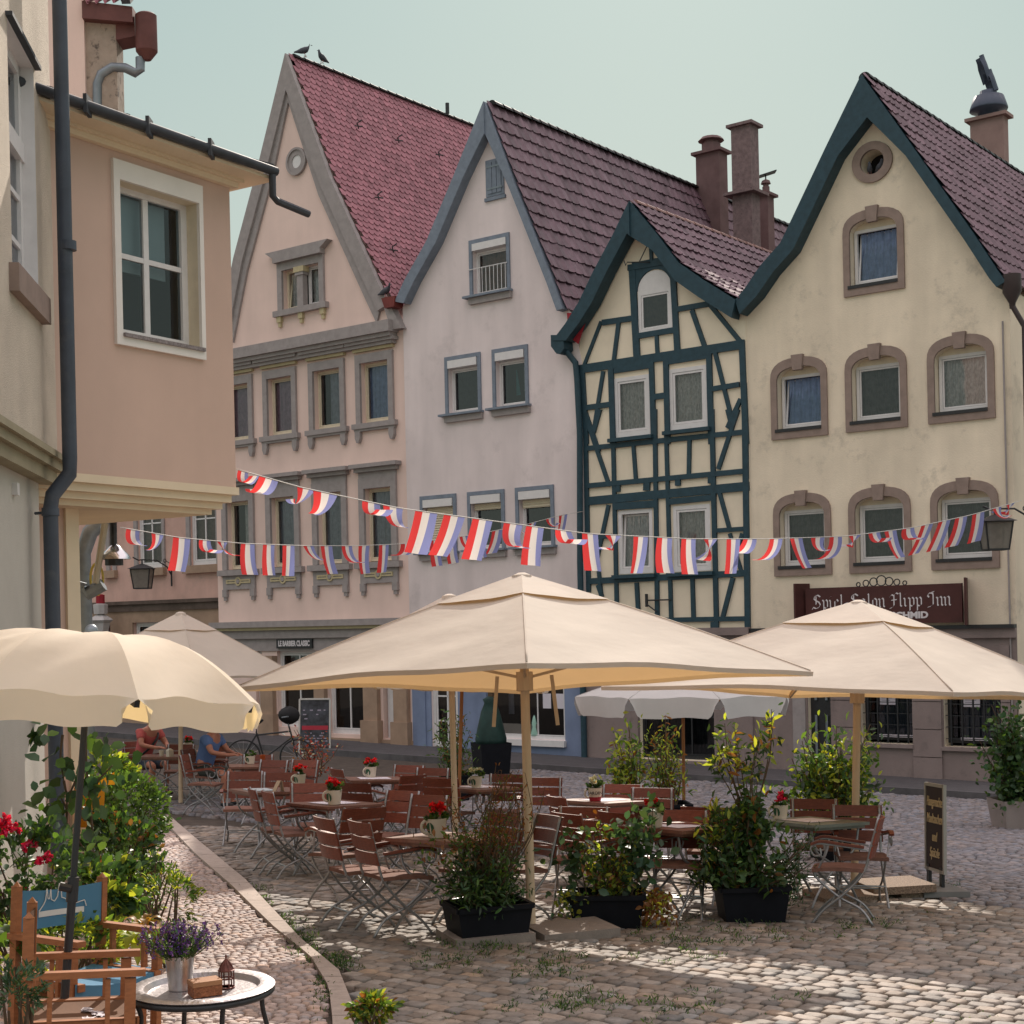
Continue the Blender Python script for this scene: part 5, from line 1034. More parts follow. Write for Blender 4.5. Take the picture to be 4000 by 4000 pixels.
# back-top pixel, facing (x,y), arms, label
CH=[((1391,3203),(.9,.45),1,'armchair nearest the camera, left of the front table'),
((1253,3188),(.9,.45),1,'armchair just left of the nearest chair, with a sunlit pale seat'),
((1408,3150),(-.66,.75),1,'riveted chair between the slatted table and the front table'),
((1035,3088),(.92,.38),1,'armchair at the left end of the slatted table'),
((976,3077),(.94,.3),1,'leftmost of the two chairs whose backs touch beside the magazine table'),
((1204,3056),(.25,-1),1,'chair behind the slatted table, its back partly hidden by the menu holder'),
((1373,3054),(.5,.85),1,'dark chair turned away between the slatted table and the round flower mug'),
((1308,3000),(.9,.45),1,'chair on the left of the far table with white paper sheet'),
((1090,3014),(.1,-1),1,'right one of the two bright chairs behind the magazine table'),
((948,3010),(.1,-1),1,'left one of the two bright chairs behind the magazine table'),
((1062,2966),(-.3,-.9),1,'chair with leaning back right of the man in blue'),
((1184,2966),(-.4,-.9),1,'chair with leaning back in front of the red leaved plant'),
((1590,2986),(-.35,-.92),0,'dark red chair behind the far table, left of its orange neighbour'),
((1682,2997),(-.2,-.95),0,'orange tinted chair standing farthest back beside the wooden pole'),
((1603,3024),(-.75,.6),1,'dark chair with back to us right of the far table with paper'),
((1713,3036),(.35,.9),1,'dark chair directly left of the white umbrella pole'),
((1563,3085),(-.55,-.8),0,'armless folding chair with leaning back in the middle of the terrace'),
((1665,3102),(-.5,-.85),0,'armless folding chair left of the white pole, before the brown seat'),
((1975,3021),(-.1,-1),1,'red chair behind the twiggy shrub, left of the front umbrella pole'),
((2112,3034),(-.1,-1),1,'red chair right behind the front umbrella pole'),
((2166,3107),(.9,.35),1,'near black chair at the left of the table with the lettered mug'),
((2270,3148),(-.15,-1),1,'red riveted chair in front of the table with the lettered mug'),
((2205,3172),(.85,.5),1,'dark chair overlapping the riveted chair before the lettered mug table'),
((2400,3168),(.8,.6),1,'dark chair back rising above the broad leaved planter'),
((2423,3060),(-.15,-1),1,'red three slat chair behind the lettered mug table beside the sunny shrub'),
((2540,3074),(-.15,-1),0,'chair with two visible slats in front of the sunny shrubs'),
((1958,3176),(-.72,-.7),1,'orange red chair behind the twiggy shrub at the right of the front table'),
((2128,3180),(-.85,-.45),1,'orange red chair just right of the front umbrella pole'),
((2655,3160),(-.2,-.95),1,'red chair behind the table with the white red flowered pot'),
((2750,3147),(.3,.95),1,'dark chair half hidden by the tall laurel planter'),
((2862,3158),(.2,.98),1,'chair peeping out right behind the laurel stem'),
((3173,3117),(-.1,-1),1,'red chair behind the green grey table, left of the pair'),
((3338,3141),(-.1,-1),1,'red chair behind the green grey table, partly hidden by the umbrella pole'),
((3424,3186),(-.95,.25),1,'armchair at the right end of the green grey table, turned left'),
((714,2945),(.95,-.1),1,'dark armchair between the two seated men, seen from its side'),
((1000,2945),(.2,-1),1,'dark red chair across the table from the man in blue'),
((700,2905),(.1,-1),1,'red chair farthest left behind the man in the pink shirt'),
((500,2925),(.78,-.62),1,'chair under the man in the pink shirt'),
((820,3000),(.93,-.3),1,'chair under the man in the blue shirt'),
((830,2910),(.1,-1),1,'dark chair behind the left umbrella pole')]
chairs={}
def chair(px,f,arm,label,pos=None):
    f=Vector((f[0],f[1],0)).normalized()
    if pos is None: p=gp(*px,.875); pos=p+f*.31
    pos=Vector((pos.x,pos.y,gz(pos.x,pos.y)-.008)); src=ch_arm if arm else ch_no
    if src.name in used: o=dup(src,'red slatted '+label,GC)
    else: o=src; used.add(src.name); o['label']='red slatted '+label; o['group']=GC
    return place(o,pos,f)
PB=gp(860,3120); PRd=gp(560,3095)
for px,f,arm,label in CH:
    if 'under the man' in label:
        q=gp(*((800,3028) if 'blue' in label else (560,2992)),.46); M=chair(px,f,arm,label,q).matrix_world.copy()
        if 'blue' in label: PB=M
        else: PRd=M
    else: chair(px,f,arm,label)
tb=make_table(m_top); tbs=make_table(m_top,slat=True); tbg=make_table(m_gtop); GT='wooden folding tables on the terrace'
TB=[(tb,(1745,3270),(.86,-.5),'front table with the mug of red flowers and a white sheet, nearest the camera'),
(tbs,(1300,3138),(1,.95),'slatted table left of the middle with a big mug planter'),
(tb,(1455,3041),(1,.25),'small far table with a white sheet and red flowers before the kerb'),
(tb,(985,2990),(1,.2),'table at which the man in blue sits'),
(tb,(640,2952),(1,.1),'table at which the man in the pink shirt sits'),
(tb,(1045,3086),(1,.6),'table with a magazine and a menu holder'),
(tb,(1868,3075),(1,.9),'table with the small green plant mug, left of the front umbrella pole'),
(tb,(2356,3126),(1,.9),'table with the lettered white and red mug'),
(tb,(2655,3228),(1,.8),'table behind the broad leaved planter with a round white sheet'),
(tbg,(3165,3207),(.79,.6),'green grey table at the right with thick curved legs'),
(tb,(815,2935),(1,.1),'farthest table with red flowers behind the left umbrella pole')]
TOPS=[]
for src,px,f,label in TB:
    p=gp(*px,.735); pos=Vector((p.x,p.y,gz(p.x,p.y)-.006)); lab=('' if label.startswith(('green','slatted')) else 'wooden ')+label
    if src.name in used: o=dup(src,lab,GT)
    else: o=src; used.add(src.name); o['label']=lab; o['group']=GT
    place(o,pos,f); TOPS.append(o)
def onpx(ti,px,py,z=.7415):
    M=TOPS[ti].matrix_world; n=M.to_3x3()@Vector((0,0,1)); o=M@Vector((0,0,z)); r=ray(px,py); return CAM+r*((o-CAM).dot(n)/r.dot(n))
def on(ti,x,y,z=.741): return TOPS[ti].matrix_world@Vector((x,y,z))
# ------------------------------------------------------------------ foliage
def leafmat(n,c,tr=.45,rough=.45,var=.2): return mat(n,c,rough,var=var,vs=4,attr=True,trans=tr,tcol=(1.5,1.4,.55),spec=.5)
m_leaf=leafmat('green_leaf',(.085,.16,.035)); m_leafd=leafmat('dark_green_leaf',(.042,.088,.034),.35); m_leafy=leafmat('yellow_green_leaf',(.33,.38,.06),.55); m_leafr=leafmat('reddish_leaf',(.30,.05,.04),.45); m_leafo=leafmat('rusty_leaf',(.23,.10,.035),.45); m_blu=leafmat('blue_green_leaf',(.07,.13,.075),.35)
m_petr=leafmat('red_petal',(.60,.012,.02),.4); m_petp=leafmat('pink_petal',(.62,.02,.10),.4); m_petv=leafmat('violet_petal',(.10,.04,.22),.3); m_petw=leafmat('white_petal',(.6,.6,.5),.3)
m_stem=mat('brown_stem',(.10,.065,.04),.8,var=.2,vs=20); m_stemg=mat('green_stem',(.08,.12,.04),.7,var=.2)
def leaves(name,parent,cen,size,mats,up=.3,asp=.45,out=None,fold=.25,weights=None,hang=0):
    """kite leaves with a folded midrib round the points in cen"""
    cen=np.asarray(cen,dtype=float); n=len(cen); off=np.array(ORG.get(rootof(parent).name,Vector())) if parent else np.zeros(3)
    d=rng.normal(0,1,(n,3)); 
    if out is not None: dd=cen-np.asarray(out); d=d*.6+dd/np.maximum(1e-6,np.linalg.norm(dd,axis=1,keepdims=True))
    d[:,2]+=up-hang; d/=np.linalg.norm(d,axis=1,keepdims=True); r=rng.normal(0,1,(n,3)); sd=np.cross(d,r); sd/=np.linalg.norm(sd,axis=1,keepdims=True); nm=np.cross(sd,d); nm*=np.sign(nm[:,[2]]+1e-9)
    L=size*rng.uniform(.6,1.25,(n,1)); Wd=L*asp/2
    V=np.stack([cen,cen+d*L*.3+sd*Wd*.8+nm*L*fold*.3,cen+d*L*.65+sd*Wd*.85+nm*L*fold*.25,cen+d*L-nm*L*.12,cen+d*L*.65-sd*Wd*.85+nm*L*fold*.25,cen+d*L*.3-sd*Wd*.8+nm*L*fold*.3,cen+d*L*.5],1)-off
    b=(np.arange(n)*7)[:,None,None]; f=np.array([[0,1,2,6],[6,2,3,3],[0,6,4,5],[6,3,4,4]]); 
    q=np.array([[0,1,2,6],[0,6,4,5]]); t=np.array([[6,2,3],[6,3,4]])
    me=npmesh(name,V.reshape(-1,3),np.concatenate([(q[None]+b).ravel(),(t[None]+b).ravel()]),np.concatenate([np.full(2*n,4),np.full(2*n,3)]))
    c=rng.uniform(.55,1.45,n); h=rng.normal(0,.1,n); colattr(me,np.repeat(np.stack([c*(1+h),c,c*(1-h)],1),7,axis=0))
    ms=mats if isinstance(mats,(list,tuple)) else [mats]; o=mkobj(name,me,ms,parent)
    if len(ms)>1:
        mi=rng.choice(len(ms),n,p=weights); me.polygons.foreach_set('material_index',np.concatenate([np.repeat(mi,2),np.repeat(mi,2)]).astype(np.int32))
    return o
def cloud(c,r,n,clump=0,shell=.5):
    """points in an ellipsoid, gathered in clumps"""
    c=np.array(c); r=np.array(r); k=clump or max(4,n//28); v=rng.normal(0,1,(k,3)); v/=np.linalg.norm(v,axis=1,keepdims=True); v*=rng.uniform(shell,1,(k,1))**.6
    w=v[rng.integers(0,k,n)]+rng.normal(0,.13,(n,3)); return c+w*r
def stemtube(mb,a,b,r=.008,bend=.06,n=5):
    a=Vector(a); b=Vector(b); m=a.lerp(b,.5)+Vector((random.uniform(-1,1),random.uniform(-1,1),0))*bend*(b-a).length; mb.tube(spl([a,m,b],3),[r*(1-.6*i/6) for i in range(7)],n)
# ------------------------------------------------------------------ mugs with flowers, table sheets
m_mug=mat('cream_mug',(.60,.54,.44),.35,var=.05,vs=6,spec=.5); m_gdisc=mat('green_emblem',(.03,.10,.055),.5,var=.1)
def mug(ti,x,y,label,flower,sc_=1.0,handle=(-1,.1),red=False):
    p=onpx(ti,x,y); t=thing('mug_planter',label,'flower mug',p,'mug planters on the tables'); k=sc_
    mb=MB(); mb.lathe([(.048*k,0),(.056*k,.005),(.074*k,.135*k),(.068*k,.135*k),(.052*k,.06*k),(.001,.06*k)],p,20); mg=obj('mug',mb,m_mug,t,smooth='auto')
    h=Vector((handle[0],handle[1],0)).normalized(); z=Vector((0,0,1)); c=p+h*.062*k+z*.075*k
    mb=MB(); mb.tube([c+h*(.04*k*sin(a))+z*(.045*k*cos(a)) for a in np.linspace(-.2,pi+.2,10)],.011*k,7); obj('handle',mb,m_mug,mg,smooth=True)
    e=(Vector((0,-1,0))+h*.8).normalized(); mb=MB(); s_=e.cross(z)
    if red:
        mb.lathe([(.0565*k,.004),(.0635*k,.045*k)],p,20); obj('red_band',mb,m_red,mg); text_on(t,'JARDIN',0,0,.045*k,m_black,name='lettering',axes=(p+z*.085*k-Vector((0,.066*k,0)),Vector((1,0,0)),z,Vector((0,-1,0)))) if True else None
    else: mb.add([p+e*(.0645*k+.006*k*sin(a))+s_*(.034*k*cos(a))+z*(.072*k+.04*k*sin(a)) for a in np.linspace(0,2*pi,15)[:-1]],[tuple(range(14))]); obj('emblem',mb,m_gdisc,mg)
    c=p+z*(.155*k); leaves('foliage',t,cloud(c,(.075*k,.075*k,.05*k),170),.04*k,[m_leafd,m_leaf],asp=.7,out=p+z*.08)
    if flower: leaves('blossom',t,cloud(c+z*.05*k,(.07*k,.07*k,.035*k),230,9,.2),.024*k,flower,asp=.95,up=.8)
    return t
mug(0,1705,3272,'cream mug planter with red flowers on the front table',m_petr,1.12,(-1,-.1)); mug(1,1306,3143,'wide cream mug planter with dark red flowers on the slatted table',m_petr,1.1,(-1,.1))
mug(2,1449,3037,'cream mug with bright red flowers on the far table with paper',m_petr,1.05,(-1,-.6)); mug(3,980,2985,'small cream mug with a red foot on the table of the man in blue',None,.9,(-1,.2),False)
mug(5,1172,3068,'flower mug with dark red blossoms beyond the menu holder',m_petr,1.0); mug(6,1861,3077,'cream mug with green leaves on the table left of the front pole',m_petw,1.0,(-1,-.3))
mug(7,2325,3129,'white and red lettered mug with small white flowers',m_petw,1.05,(-1,.2),True); mug(8,2560,3232,'pale mug with crimson flowers behind the broad leaved planter',m_petr,1.0,(-1,.1)); mug(9,3049,3200,'cream mug with pink flowers on the green grey table',m_petp,1.0,(-1,.1)); mug(10,737,2931,'tiny flower mug on the farthest table by the left pole',m_petr,1.0)
for ti,lab in ((0,'white paper sheet on the front table under the flower mug'),(1,'grey paper sheet on the slatted table'),(2,'white paper sheet on the far table'),(6,'pale sheet on the table left of the front pole'),(7,'white sheet under the lettered mug'),(8,'round edged white sheet on the table behind the broad leaved planter'),(9,'white sheet on the green grey table')):
    mb=MB(); M=TOPS[ti].matrix_world; mb.add([M@Vector((x,y,.7425)) for x,y in ((-.2,-.2),(.16,-.2),(.16,.2),(-.2,.2))],[(0,1,2,3)]); mb.add([M@Vector((x,y,.744)) for x,y in ((-.2,-.2),(.16,-.2),(.16,.2),(-.2,.2))],[(0,1,2,3)]); tag(obj('table_sheet',mb,m_paper,recalc=False),lab,'table sheet','paper sheets on the tables')
M=TOPS[5].matrix_world; mb=MB(); 
for a in (-.05,.05): mb.hexa([M@Vector(q) for q in ((.2,a-.004,.742),(.3,a-.004,.742),(.3,a+.004,.742),(.2,a+.004,.742),(.24,-.004+a*.2,.86),(.34,-.004+a*.2,.86),(.34,.004+a*.2,.86),(.24,.004+a*.2,.86))])
tag(obj('menu_holder',mb,mat('beige_card',(.42,.30,.20),.7)),'upright beige menu card standing on the magazine table','menu')
mb=MB(); mb.hexa([M@Vector(q) for q in ((-.2,-.25,.742),(.2,-.3,.742),(.22,-.02,.742),(-.18,.03,.742),(-.2,-.25,.75),(.2,-.3,.75),(.22,-.02,.75),(-.18,.03,.75))]); tag(obj('magazine',mb,mat('pale_blue_magazine',(.45,.52,.56),.4)),'pale blue magazine lying on the table with the menu holder','magazine')
# ------------------------------------------------------------------ market umbrellas
m_can=mat('ecru_canopy',(.66,.60,.52),.85,var=.03,vs=2.5,trans=.28,tcol=(1.15,.80,.40),bump=.22,bs=2.2,ani=(1,1,3),bdist=.05)
m_canw=mat('white_canopy',(.62,.61,.60),.85,var=.04,vs=2,trans=.22,bump=.35,bs=3,bdist=.04)
m_pole=mat('pale_wood_pole',(.60,.47,.33),.6,var=.1,vs=4,ani=(8,8,1)); m_polew=mat('orange_wood_pole',(.36,.15,.055),.55,var=.2,vs=5,ani=(8,8,1)); m_slab=mat('concrete_slab',(.24,.205,.18),.9,var=.15,vs=9,bump=.5,bs=80,dirt=(.1,.09,.08),dirtamt=.3)
m_slabp=mat('pebble_slab',(.24,.17,.125),.8,var=.6,vs=70,bump=1,bs=60)
def umbrella(label,base,half,rim,peak,yaw,can=None,nside=4,pole=m_pole,tilt=1.15,sag=.06,vent=.30,valance=0,polew=.036,dome=0,nx=None):
    can=can or m_can; t=thing('market_umbrella',label,'umbrella',(0,0,0),'market umbrellas'); n=nside; cs=[Vector((half*cos(yaw+2*pi*i/n),half*sin(yaw+2*pi*i/n),rim)) for i in range(n)]; pk=Vector((0,0,peak))
    def pt(i,a,b):
        c0,c1=cs[i],cs[(i+1)%n]; e=c0.lerp(c1,a); p=pk.lerp(e,b); s_=4*a*(1-a); p.z-=sag*s_*sin(pi*min(1,b*.9))*.9-sag*.9*s_*b*b; r_=1-.07*s_*b; p.x*=r_; p.y*=r_
        p.z+=dome*sin(pi*b)*half*.5 + .012*half*sin(pi*b)*(0 if dome else 1)+.012*sin(b*17+a*9+i*2)*s_*b
        return p
    mb=MB(); v0=.10
    for i in range(n): mb.grid(lambda a,b:pt(i,a,v0+(1-v0)*b),12,12)
    for i in range(n):                          # hem turned down
        hv=valance or .035; m_=24 if valance else 12
        def hm(a,b):
            p=pt(i,a,1.0); s_=4*a*(1-a); ins=(.07*min(1,b)*(1-min(1,s_*3)) if valance else 0); q=p.copy(); cdir=(cs[(i+1)%n]-cs[i]).normalized()
            q+=cdir*(ins*(1 if a<.5 else -1))+Vector((p.x,p.y,0)).normalized()*(.02*b if valance else -.006*b); q.z-=hv*b*(min(1,.35+s_*1.6) if valance else 1); return q
        mb.grid(hm,m_,3)
    if not dome:
        for i in range(n):
            mb.tube([pt(i,0,b_)+Vector((0,0,.001)) for b_ in np.linspace(.12,.99,12)],.007,5)
    cn=obj('canopy',mb,can,t,smooth=True)
    if vent:
        mb=MB()
        def vt(i,a,b):
            p=pt(i,a,b*vent); p.z+=.014+.018*b*4*a*(1-a); return p
        for i in range(n): mb.grid(lambda a,b:vt(i,a,.06+.94*b),8,5)
        mb.lathe([(.10,peak-.06),(.08,peak-.01),(.03,peak+.012)],(0,0,0),12); obj('vent_flap',mb,can,cn,smooth='auto')
    for i in range(n):
        mb=MB(); a=pk+Vector((0,0,-.12)); b=cs[i]*.985; b.z=rim-.02; mb.bar(a,b,.022,.03); rb=obj('rib',mb,pole if pole is m_pole else m_polew,t)
        mb=MB(); q=a.lerp(b,.55); q.z-=.01; mb.bar(Vector((0,0,rim+.02))+Vector((q.x,q.y,0)).normalized()*.05,q,.02,.022); obj('strut',mb,pole,rb)
    mb=MB(); mb.tube([(0,0,.02),(0,0,peak-.03)],polew,12); obj('pole',mb,pole,t,smooth='auto'); mb=MB(); mb.tube([(0,0,rim-.09),(0,0,rim+.06)],polew*1.9,10); mb.tube([(0,0,peak-.2),(0,0,peak-.06)],polew*1.6,10); obj('hub',mb,pole,t)
    b=Vector(base); place(t,(b.x,b.y,gz(b.x,b.y)),(0,1,0),tilt,nx); return t
def rel(px,py,Y,base): return at(px,py,Y)
# front umbrella
def hgt(px,py,b,Y): return at(px,py,Y).z-gz(b.x,b.y)
b=gp(2076,3640); u=umbrella('large ecru market umbrella in the centre, its pole in the middle of the picture',b,2.28,1.965,2.80,-pi/2,sag=.05,nx=-.004,tilt=1.6)
mb=MB()
for a,d_ in (((-.35,-.42),0),((.3,-.12),.0)): 
    M=Matrix.Rotation(.35,3,'Z'); p=Vector((b.x+a[0],b.y+a[1],0)); p.z=gz(p.x,p.y)
    tag(obj('base_slab',MB().box(p+Vector((0,0,.035)),(.62,.5,.07),0,M),m_slab),'grey concrete slab lying by the centre pole, '+('left one' if a[0]<0 else 'right one beside the planter'),'slab','slabs round the centre pole')
mb=MB()
for sx in (-.24,.24): mb.bar(u.matrix_world@Vector((sx*.9,.1,2.0)),u.matrix_world@Vector((sx*1.06,.1,1.60)),.03,.008,(0,1,0))
o=obj('canopy_strap',mb,m_pole); o.parent=u; o.matrix_parent_inverse=u.matrix_world.inverted(); 
b=gp(1782,3345); umbrella('ecru market umbrella behind the central one, left of its peak',b,1.9,1.98,2.98,-pi/2+.1,sag=.05,polew=.034,nx=-.007,tilt=1.5)
b=gp(706,3140); umbrella('ecru market umbrella farthest left over the two seated men, with flag shadows on it',b,1.9,1.99,3.02,-pi/2+.35,sag=.05,tilt=.6,polew=.035)
b=gp(3337,3492); umbrella('ecru market umbrella on the right below the brown shop sign',b,2.45,1.88,2.76,-pi/2+.08,sag=.05,nx=.05)
for a,w_,z_,ms,lab in (((-.15,-.28),.62,.05,m_slabp,'pebble slab in front of the right umbrella pole, lower left one'),((.35,-.05),.62,.12,m_slabp,'pebble slab at the foot of the right umbrella pole, topmost'),((.62,.05),.6,.05,m_slabp,'pebble slab sticking out at the right of the right umbrella pole')):
    p=Vector((b.x+a[0],b.y+a[1],0)); p.z=gz(p.x,p.y)+z_-.03; tag(obj('base_slab',MB().box(p,(w_,w_*.85,.07),0,Matrix.Rotation(.2,3,'Z')),ms),lab,'slab','slabs round the right pole')
b=gp(2672,3200); umbrella('white octagonal umbrella on an orange wooden pole behind the right umbrella',b,1.62,1.80,2.27,.2,can=m_canw,nside=8,pole=m_polew,valance=.28,polew=.025,sag=.02,vent=0,tilt=.5)
b=gp(1790,3215); umbrella('small ecru umbrella on a slanted orange wooden pole behind the central one',b,1.3,2.0,2.5,.3,nside=8,pole=m_polew,valance=.16,polew=.025,sag=.02,vent=0,tilt=1.6)
# balcony parasol close on the left
Yp=6.75; top=at(356,2478,Yp+.06); ft=at(248,3960,Yp-.04); zax=(top-ft).normalized(); gzf=gz(ft.x,ft.y); ft2=ft-zax*((ft.z-gzf)/zax.z)
t=umbrella('small cream garden parasol with scalloped valance close on the left',ft2,.82,0,.25,-1.047,nside=8,valance=.125,vent=0,dome=.33,sag=.015,polew=.001)
for k_ in list(kids(t)):
    if k_.name.split('.')[0] in ('pole','hub'): bpy.data.objects.remove(k_)
ht=(top-ft2).length; xax=Vector((1,0,0)); xax=(xax-zax*xax.dot(zax)).normalized(); yax=zax.cross(xax)
Mt=Matrix((xax,yax,zax)).transposed().to_4x4(); Mt.translation=ft2+zax*(ht-.275); t.matrix_world=Mt
for c_ in kids(t):
    c_.data.materials.clear(); c_.data.materials.append(mat('cream_parasol_cloth',(.88,.79,.66),.85,var=.03,vs=2.5,trans=.4,tcol=(1,.85,.5),bump=.25,bs=5,bdist=.02) if c_.name.startswith('canopy') else m_black)
mb=MB(); L0=-(ht-.275); mb.tube([(0,0,L0),(0,0,L0+.9)],.019,12); mb.tube([(0,0,L0+.85),(0,0,.23)],.015,12); mb.tube([(0,0,L0+.86),(0,0,L0+.97)],.026,12); mb.tube([(-.0,-.02,L0+.92),(-.05,-.03,L0+.93)],.02,8); obj('pole',mb,mat('anthracite_pole',(.028,.03,.036),.4,var=.1,spec=.6),t,smooth='auto')
mb=MB(); mb.lathe([(.03,.24),(.022,.265)],(0,0,0),12); mb.ball((0,0,.29),.031,10); obj('finial',mb,m_steel,t,smooth=True)
mb=MB(); mb.lathe([(.22,L0-.0),(.22,L0+.04),(.05,L0+.09),(.03,L0+.2)],(0,0,0),20); obj('foot',mb,m_black,t,smooth='auto')
# ------------------------------------------------------------------ director's chairs, tray table and what stands on it
m_teak=mat('orange_brown_teak',(.33,.125,.05),.5,var=.2,vs=6,ani=(3,3,12),spec=.4)
def director(label,pos,f,cloth,rot=0):
    t=thing('director_chair',label,'chair'); X=.265; m_c=mat(*cloth)
    for sx in (-1,1):
        mb=MB(); mb.box((sx*X,-.22,.43),(.032,.045,.86)); mb.lathe([(.001,.025),(.022,.0)],(sx*X,-.22,.858),8); obj('back_post',mb,m_teak,t)
        mb=MB(); mb.box((sx*X,.19,.30),(.032,.045,.60)); mb.box((sx*X,.10,.30),(.028,.02,.60)); obj('front_post',mb,m_teak,t)
        mb=MB(); mb.box((sx*X,.0,.622),(.055,.50,.028)); obj('armrest',mb,m_teak,t)
        mb=MB(); mb.box((sx*X,0,.05),(.04,.46,.035)); mb.box((sx*X*.9,0,.415),(.04,.46,.035)); mb.box((sx*X,-.13,.52),(.028,.02,.18)); obj('side_rail',mb,m_teak,t)
    for y in (-.12,.14):
        for sg in (-1,1): mb=MB(); mb.bar((sg*X*.95,y+.012*sg,.07),(-sg*X*.9,y+.012*sg,.40),.045,.02,(0,1,0)); obj('cross_leg',mb,m_teak,t)
    mb=MB(); mb.grid(lambda u,v:Vector(((u-.5)*.54,-.205-.035*sin(pi*u),.64+.20*v-.02*sin(pi*u)*v)),10,4); mb.grid(lambda u,v:Vector(((u-.5)*.54,-.20-.035*sin(pi*u),.64+.20*v-.02*sin(pi*u)*v)),10,4); bk=obj('back_cloth',mb,m_c,t,smooth=True,recalc=False)
    mb=MB(); mb.grid(lambda u,v:Vector(((u-.5)*.54,-.22+.44*v,.435-.03*sin(pi*u))),10,4); 
    for v in (-.22,.22): mb.grid(lambda a,b:Vector(((a-.5)*.54,v,.435-.03*sin(pi*a)-.06*b)),10,1)
    obj('seat_cloth',mb,m_c,t,smooth='auto'); place(t,pos,f); return t,bk
p=gp(330,3790,.45); p.z=gz(p.x,p.y); dcb,bk=director("director's chair with blue cloth and a white town skyline print",p,(.83,-.55),('blue_canvas',(.085,.22,.36),.85,.06,6))
mb=MB(); sk=[(-.16,.0),(-.15,.03),(-.1,.02),(-.06,.035),(-.03,.05),(-.015,.055),(-.01,.10),(0,.125),(.012,.06),(.03,.04),(.05,.05),(.055,.1),(.062,.055),(.072,.055),(.08,.105),(.088,.05),(.1,.03),(.13,.0)]
yb=lambda x:-.20-.035*cos(x/.54*pi)+.004
for (a,b),(c,d) in zip(sk[:-1],sk[1:]): mb.bar((a,yb(a)+.002,.725+b),(c,yb(c)+.002,.725+d),.004,.004)
mb.grid(lambda u,v:Vector((-.15+.28*u,yb(-.15+.28*u),.695+.028*v)),8,1); o=obj('skyline_print',mb,m_white,bk)
p=gp(300,3930,.45); p.z=gz(p.x,p.y); dcn,bk=director("director's chair with brown cloth, nearest the camera at the left edge",p,(.96,.28),('brown_canvas',(.155,.082,.05),.85,.08,8))
mb=MB(); rr=random.Random(4)
for cx,cy,w_ in ((-.08,.02,.05),(.02,.06,.06),(.12,.03,.05)):
    for i in range(9): mb.add([Vector((cx+rr.uniform(-w_,w_),cy+rr.uniform(-.03,.03),.412+.001*i))+Vector(q) for q in ((0,0,0),(.03,.004,0),(.028,.012,0),(.002,.01,0))],[(0,1,2,3)])
obj('seat_print',mb,m_paper,bk)
m_tray=mat('hammered_aluminium',(.45,.42,.43),.38,var=.12,vs=14,metal=.75,bump=.4,bs=30)
p=gp(790,3850,.52); base=Vector((p.x,p.y,gz(p.x,p.y))); t=thing('tray_table','oval metal tray table on curved black legs in the lower left','table',base); zt=base.z+.50
mb=MB(); mb.lathe([(.001,.0),(.235,.0),(.25,.022),(.30,.026),(.315,.016),(.30,.006),(.25,-.006),(.001,-.01)],(p.x,p.y,zt),40); obj('tray',mb,m_tray,t,smooth='auto')
mb=MB(); mb.tube([Vector((p.x+.30*cos(a),p.y+.30*sin(a),zt-.005)) for a in np.linspace(0,2*pi,41)],.014,6,cap=False); obj('rim_ring',mb,m_black,t,smooth=True)
for i in range(4):
    a=.5+i*pi/2; mb=MB(); ca_,sa_=cos(a),sin(a); mb.tube(spl([(p.x+.29*ca_,p.y+.29*sa_,zt-.01),(p.x+.27*ca_,p.y+.27*sa_,zt-.1),(p.x+.31*ca_,p.y+.31*sa_,zt-.3),(p.x+.29*ca_,p.y+.29*sa_,base.z-.01)]),.011,7); obj('leg',mb,m_black,t,smooth=True)
mb=MB(); 
c=Vector((p.x-.10,p.y+.02,zt+.003)); t=thing('zinc_bucket','zinc bucket of blooming lavender on the tray table','flower pot',c); mb.lathe([(.05,0),(.062,.13),(.066,.15),(.060,.15),(.056,.12)],c,24); obj('bucket',mb,mat('dented_zinc',(.50,.49,.48),.3,var=.2,vs=14,metal=.85,bump=.3,bs=20),t,smooth='auto')
mb=MB(); vs=[]; 
for i in range(150):
    a=random.uniform(0,2*pi); r=random.uniform(0,.055); q=c+Vector((r*cos(a),r*sin(a),.13)); e=q+Vector((cos(a)*r*2.2+random.uniform(-.03,.03),sin(a)*r*2.2+random.uniform(-.03,.03),random.uniform(.05,.14))); stemtube(mb,q,e,.0025,.1,3); vs.append((q,e))
obj('stem',mb,m_stemg,t); cen=np.array([q.lerp(e,random.uniform(.2,1)) for q,e in vs for _ in range(7)]); leaves('foliage',t,cen,.035,[m_blu,m_leaf],asp=.16,up=.9,out=c); cen=np.array([e+Vector((random.gauss(0,.004),random.gauss(0,.004),random.uniform(-.03,.02))) for q,e in vs if e.z>c.z+.19 for _ in range(16)]); leaves('blossom',t,cen,.011,m_petv,asp=.9,up=.6)
M=Matrix.Rotation(.5,3,'Z'); c=Vector((p.x+.03,p.y-.09,zt+.003)); t=thing('carved_box','small carved wooden box on the tray table','box',c); mb=MB(); mb.box(c+Vector((0,0,.022)),(.125,.09,.044),0,M); obj('box_body',mb,mat('carved_wood',(.24,.085,.035),.6,var=.4,vs=60,bump=1,bs=70),t); mb=MB(); mb.box(c+Vector((0,0,.055)),(.128,.093,.02),0,M); obj('lid',mb,mat('light_wood_lid',(.34,.16,.075),.6,var=.2,vs=8),t)
c=Vector((p.x+.10,p.y+.03,zt+.003)); t=thing('metal_lantern','small rusty openwork metal lantern on the tray table','lantern',c); mb=MB(); n=6
for i in range(n):
    a=2*pi*i/n; q=Vector((cos(a),sin(a),0)); mb.tube([c+q*.032,c+q*.032+Vector((0,0,.075)),c+q*.022+Vector((0,0,.10)),c+Vector((0,0,.125))],.0035,5)
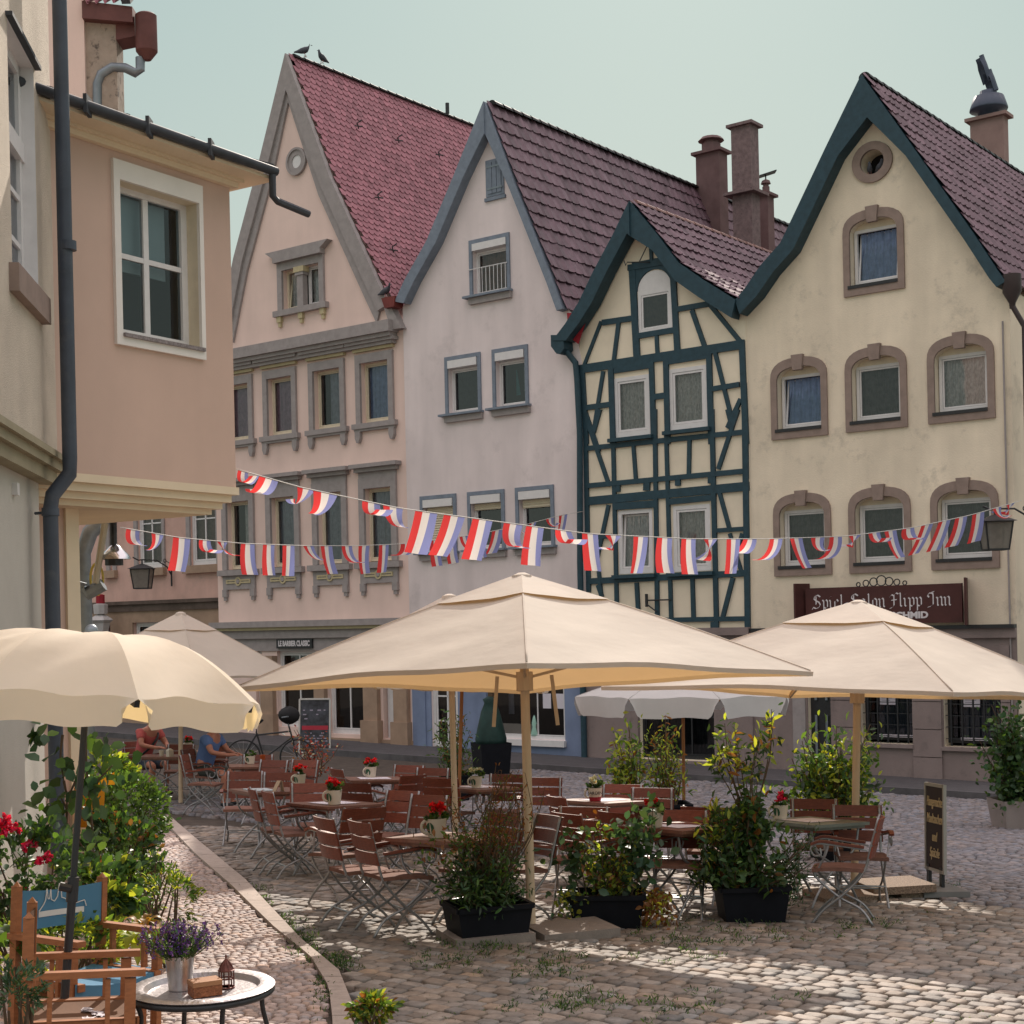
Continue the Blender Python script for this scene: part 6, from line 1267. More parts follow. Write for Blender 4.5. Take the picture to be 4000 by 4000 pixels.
for z_,r in ((.002,.034),(.04,.031),(.075,.034)): mb.tube([c+Vector((r*cos(a),r*sin(a),z_)) for a in np.linspace(0,2*pi,13)],.004,5)
mb.lathe([(.033,.078),(.02,.10),(.003,.125),(.006,.135),(.001,.145)],c,12); mb.lathe([(.001,.001),(.034,.001)],c,12); obj('lantern_body',mb,mat('rusty_copper',(.15,.055,.045),.55,var=.3,vs=40,metal=.4),t)
# ------------------------------------------------------------------ planted tubs and shrubs
m_tub=mat('black_plastic_tub',(.008,.009,.013),.6,var=.2,vs=8,spec=.15); m_soil=mat('dark_soil',(.03,.022,.016),.95,var=.3,vs=20)
def tub(t,base,w,d,h,rot,m=None,rim=True):
    M=Matrix.Rotation(rot,3,'Z'); b=Vector(base); mb=MB(); P=[]
    for z_,k in ((0,.86),(h,1.0)): P+=[b+M@Vector((sx*w/2*k,sy*d/2*k,z_)) for sx,sy in ((-1,-1),(1,-1),(1,1),(-1,1))]
    mb.add(P,[(3,2,1,0),(0,1,5,4),(1,2,6,5),(2,3,7,6),(3,0,4,7)])
    if rim:
        for i in range(4): mb.bar(P[4+i],P[4+(i+1)%4],.035,.035)
    obj('tub',mb,m or m_tub,t); mb=MB(); mb.add([b+M@Vector((sx*w/2*.96,sy*d/2*.96,h-.04)) for sx,sy in ((-1,-1),(1,-1),(1,1),(-1,1))],[(0,1,2,3)]); obj('soil',mb,m_soil,t)
def shrub(t,twigs,n,size,mats,wts=None,asp=.4,up=.3,stem=m_stem,r=.007,spread=.10,tipf=1.0):
    """twigs: (from, to) lines in the world; leaves gather along the outer part of each twig"""
    mb=MB(); cen=[]
    for a,b in twigs:
        a=Vector(a);b=Vector(b); stemtube(mb,a,b,r,.08)
        for _ in range(n):
            u=random.uniform(.25,1)**(1/tipf); q=a.lerp(b,u); cen.append(q+Vector((random.gauss(0,1),random.gauss(0,1),random.gauss(0,1)))*spread*.5)
    obj('stem',mb,stem,t); return leaves('foliage',t,np.array(cen),size,mats,up=up,asp=asp,weights=wts)
def fan(c,n,r,h,h0=0.0,low=.35):
    o=[]
    for i in range(n):
        a=random.uniform(0,2*pi); k=random.uniform(.15,1)**.6; o.append((Vector(c)+Vector((random.uniform(-.06,.06),random.uniform(-.06,.06),h0)),Vector(c)+Vector((cos(a)*r*k,sin(a)*r*k,h0+h*random.uniform(low,1)*(1-.35*k*k)))))
    return o
b=gp(1905,3672); t=thing('planter','black tub with a dense bush and bare twigs above, left of the centre pole','planter',b,'planters along the terrace edge'); tub(t,b,.58,.42,.27,.35)
shrub(t,fan(b,62,.37,.58,.22,.25),42,.062,[m_leafd,m_leaf],[.65,.35],asp=.32); mb=MB(); cc=[]
for i in range(46):
    a=random.uniform(-.5,pi*1.1); q=b+Vector((random.uniform(-.1,.15),0,.4)); e=b+Vector((.08+cos(a)*random.uniform(.05,.42),random.uniform(-.25,.25),random.uniform(.8,1.36))); stemtube(mb,q,e,.006,.16,4); cc+=[q.lerp(e,random.uniform(.4,1))+Vector((random.gauss(0,.02),random.gauss(0,.02),random.gauss(0,.02))) for _ in range(22)]
obj('twig',mb,m_stem,t); leaves('twig_leaf',t,np.array(cc),.035,[m_leafo,m_leaf],weights=[.65,.35],asp=.35)
cc=[b+Vector((random.gauss(-.22,.14),random.gauss(-.1,.1),random.uniform(.55,.85))) for _ in range(260)]; leaves('side_leaf',t,np.array(cc),.05,[m_leaf,m_leafo],weights=[.7,.3],asp=.45)
b=gp(2372,3612); t=thing('planter','black tub with a half dry plant trailing rusty leaves, right of the centre pole','planter',b,'planters along the terrace edge'); tub(t,b,.60,.40,.25,-.08)
shrub(t,fan(b,22,.26,.72,.2,.3),28,.055,[m_leaf,m_leafy,m_leafo],[.3,.42,.28],asp=.5); shrub(t,[(b+Vector((x,0,.2)),b+Vector((x*1.5+dx,random.uniform(-.1,.1),z_*.95))) for x,dx,z_ in ((-.2,-.05,.72),(-.15,.0,.8),(.0,.05,.78),(.12,.1,.95),(.15,.05,.85),(.18,.12,1.0),(.1,.2,.7))],60,.085,[m_blu,m_leafd],[.6,.4],asp=.75,spread=.13)
cc=[b+Vector((.28+random.gauss(.1,.07),random.gauss(-.1,.1),.27-abs(random.gauss(0,.13)))) for _ in range(420)]; leaves('trailing_leaf',t,np.array(cc),.05,[m_leafo,m_leafy],weights=[.7,.3],asp=.6,hang=.8); cc=[b+Vector((-.30+random.gauss(0,.05),random.gauss(-.1,.1),.30-abs(random.gauss(0,.12)))) for _ in range(150)]; leaves('trailing_leaf',t,np.array(cc),.05,[m_leafy,m_blu],asp=.8,hang=.6)
b=gp(2935,3590); t=thing('planter','black tub with a tall laurel of broad glossy leaves and orange young shoots','planter',b,'planters along the terrace edge'); tub(t,b,.56,.44,.28,.05)
tw=[(b+Vector((0,0,.25)),b+Vector((-.02,0,1.15)))]+[(b+Vector((-.02,0,.25+.5*random.random())),b+Vector((random.uniform(-.2,.2),random.uniform(-.2,.2),random.uniform(.6,1.15)))) for _ in range(22)]+fan(b+Vector((-.03,0,0)),26,.44,.5,.22,.2)
shrub(t,tw,34,.085,[m_leafd,m_leaf,m_leafo],[.66,.26,.08],asp=.5,r=.01); shrub(t,[(b+Vector((-.1,0,.3)),b+Vector((random.uniform(-.5,-.2),random.uniform(-.2,.1),random.uniform(.25,1.02)))) for _ in range(20)],36,.075,[m_leafd,m_leaf,m_leafy],[.5,.28,.22],asp=.4)
tw=[]
for x,z_ in ((-.26,1.42),(-.17,1.62),(-.20,1.5),(-.08,1.55),(-.28,1.3),(.12,1.5),(.2,1.74),(.24,1.62),(.05,1.4),(-.12,1.35),(-.34,.98),(-.4,.82),(-.27,.75),(-.3,.9)): tw.append((b+Vector((x*.25,0,min(.9,z_-.4))),b+Vector((x,random.uniform(-.15,.15),z_))))
shrub(t,tw,30,.085,[m_leafd,m_leafy,m_leafo],[.45,.4,.15],asp=.36,up=.7,spread=.09,tipf=2.2)
shrub(t,[(b+Vector((.15,-.05,.25)),b+Vector((.45+random.uniform(-.12,.12),random.uniform(-.2,.2),random.uniform(.1,.75)))) for _ in range(16)],40,.045,[m_leafd,m_blu],asp=.35)
def bigshrub(name,label,px,Y,pts,n,size,mats,wts,asp,cat='shrub',grp=None,pot=True):
    c=at(px,2500,Y); b=Vector((c.x,c.y,gz(c.x,c.y))); t=thing(name,label,cat,b,grp)
    if pot: tub(t,b,.5,.5,.4,.1)
    tw=[(b+Vector((random.uniform(-.1,.1),random.uniform(-.1,.1),.35)),at(x+random.uniform(-14,14),y,Y+random.uniform(-.25,.25))) for x,y in pts]
    shrub(t,tw,n,size,mats,wts,asp=asp,up=.45,r=.011,spread=.16,tipf=1.2); return t
P_=[(2440+random.uniform(-45,60),random.uniform(2830,3060)) for _ in range(16)]+[(2470,2815),(2410,2900),(2510,2890)]
bigshrub('potted_shrub','sunlit light green shrub behind red chairs, left of the thin wooden pole',2450,19.5,P_,34,.10,[m_leafy,m_leaf,m_leafo],[.5,.42,.08],.4)
P_=[(2600+random.uniform(-70,60),random.uniform(2840,3090)) for _ in range(20)]+[(2592,2795),(2590,2830)]
bigshrub('potted_shrub','sunlit shrub with orange tipped leaves right at the thin wooden pole',2600,19.8,P_,34,.085,[m_leafy,m_leaf,m_leafo],[.4,.4,.2],.3)
P_=[(3240+random.gauss(0,105),random.uniform(2880,3170)) for _ in range(44)]+[(3150,2880),(3200,2850),(3275,2840),(3390,2830),(3400,2880),(3150,2950),(3420,3060)]
bigshrub('potted_shrub','big bright green shrub behind the green grey table and the right pole',3240,17.2,P_,44,.10,[m_leaf,m_leafy,m_leafd],[.45,.32,.23],.45)
P_=[(1765+random.uniform(-60,70),random.uniform(2790,3030)) for _ in range(26)]
bigshrub('potted_shrub','slim dull green shrub between the white pole and the blue shop front',1765,25.0,P_,34,.09,[m_leaf,m_leafd,m_leafo],[.5,.4,.1],.3)
P_=[(1215+random.gauss(0,38),random.uniform(2830,3030)) for _ in range(16)]+[(1330,2905),(1270,3010),(1165,2850)]
bigshrub('red_leaved_shrub','sparse shrub with red leaves and glinting stems before the sandwich board',1225,25.5,P_,22,.06,[m_leafr,m_leafo,m_petw],[.6,.25,.15],.5,pot=False)
c=at(3985,3000,21.2); b=Vector((c.x,c.y,gz(c.x,c.y))); t=thing('ivy_planter','tall dark ivy column in a pale grey tub at the right edge','planter',b); tub(t,b,.75,.6,.40,.1,mat('pale_grey_tub',(.30,.255,.24),.85,var=.08,bump=.2),rim=False)
shrub(t,[(b+Vector((0,0,.4)),at(3960+random.gauss(0,58),y,21.2+random.uniform(-.3,.3))) for y in list(np.linspace(2740,2900,22))+list(np.linspace(2960,3110,24))],52,.095,[m_leafd,m_leaf],[.8,.2],asp=.7,r=.012,spread=.2)
# tree in a watering bag
c=at(1918,2900,30.6); b=Vector((c.x,c.y,gz(c.x,c.y))); t=thing('street_tree','slim tree trunk wrapped in a dark green watering bag in a black square tub','tree',b); tub(t,b,.66,.66,.62,.35,rim=False); mb=MB(); mb.lathe([(.31,.58),(.32,.7),(.25,1.0),(.19,1.25),(.12,1.42),(.15,1.50),(.05,1.56)],b,14); obj('watering_bag',mb,mat('dark_green_tarp',(.014,.04,.035),.6,var=.3,vs=5,bump=.5,bs=8),t,smooth=True); mb=MB(); mb.tube([b+Vector((0,0,.5)),b+Vector((.02,0,2.2))],.06,8); obj('trunk',mb,m_stem,t)
leaves('crown',t,cloud(b+Vector((.05,0,2.55)),(.45,.45,.35),500),.09,m_leafd)
# ------------------------------------------------------------------ planting bed on the left
def bush(name,label,px,py,Y,r,n,size,mats,w_=None,asp=.55,trunk=True,cat='shrub',fl=None,shell=.75):
    c=at(px,py,Y); b=Vector((c.x,c.y,gz(c.x,c.y))); t=thing(name,label,cat,b); pts=cloud(c,r,n,shell=shell); leaves('foliage',t,pts,size,mats,weights=w_,asp=asp,out=c)
    mb=MB()
    for _ in range(9): stemtube(mb,b+Vector((random.uniform(-.05,.05),random.uniform(-.05,.05),0)),c+Vector((random.uniform(-1,1)*r[0],random.uniform(-1,1)*r[1],random.uniform(-.3,.8)*r[2]))*.95,.012,.1)
    obj('stem',mb,m_stem,t); return t,c
bush('round_bush','dense round clipped bush on the left beside the footpath',478,3185,14.2,(.38,.36,.35),4000,.055,[m_leaf,m_leafd],[.75,.25],asp=.5)
bush('loose_shrub','bright leafy shrub just behind the round clipped bush',395,3020,14.9,(.28,.3,.17),800,.085,[m_leafy,m_leaf],[.45,.55],asp=.5)
bush('loose_shrub','low feathery shrub spilling onto the footpath below the round bush',590,3450,11.6,(.20,.25,.24),1100,.045,[m_leaf,m_leafd,m_leafy],[.55,.3,.15],asp=.3)
bush('loose_shrub','dark lower growth beneath the round bush',440,3370,12.6,(.34,.3,.38),1500,.075,[m_leafd,m_leaf,m_leafo],[.65,.25,.1],asp=.6)
bush('loose_shrub','broad leaved shrub behind the blue chair back',350,3490,9.6,(.30,.25,.20),700,.08,[m_leaf,m_leafd,m_leafy],[.5,.35,.15],asp=.6)
bush('loose_shrub','thin wiry shrub at the footpath edge above the armrest',640,3520,9.9,(.2,.2,.2),420,.05,[m_leaf,m_leafy],[.7,.3],asp=.35)
t,c=bush('rose_bush','dark leaved rose bush with crimson blooms at the left edge',95,3420,8.9,(.30,.3,.32),1300,.065,[m_leafd,m_leaf],[.7,.3],asp=.6)
for x,y,r in ((15,3235,.045),(62,3235,.035),(118,3305,.04),(150,3365,.028),(187,3348,.03),(20,3210,.04),(100,3480,.02)):
    q=at(x,y,8.7); mb=MB(); leaves('blossom',t,cloud(q,(r*.75,r*.75,r*.7),90,12,.3),r*.6,m_petp,asp=1.0,out=q)
    mb=MB(); stemtube(mb,q,c+Vector((random.uniform(-.1,.1),0,.05)),.006); obj('stem',mb,m_stemg,t)
c=at(240,3100,10.4); b=Vector((c.x,c.y,gz(c.x,c.y))); t=thing('climbing_plant','tall climber with big heart shaped leaves in front of the left downpipe','climber',b); mb=MB(); cc=[]
for x0,y0,x1,y1 in ((245,2870,250,3050),(250,3050,262,3170),(262,3170,235,3350),(335,2900,350,3130),(350,3130,365,3400),(300,3040,255,3130),(262,3160,235,3110),(360,3080,440,2990)):
    A,B=at(x0,y0,10.4),at(x1,y1,10.4); stemtube(mb,A,B,.01)
    cc+=[A.lerp(B,random.random())+Vector((random.gauss(0,.10),random.gauss(0,.09),random.gauss(0,.06))) for _ in range(13)]
cc+=[at(random.uniform(130,180),random.uniform(2830,2900),10.3) for _ in range(10)]+[at(random.uniform(335,430),random.uniform(2860,3120),10.5) for _ in range(26)]
obj('stem',mb,m_stem,t); leaves('foliage',t,np.array(cc),.11,[m_blu,m_leafd,m_leaf],asp=.85,hang=.9,weights=[.4,.4,.2],fold=.15)
def hosta(label,px,py,Y,n,L,mats,w_=None):
    c=gp(px,py) if Y is None else at(px,py,Y); b=Vector((c.x,c.y,gz(c.x,c.y))); t=thing('hosta',label,'plant',b); P=[]; mb=MB()
    for i in range(n):
        a=random.uniform(0,2*pi); e=random.uniform(.25,1.1); ln=L*random.uniform(.7,1.15); d_=Vector((cos(a),sin(a),0)); s_=Vector((-sin(a),cos(a),0)); r0=random.uniform(0,.05)
        def f_(u,v): 
            x=u*ln; z_=c.z-b.z-.12+x*sin(e)*1.2-x*x*2.6/L*.35; w__=.34*ln*sin(pi*min(1,u*.93+.07))**.8
            return b+d_*(r0+x*cos(e))+s_*(v-.5)*w__+Vector((0,0,z_+.25*w__*abs(v-.5)))
        mb.grid(f_,6,4)
    o=obj('foliage',mb,mats,t,smooth=True); col=np.repeat(rng.uniform(.7,1.25,n),35); colattr(o.data,np.stack([col,col,col],1)); return t
hosta('yellow green hosta with broad leaves behind the wooden armrests',545,3600,8.1,34,.24,[m_leafy]); hosta('hosta with big green leaves at the left edge behind the brown chair',20,3600,7.4,18,.26,[m_leaf]); hosta('small hosta with yellowing leaf by the footpath',560,3530,8.9,10,.16,[leafmat('ochre_leaf',(.30,.17,.03))])
bush('weedy_shrub','wispy dark herb in the lower left corner over the brown chair',60,3890,5.6,(.10,.12,.13),500,.032,[m_leafd,m_blu],asp=.3,shell=.2)
bush('weedy_shrub','small bright green shrub growing between the blue and brown chairs',215,3720,7.7,(.3,.2,.2),800,.06,[m_leaf,m_leafy],asp=.4)
c=at(350,3135,12.8); b=Vector((c.x,c.y,gz(c.x,c.y))); t=thing('yellow_sack','orange yellow sack with raised flap behind leaves left of the round bush','sack',Vector((c.x,c.y,b.z))); m_yel=mat('orange_yellow_cloth',(.62,.27,.015),.8,var=.1,trans=.25)
mb=MB(); mb.grid(lambda u,v:c+Vector((.13*cos(2*pi*u)*(1-.25*(1-v)**2),.09*sin(2*pi*u),-.20+.33*v)),14,6); mb.grid(lambda u,v:c+Vector((.125*cos(2*pi*u)*(1-v),.085*sin(2*pi*u)*(1-v),.13+.03*v)),14,2); obj('sack_body',mb,m_yel,t,smooth=True); mb=MB(); mb.grid(lambda u,v:c+Vector((-.02+.22*u,.06,.12+.13*u*(1-v)+.02*v)),5,3); obj('flap',mb,m_yel,t,smooth=True)
mb=MB(); 
for i,(x,y,w_) in enumerate(((330,3700,.2),(420,3660,.22),(300,3790,.2),(380,3740,.18))): q=gp(x,y); mb=MB(); mb.lathe([(.001,.16),(w_*.35,.15),(w_*.5,.08),(w_*.52,-.05)],q,7,0,Matrix.Rotation(i*.9,3,'Z')); tag(obj('edging_stone',mb,m_kerb),['pale rough edging stone behind the blue chair seat, hindmost','pale rough edging stone behind the blue chair seat, rightmost','pale rough edging stone nearest the brown chair','pale rough edging stone in the middle of the bed edge'][i],'stone','edging stones of the bed')
def weeds(name,polys,n,size,mats,wts=None,dens=14):
    cen=[]
    for (x0,y0,x1,y1,k) in polys:
        for _ in range(k):
            p=gp(random.gauss((x0+x1)/2,(x1-x0)/4),random.gauss((y0+y1)/2,(y1-y0)/4)); 
            cen+=[(p.x+random.gauss(0,.03),p.y+random.gauss(0,.03),gz(p.x,p.y)+random.uniform(-.01,.03)) for _ in range(dens)]
    o=leaves(name,None,np.array(cen),size,mats,up=1.4,asp=.25,weights=wts); o['kind']='stuff'; return o
weeds('grass',[(1100,3640,1250,3740,40),(1180,3730,1400,3800,46),(1100,3560,1160,3650,10),(1230,3800,1290,3990,20),(1500,3700,2100,3800,26),(2000,3700,2300,3860,26),(2300,3560,2900,3760,30),(2000,3880,2500,3990,34),(2600,3600,3200,3720,26),(3200,3600,3500,3640,14),(950,3440,1100,3560,12),(2100,3600,2350,3680,16),(3500,3440,3800,3520,12),(1700,3680,2000,3720,16),(2500,3880,3100,3990,14)],0,.032,[m_leafd,m_leaf],[.5,.5])
cen=[]; nn=0
while nn<1500:
    p=gp(random.uniform(1300,3900),random.uniform(3480,3990)); 
    if math.sin(p.x*2.1+1)+math.sin(p.y*1.7)+random.gauss(0,.6)>.6: cen+=[(p.x+random.gauss(0,.02),p.y+random.gauss(0,.012),gz(p.x,p.y)-.012) for _ in range(5)]
    nn+=1
o=leaves('moss_in_joints',None,np.array(cen),.02,[m_leafd,m_leaf],up=1.2,asp=.3); o['kind']='stuff'
bush('weed','small leafy weed with pale tips growing at the kerb end in front',1462,3935,7.75,(.125,.10,.06),700,.04,[m_leaf,m_leafy,m_leafo],[.5,.35,.15],asp=.5,shell=.2,cat='plant')
# ------------------------------------------------------------------ boards and bicycle
c=gp(3655,3490); f=Vector((.93,-.36,0)).normalized(); t=thing('menu_board','narrow grey framed board reading Hausgemachte Maultaschen und Spätzle','sign',(0,0,0)); 
mb=MB(); P=[(-.30,-.22,0),(.30,-.22,0),(.30,.22,0),(-.30,.22,0)]
mb.add([(x*k,y*k,z_) for z_,k in ((0,1),(.055,1),(.09,.55)) for x,y,_ in P],[(3,2,1,0)]+[(i,(i+1)%4,4+(i+1)%4,4+i) for i in range(4)]+[(4+i,4+(i+1)%4,8+(i+1)%4,8+i) for i in range(4)]+[(8,9,10,11)]); obj('foot',mb,mat('grey_recycled_foot',(.20,.195,.19),.8,var=.1),t)
for sx in (-.17,.17): mb=MB(); mb.box((sx,0,.16),(.06,.03,.2)); obj('spring_post',mb,m_black,t)
mb=MB(); w2,z0,z1=.24,.22,1.02
for a in ((-w2,0,(z0+z1)/2,.03,.03,z1-z0+.03),(w2,0,(z0+z1)/2,.03,.03,z1-z0+.03),(0,0,z0,2*w2,.03,.03),(0,0,z1,2*w2,.03,.03)): mb.box(a[:3],a[3:])
obj('board_frame',mb,mat('grey_alu_frame',(.42,.41,.39),.4,var=.05,metal=.4),t); mb=MB(); mb.box((0,0,(z0+z1)/2),(2*w2-.03,.012,z1-z0-.03)); obj('panel',mb,mat('dark_brown_panel',(.03,.018,.02),.6,var=.1),t)
for txt,z_ in (('Hausgemachte',.86),('Maultaschen',.70),('und',.53),('Spätzle',.38)): text_on(t,txt,0,0,.105,mat('yellowish_lettering',(.60,.50,.32),.6,var=.04),name='lettering',shear=.25,width=.40 if len(txt)>8 else (.13 if len(txt)<5 else .25),axes=(Vector((0,-.009,z_)),Vector((1,0,0)),Vector((0,0,1.25)),Vector((0,-1,0))))
place(t,c,(.997,.08,0)) 
b=gp(1230,2935); t=thing('sandwich_board','dark A-frame poster board with a red band in front of the barber shop','sign',(0,0,0))
for sg in (1,-1):
    mb=MB(); A=[Vector((x,-sg*.32,.0)) for x in (-.36,.36)]+[Vector((x,-sg*.02,1.25)) for x in (.36,-.36)]; up=Vector((0,sg*.3,1.25)).normalized(); nn_=Vector((0,-sg*1.25,.3)).normalized()
    for i in range(4): mb.bar(A[i],A[(i+1)%4],.04,.03,nn_)
    fr_=obj('board_frame',mb,mat('grey_alu_frame',(0,0,0)),t); mb=MB(); q=lambda x,k:Vector((x,-sg*(.32-.30*k),1.25*k)); mb.hexa([q(-.34,.14),q(.34,.14),q(.34,.14)-nn_*.01,q(-.34,.14)-nn_*.01,q(-.34,.98),q(.34,.98),q(.34,.98)-nn_*.01,q(-.34,.98)-nn_*.01]); obj('poster',mb,mat('dark_poster',(.035,.038,.048),.35,var=.9,vs=6),fr_)
    if sg==1:
        mb=MB(); mb.add([q(-.3,.42)+nn_*.004,q(.32,.42)+nn_*.004,q(.32,.50)+nn_*.004,q(-.3,.50)+nn_*.004],[(0,1,2,3)]); obj('red_band',mb,mat('red_print',(.35,.02,.04),.5),fr_)
        mb=MB(); rr=random.Random(5)
        for i in range(26): x=rr.uniform(-.28,.22); k=rr.choice((.2,.25,.3,.35,.62,.7,.78)); w_=rr.uniform(.03,.1); mb.add([q(x,k)+nn_*.004,q(x+w_,k)+nn_*.004,q(x+w_,k+.022)+nn_*.004,q(x,k+.022)+nn_*.004],[(0,1,2,3)])
        obj('poster_print',mb,mat('grey_print',(0,0,0)),fr_)
place(t,b,(-.1,1,0),.7)
b=gp(1055,3025); t=thing('bicycle','black bicycle with covered handlebar and a yellow mudguard behind the terrace chairs','bicycle',(0,0,0))
for y in (-.53,.53):
    mb=MB(); mb.tube([(0,y+.335*cos(a),.35+.335*sin(a)) for a in np.linspace(0,2*pi,31)],.018,6,cap=False); wh=obj('wheel',mb,m_black,t,smooth=True); mb=MB()
    for a in np.linspace(0,pi,9)[:-1]: mb.tube([(0,y+.32*cos(a),.35+.32*sin(a)),(0,y-.32*cos(a),.35-.32*sin(a))],.003,4)
    obj('spokes',mb,m_metal,wh)
mb=MB(); 
for a,b_ in (((0,-.53,.35),(0,-.12,.32)),((0,-.12,.32),(0,-.28,.85)),((0,-.53,.35),(0,-.27,.8)),((0,-.27,.78),(0,.38,.85)),((0,-.12,.32),(0,.40,.72)),((0,.36,.95),(0,.53,.35))): mb.tube([a,b_],.018,7)
obj('frame',mb,m_black,t); mb=MB(); mb.tube([(0,-.27,.84),(0,-.29,1.0)],.014,6); mb.lathe([(.02,-.09),(.07,-.06),(.125,.0),(.12,.03),(.02,.04)],(0,-.3,1.06),12,sx=.8,sy=1.3); obj('saddle',mb,m_black,t,smooth='auto')
mb=MB(); mb.tube([(0,.36,.93),(0,.34,1.12)],.016,6); mb.tube(spl([(-.3,.2,1.14),(-.2,.33,1.15),(0,.35,1.13),(.2,.33,1.15),(.3,.2,1.14)]),.014,6); obj('handlebar',mb,m_steel,t); mb=MB(); mb.grid(lambda u,v:Vector((.20*cos(2*pi*u)*sin(pi*v)*(1+.12*sin(9*u*pi)),.36+.22*sin(2*pi*u)*sin(pi*v),1.17-.17*cos(pi*v)*(1+.1*sin(13*u)))),14,8); obj('handlebar_cover',mb,mat('black_cloth',(.02,.02,.022),.9),t,smooth=True)
mb=MB(); mb.grid(lambda u,v:Vector((.035*(u-.5)*2,.53+.38*cos(1.1+1.0*v),.36+.38*sin(1.1+1.0*v))),2,8); obj('mudguard',mb,mat('yellow_plastic',(.55,.40,.02),.5),t)
place(t,b,(.96,.2,0))
# ------------------------------------------------------------------ bunting
m_fr=mat('red_flag_cloth',(.74,.06,.06),.8,var=.04,trans=.5); m_fw=mat('white_flag_cloth',(.80,.74,.70),.8,var=.04,trans=.5); m_fb=mat('blue_flag_cloth',(.27,.29,.56),.8,var=.04,trans=.5); m_cord=mat('white_cord',(.6,.58,.55),.7)
def bunting(label,keys,Y0,Y1,flags,fw,fh):
    xs_=[k[0] for k in keys]; ys_=[k[1] for k in keys]; xa,xb=xs_[0],xs_[-1]
    def P(x): t_=(x-xa)/(xb-xa); Y=1/((1-t_)/Y0+t_/Y1); return at(x,np.interp(x,xs_,ys_),Y)
    t=thing('bunting',label,'bunting',P(xa)); mb=MB(); mb.tube([P(x) for x in np.linspace(xa,xb,60)],.006,5); obj('cord',mb,m_cord,t,smooth=True)
    for i,(x,w_,st) in enumerate(flags):
        p=P(x); sc_=p.y/F; a=P(x-w_*.43); b=P(x+w_*.43); e=(b-a); wm=e.length; e.normalize(); n=e.cross(Vector((0,0,1))).normalized(); rr=random.Random(i*7+int(xa)); sh=(rr.uniform(-.6,-.3) if (1600<x<2150 and xa>900) or x>3600 else rr.uniform(-.18,.02)) if st!='c' else rr.uniform(-.5,.4)
        hm=fh*(1 if st in 'fs' else .72); tot={'f':rr.uniform(.05,.5),'s':1.9,'c':rr.uniform(1.4,2.9)}[st]; sg=rr.choice((-1,1)); th0=rr.uniform(-.1,.25)
        N_=10; path=[(0,0)]; 
        for k in range(N_):
            th=th0+tot*(k/N_)**1.3; path.append((path[-1][0]+sin(th)*hm/N_,path[-1][1]-cos(th)*hm/N_))
        tw_=rr.uniform(-1.7,1.7) if st=='c' else rr.uniform(-.15,.15); ph=rr.uniform(0,6)
        def fn(u,v):
            k=v*N_; k0=min(int(k),N_-1); f_=k-k0; dn=path[k0][0]*(1-f_)+path[k0+1][0]*f_; dz=path[k0][1]*(1-f_)+path[k0+1][1]*f_
            uu=(u-.5); ang=tw_*v; pin=1-.55*v*(st=='c')
            return a.lerp(b,.5)+e*(uu*wm*cos(ang)*pin+sh*abs(dz)*.85)+n*(sg*dn+uu*wm*sin(ang)+.02*v*sin(u*5+ph))+Vector((0,0,dz*(1+.12*uu*tw_)-.006))
        mb=MB(); mb.grid(fn,9,10,mif=lambda u,v:0 if u<.33 else (1 if u<.66 else 2)); obj('flag',mb,[m_fr,m_fw,m_fb],t,smooth=True,recalc=False)
FA=[(950,46,'c'),(1050,85,'c'),(1195,80,'c'),(1270,110,'c'),(1450,80,'c'),(1535,90,'c'),(1665,100,'f'),(1775,95,'f'),(1885,90,'f'),(2005,85,'s'),(2090,80,'f'),(2200,72,'c'),(2305,72,'f'),(2395,72,'c'),(2503,66,'f'),(2597,68,'f'),(2690,64,'f'),(2775,62,'c'),(2865,62,'f'),(2930,60,'c'),(3032,58,'s'),(3110,56,'f'),(3195,62,'c'),(3265,56,'s'),(3340,56,'c'),(3415,52,'c'),(3478,54,'f'),(3548,54,'c'),(3622,54,'f'),(3690,54,'f'),(3755,54,'f'),(3822,54,'f'),(3895,40,'c'),(3948,38,'c')]
bunting('string of red white and blue flags from the orange bay corner to the right lantern',[(922,1832),(1180,1905),(1560,1985),(2000,2045),(2300,2085),(2700,2105),(3000,2105),(3300,2095),(3560,2062),(3800,2010),(3990,1955)],15,26.5,FA,.3,.47)
FB=[(520,60,'c'),(615,55,'c'),(710,78,'f'),(800,50,'c'),(868,48,'c'),(968,62,'f'),(1050,52,'f'),(1127,54,'f'),(1205,48,'c'),(1275,52,'f'),(1355,48,'s'),(1422,50,'f'),(1500,44,'f'),(1590,58,'c'),(1700,46,'f'),(1765,44,'f'),(1812,40,'s'),(1880,44,'f'),(1942,46,'f'),(2082,32,'c'),(2148,36,'c'),(2200,38,'f')]
bunting('lower string of red white and blue flags from the heat lamp to the half-timbered house',[(470,2060),(700,2100),(950,2123),(1200,2132),(1400,2132),(1560,2125),(1700,2110),(1870,2085),(2050,2050),(2200,2010),(2278,1998)],20,33,FB,.3,.47)
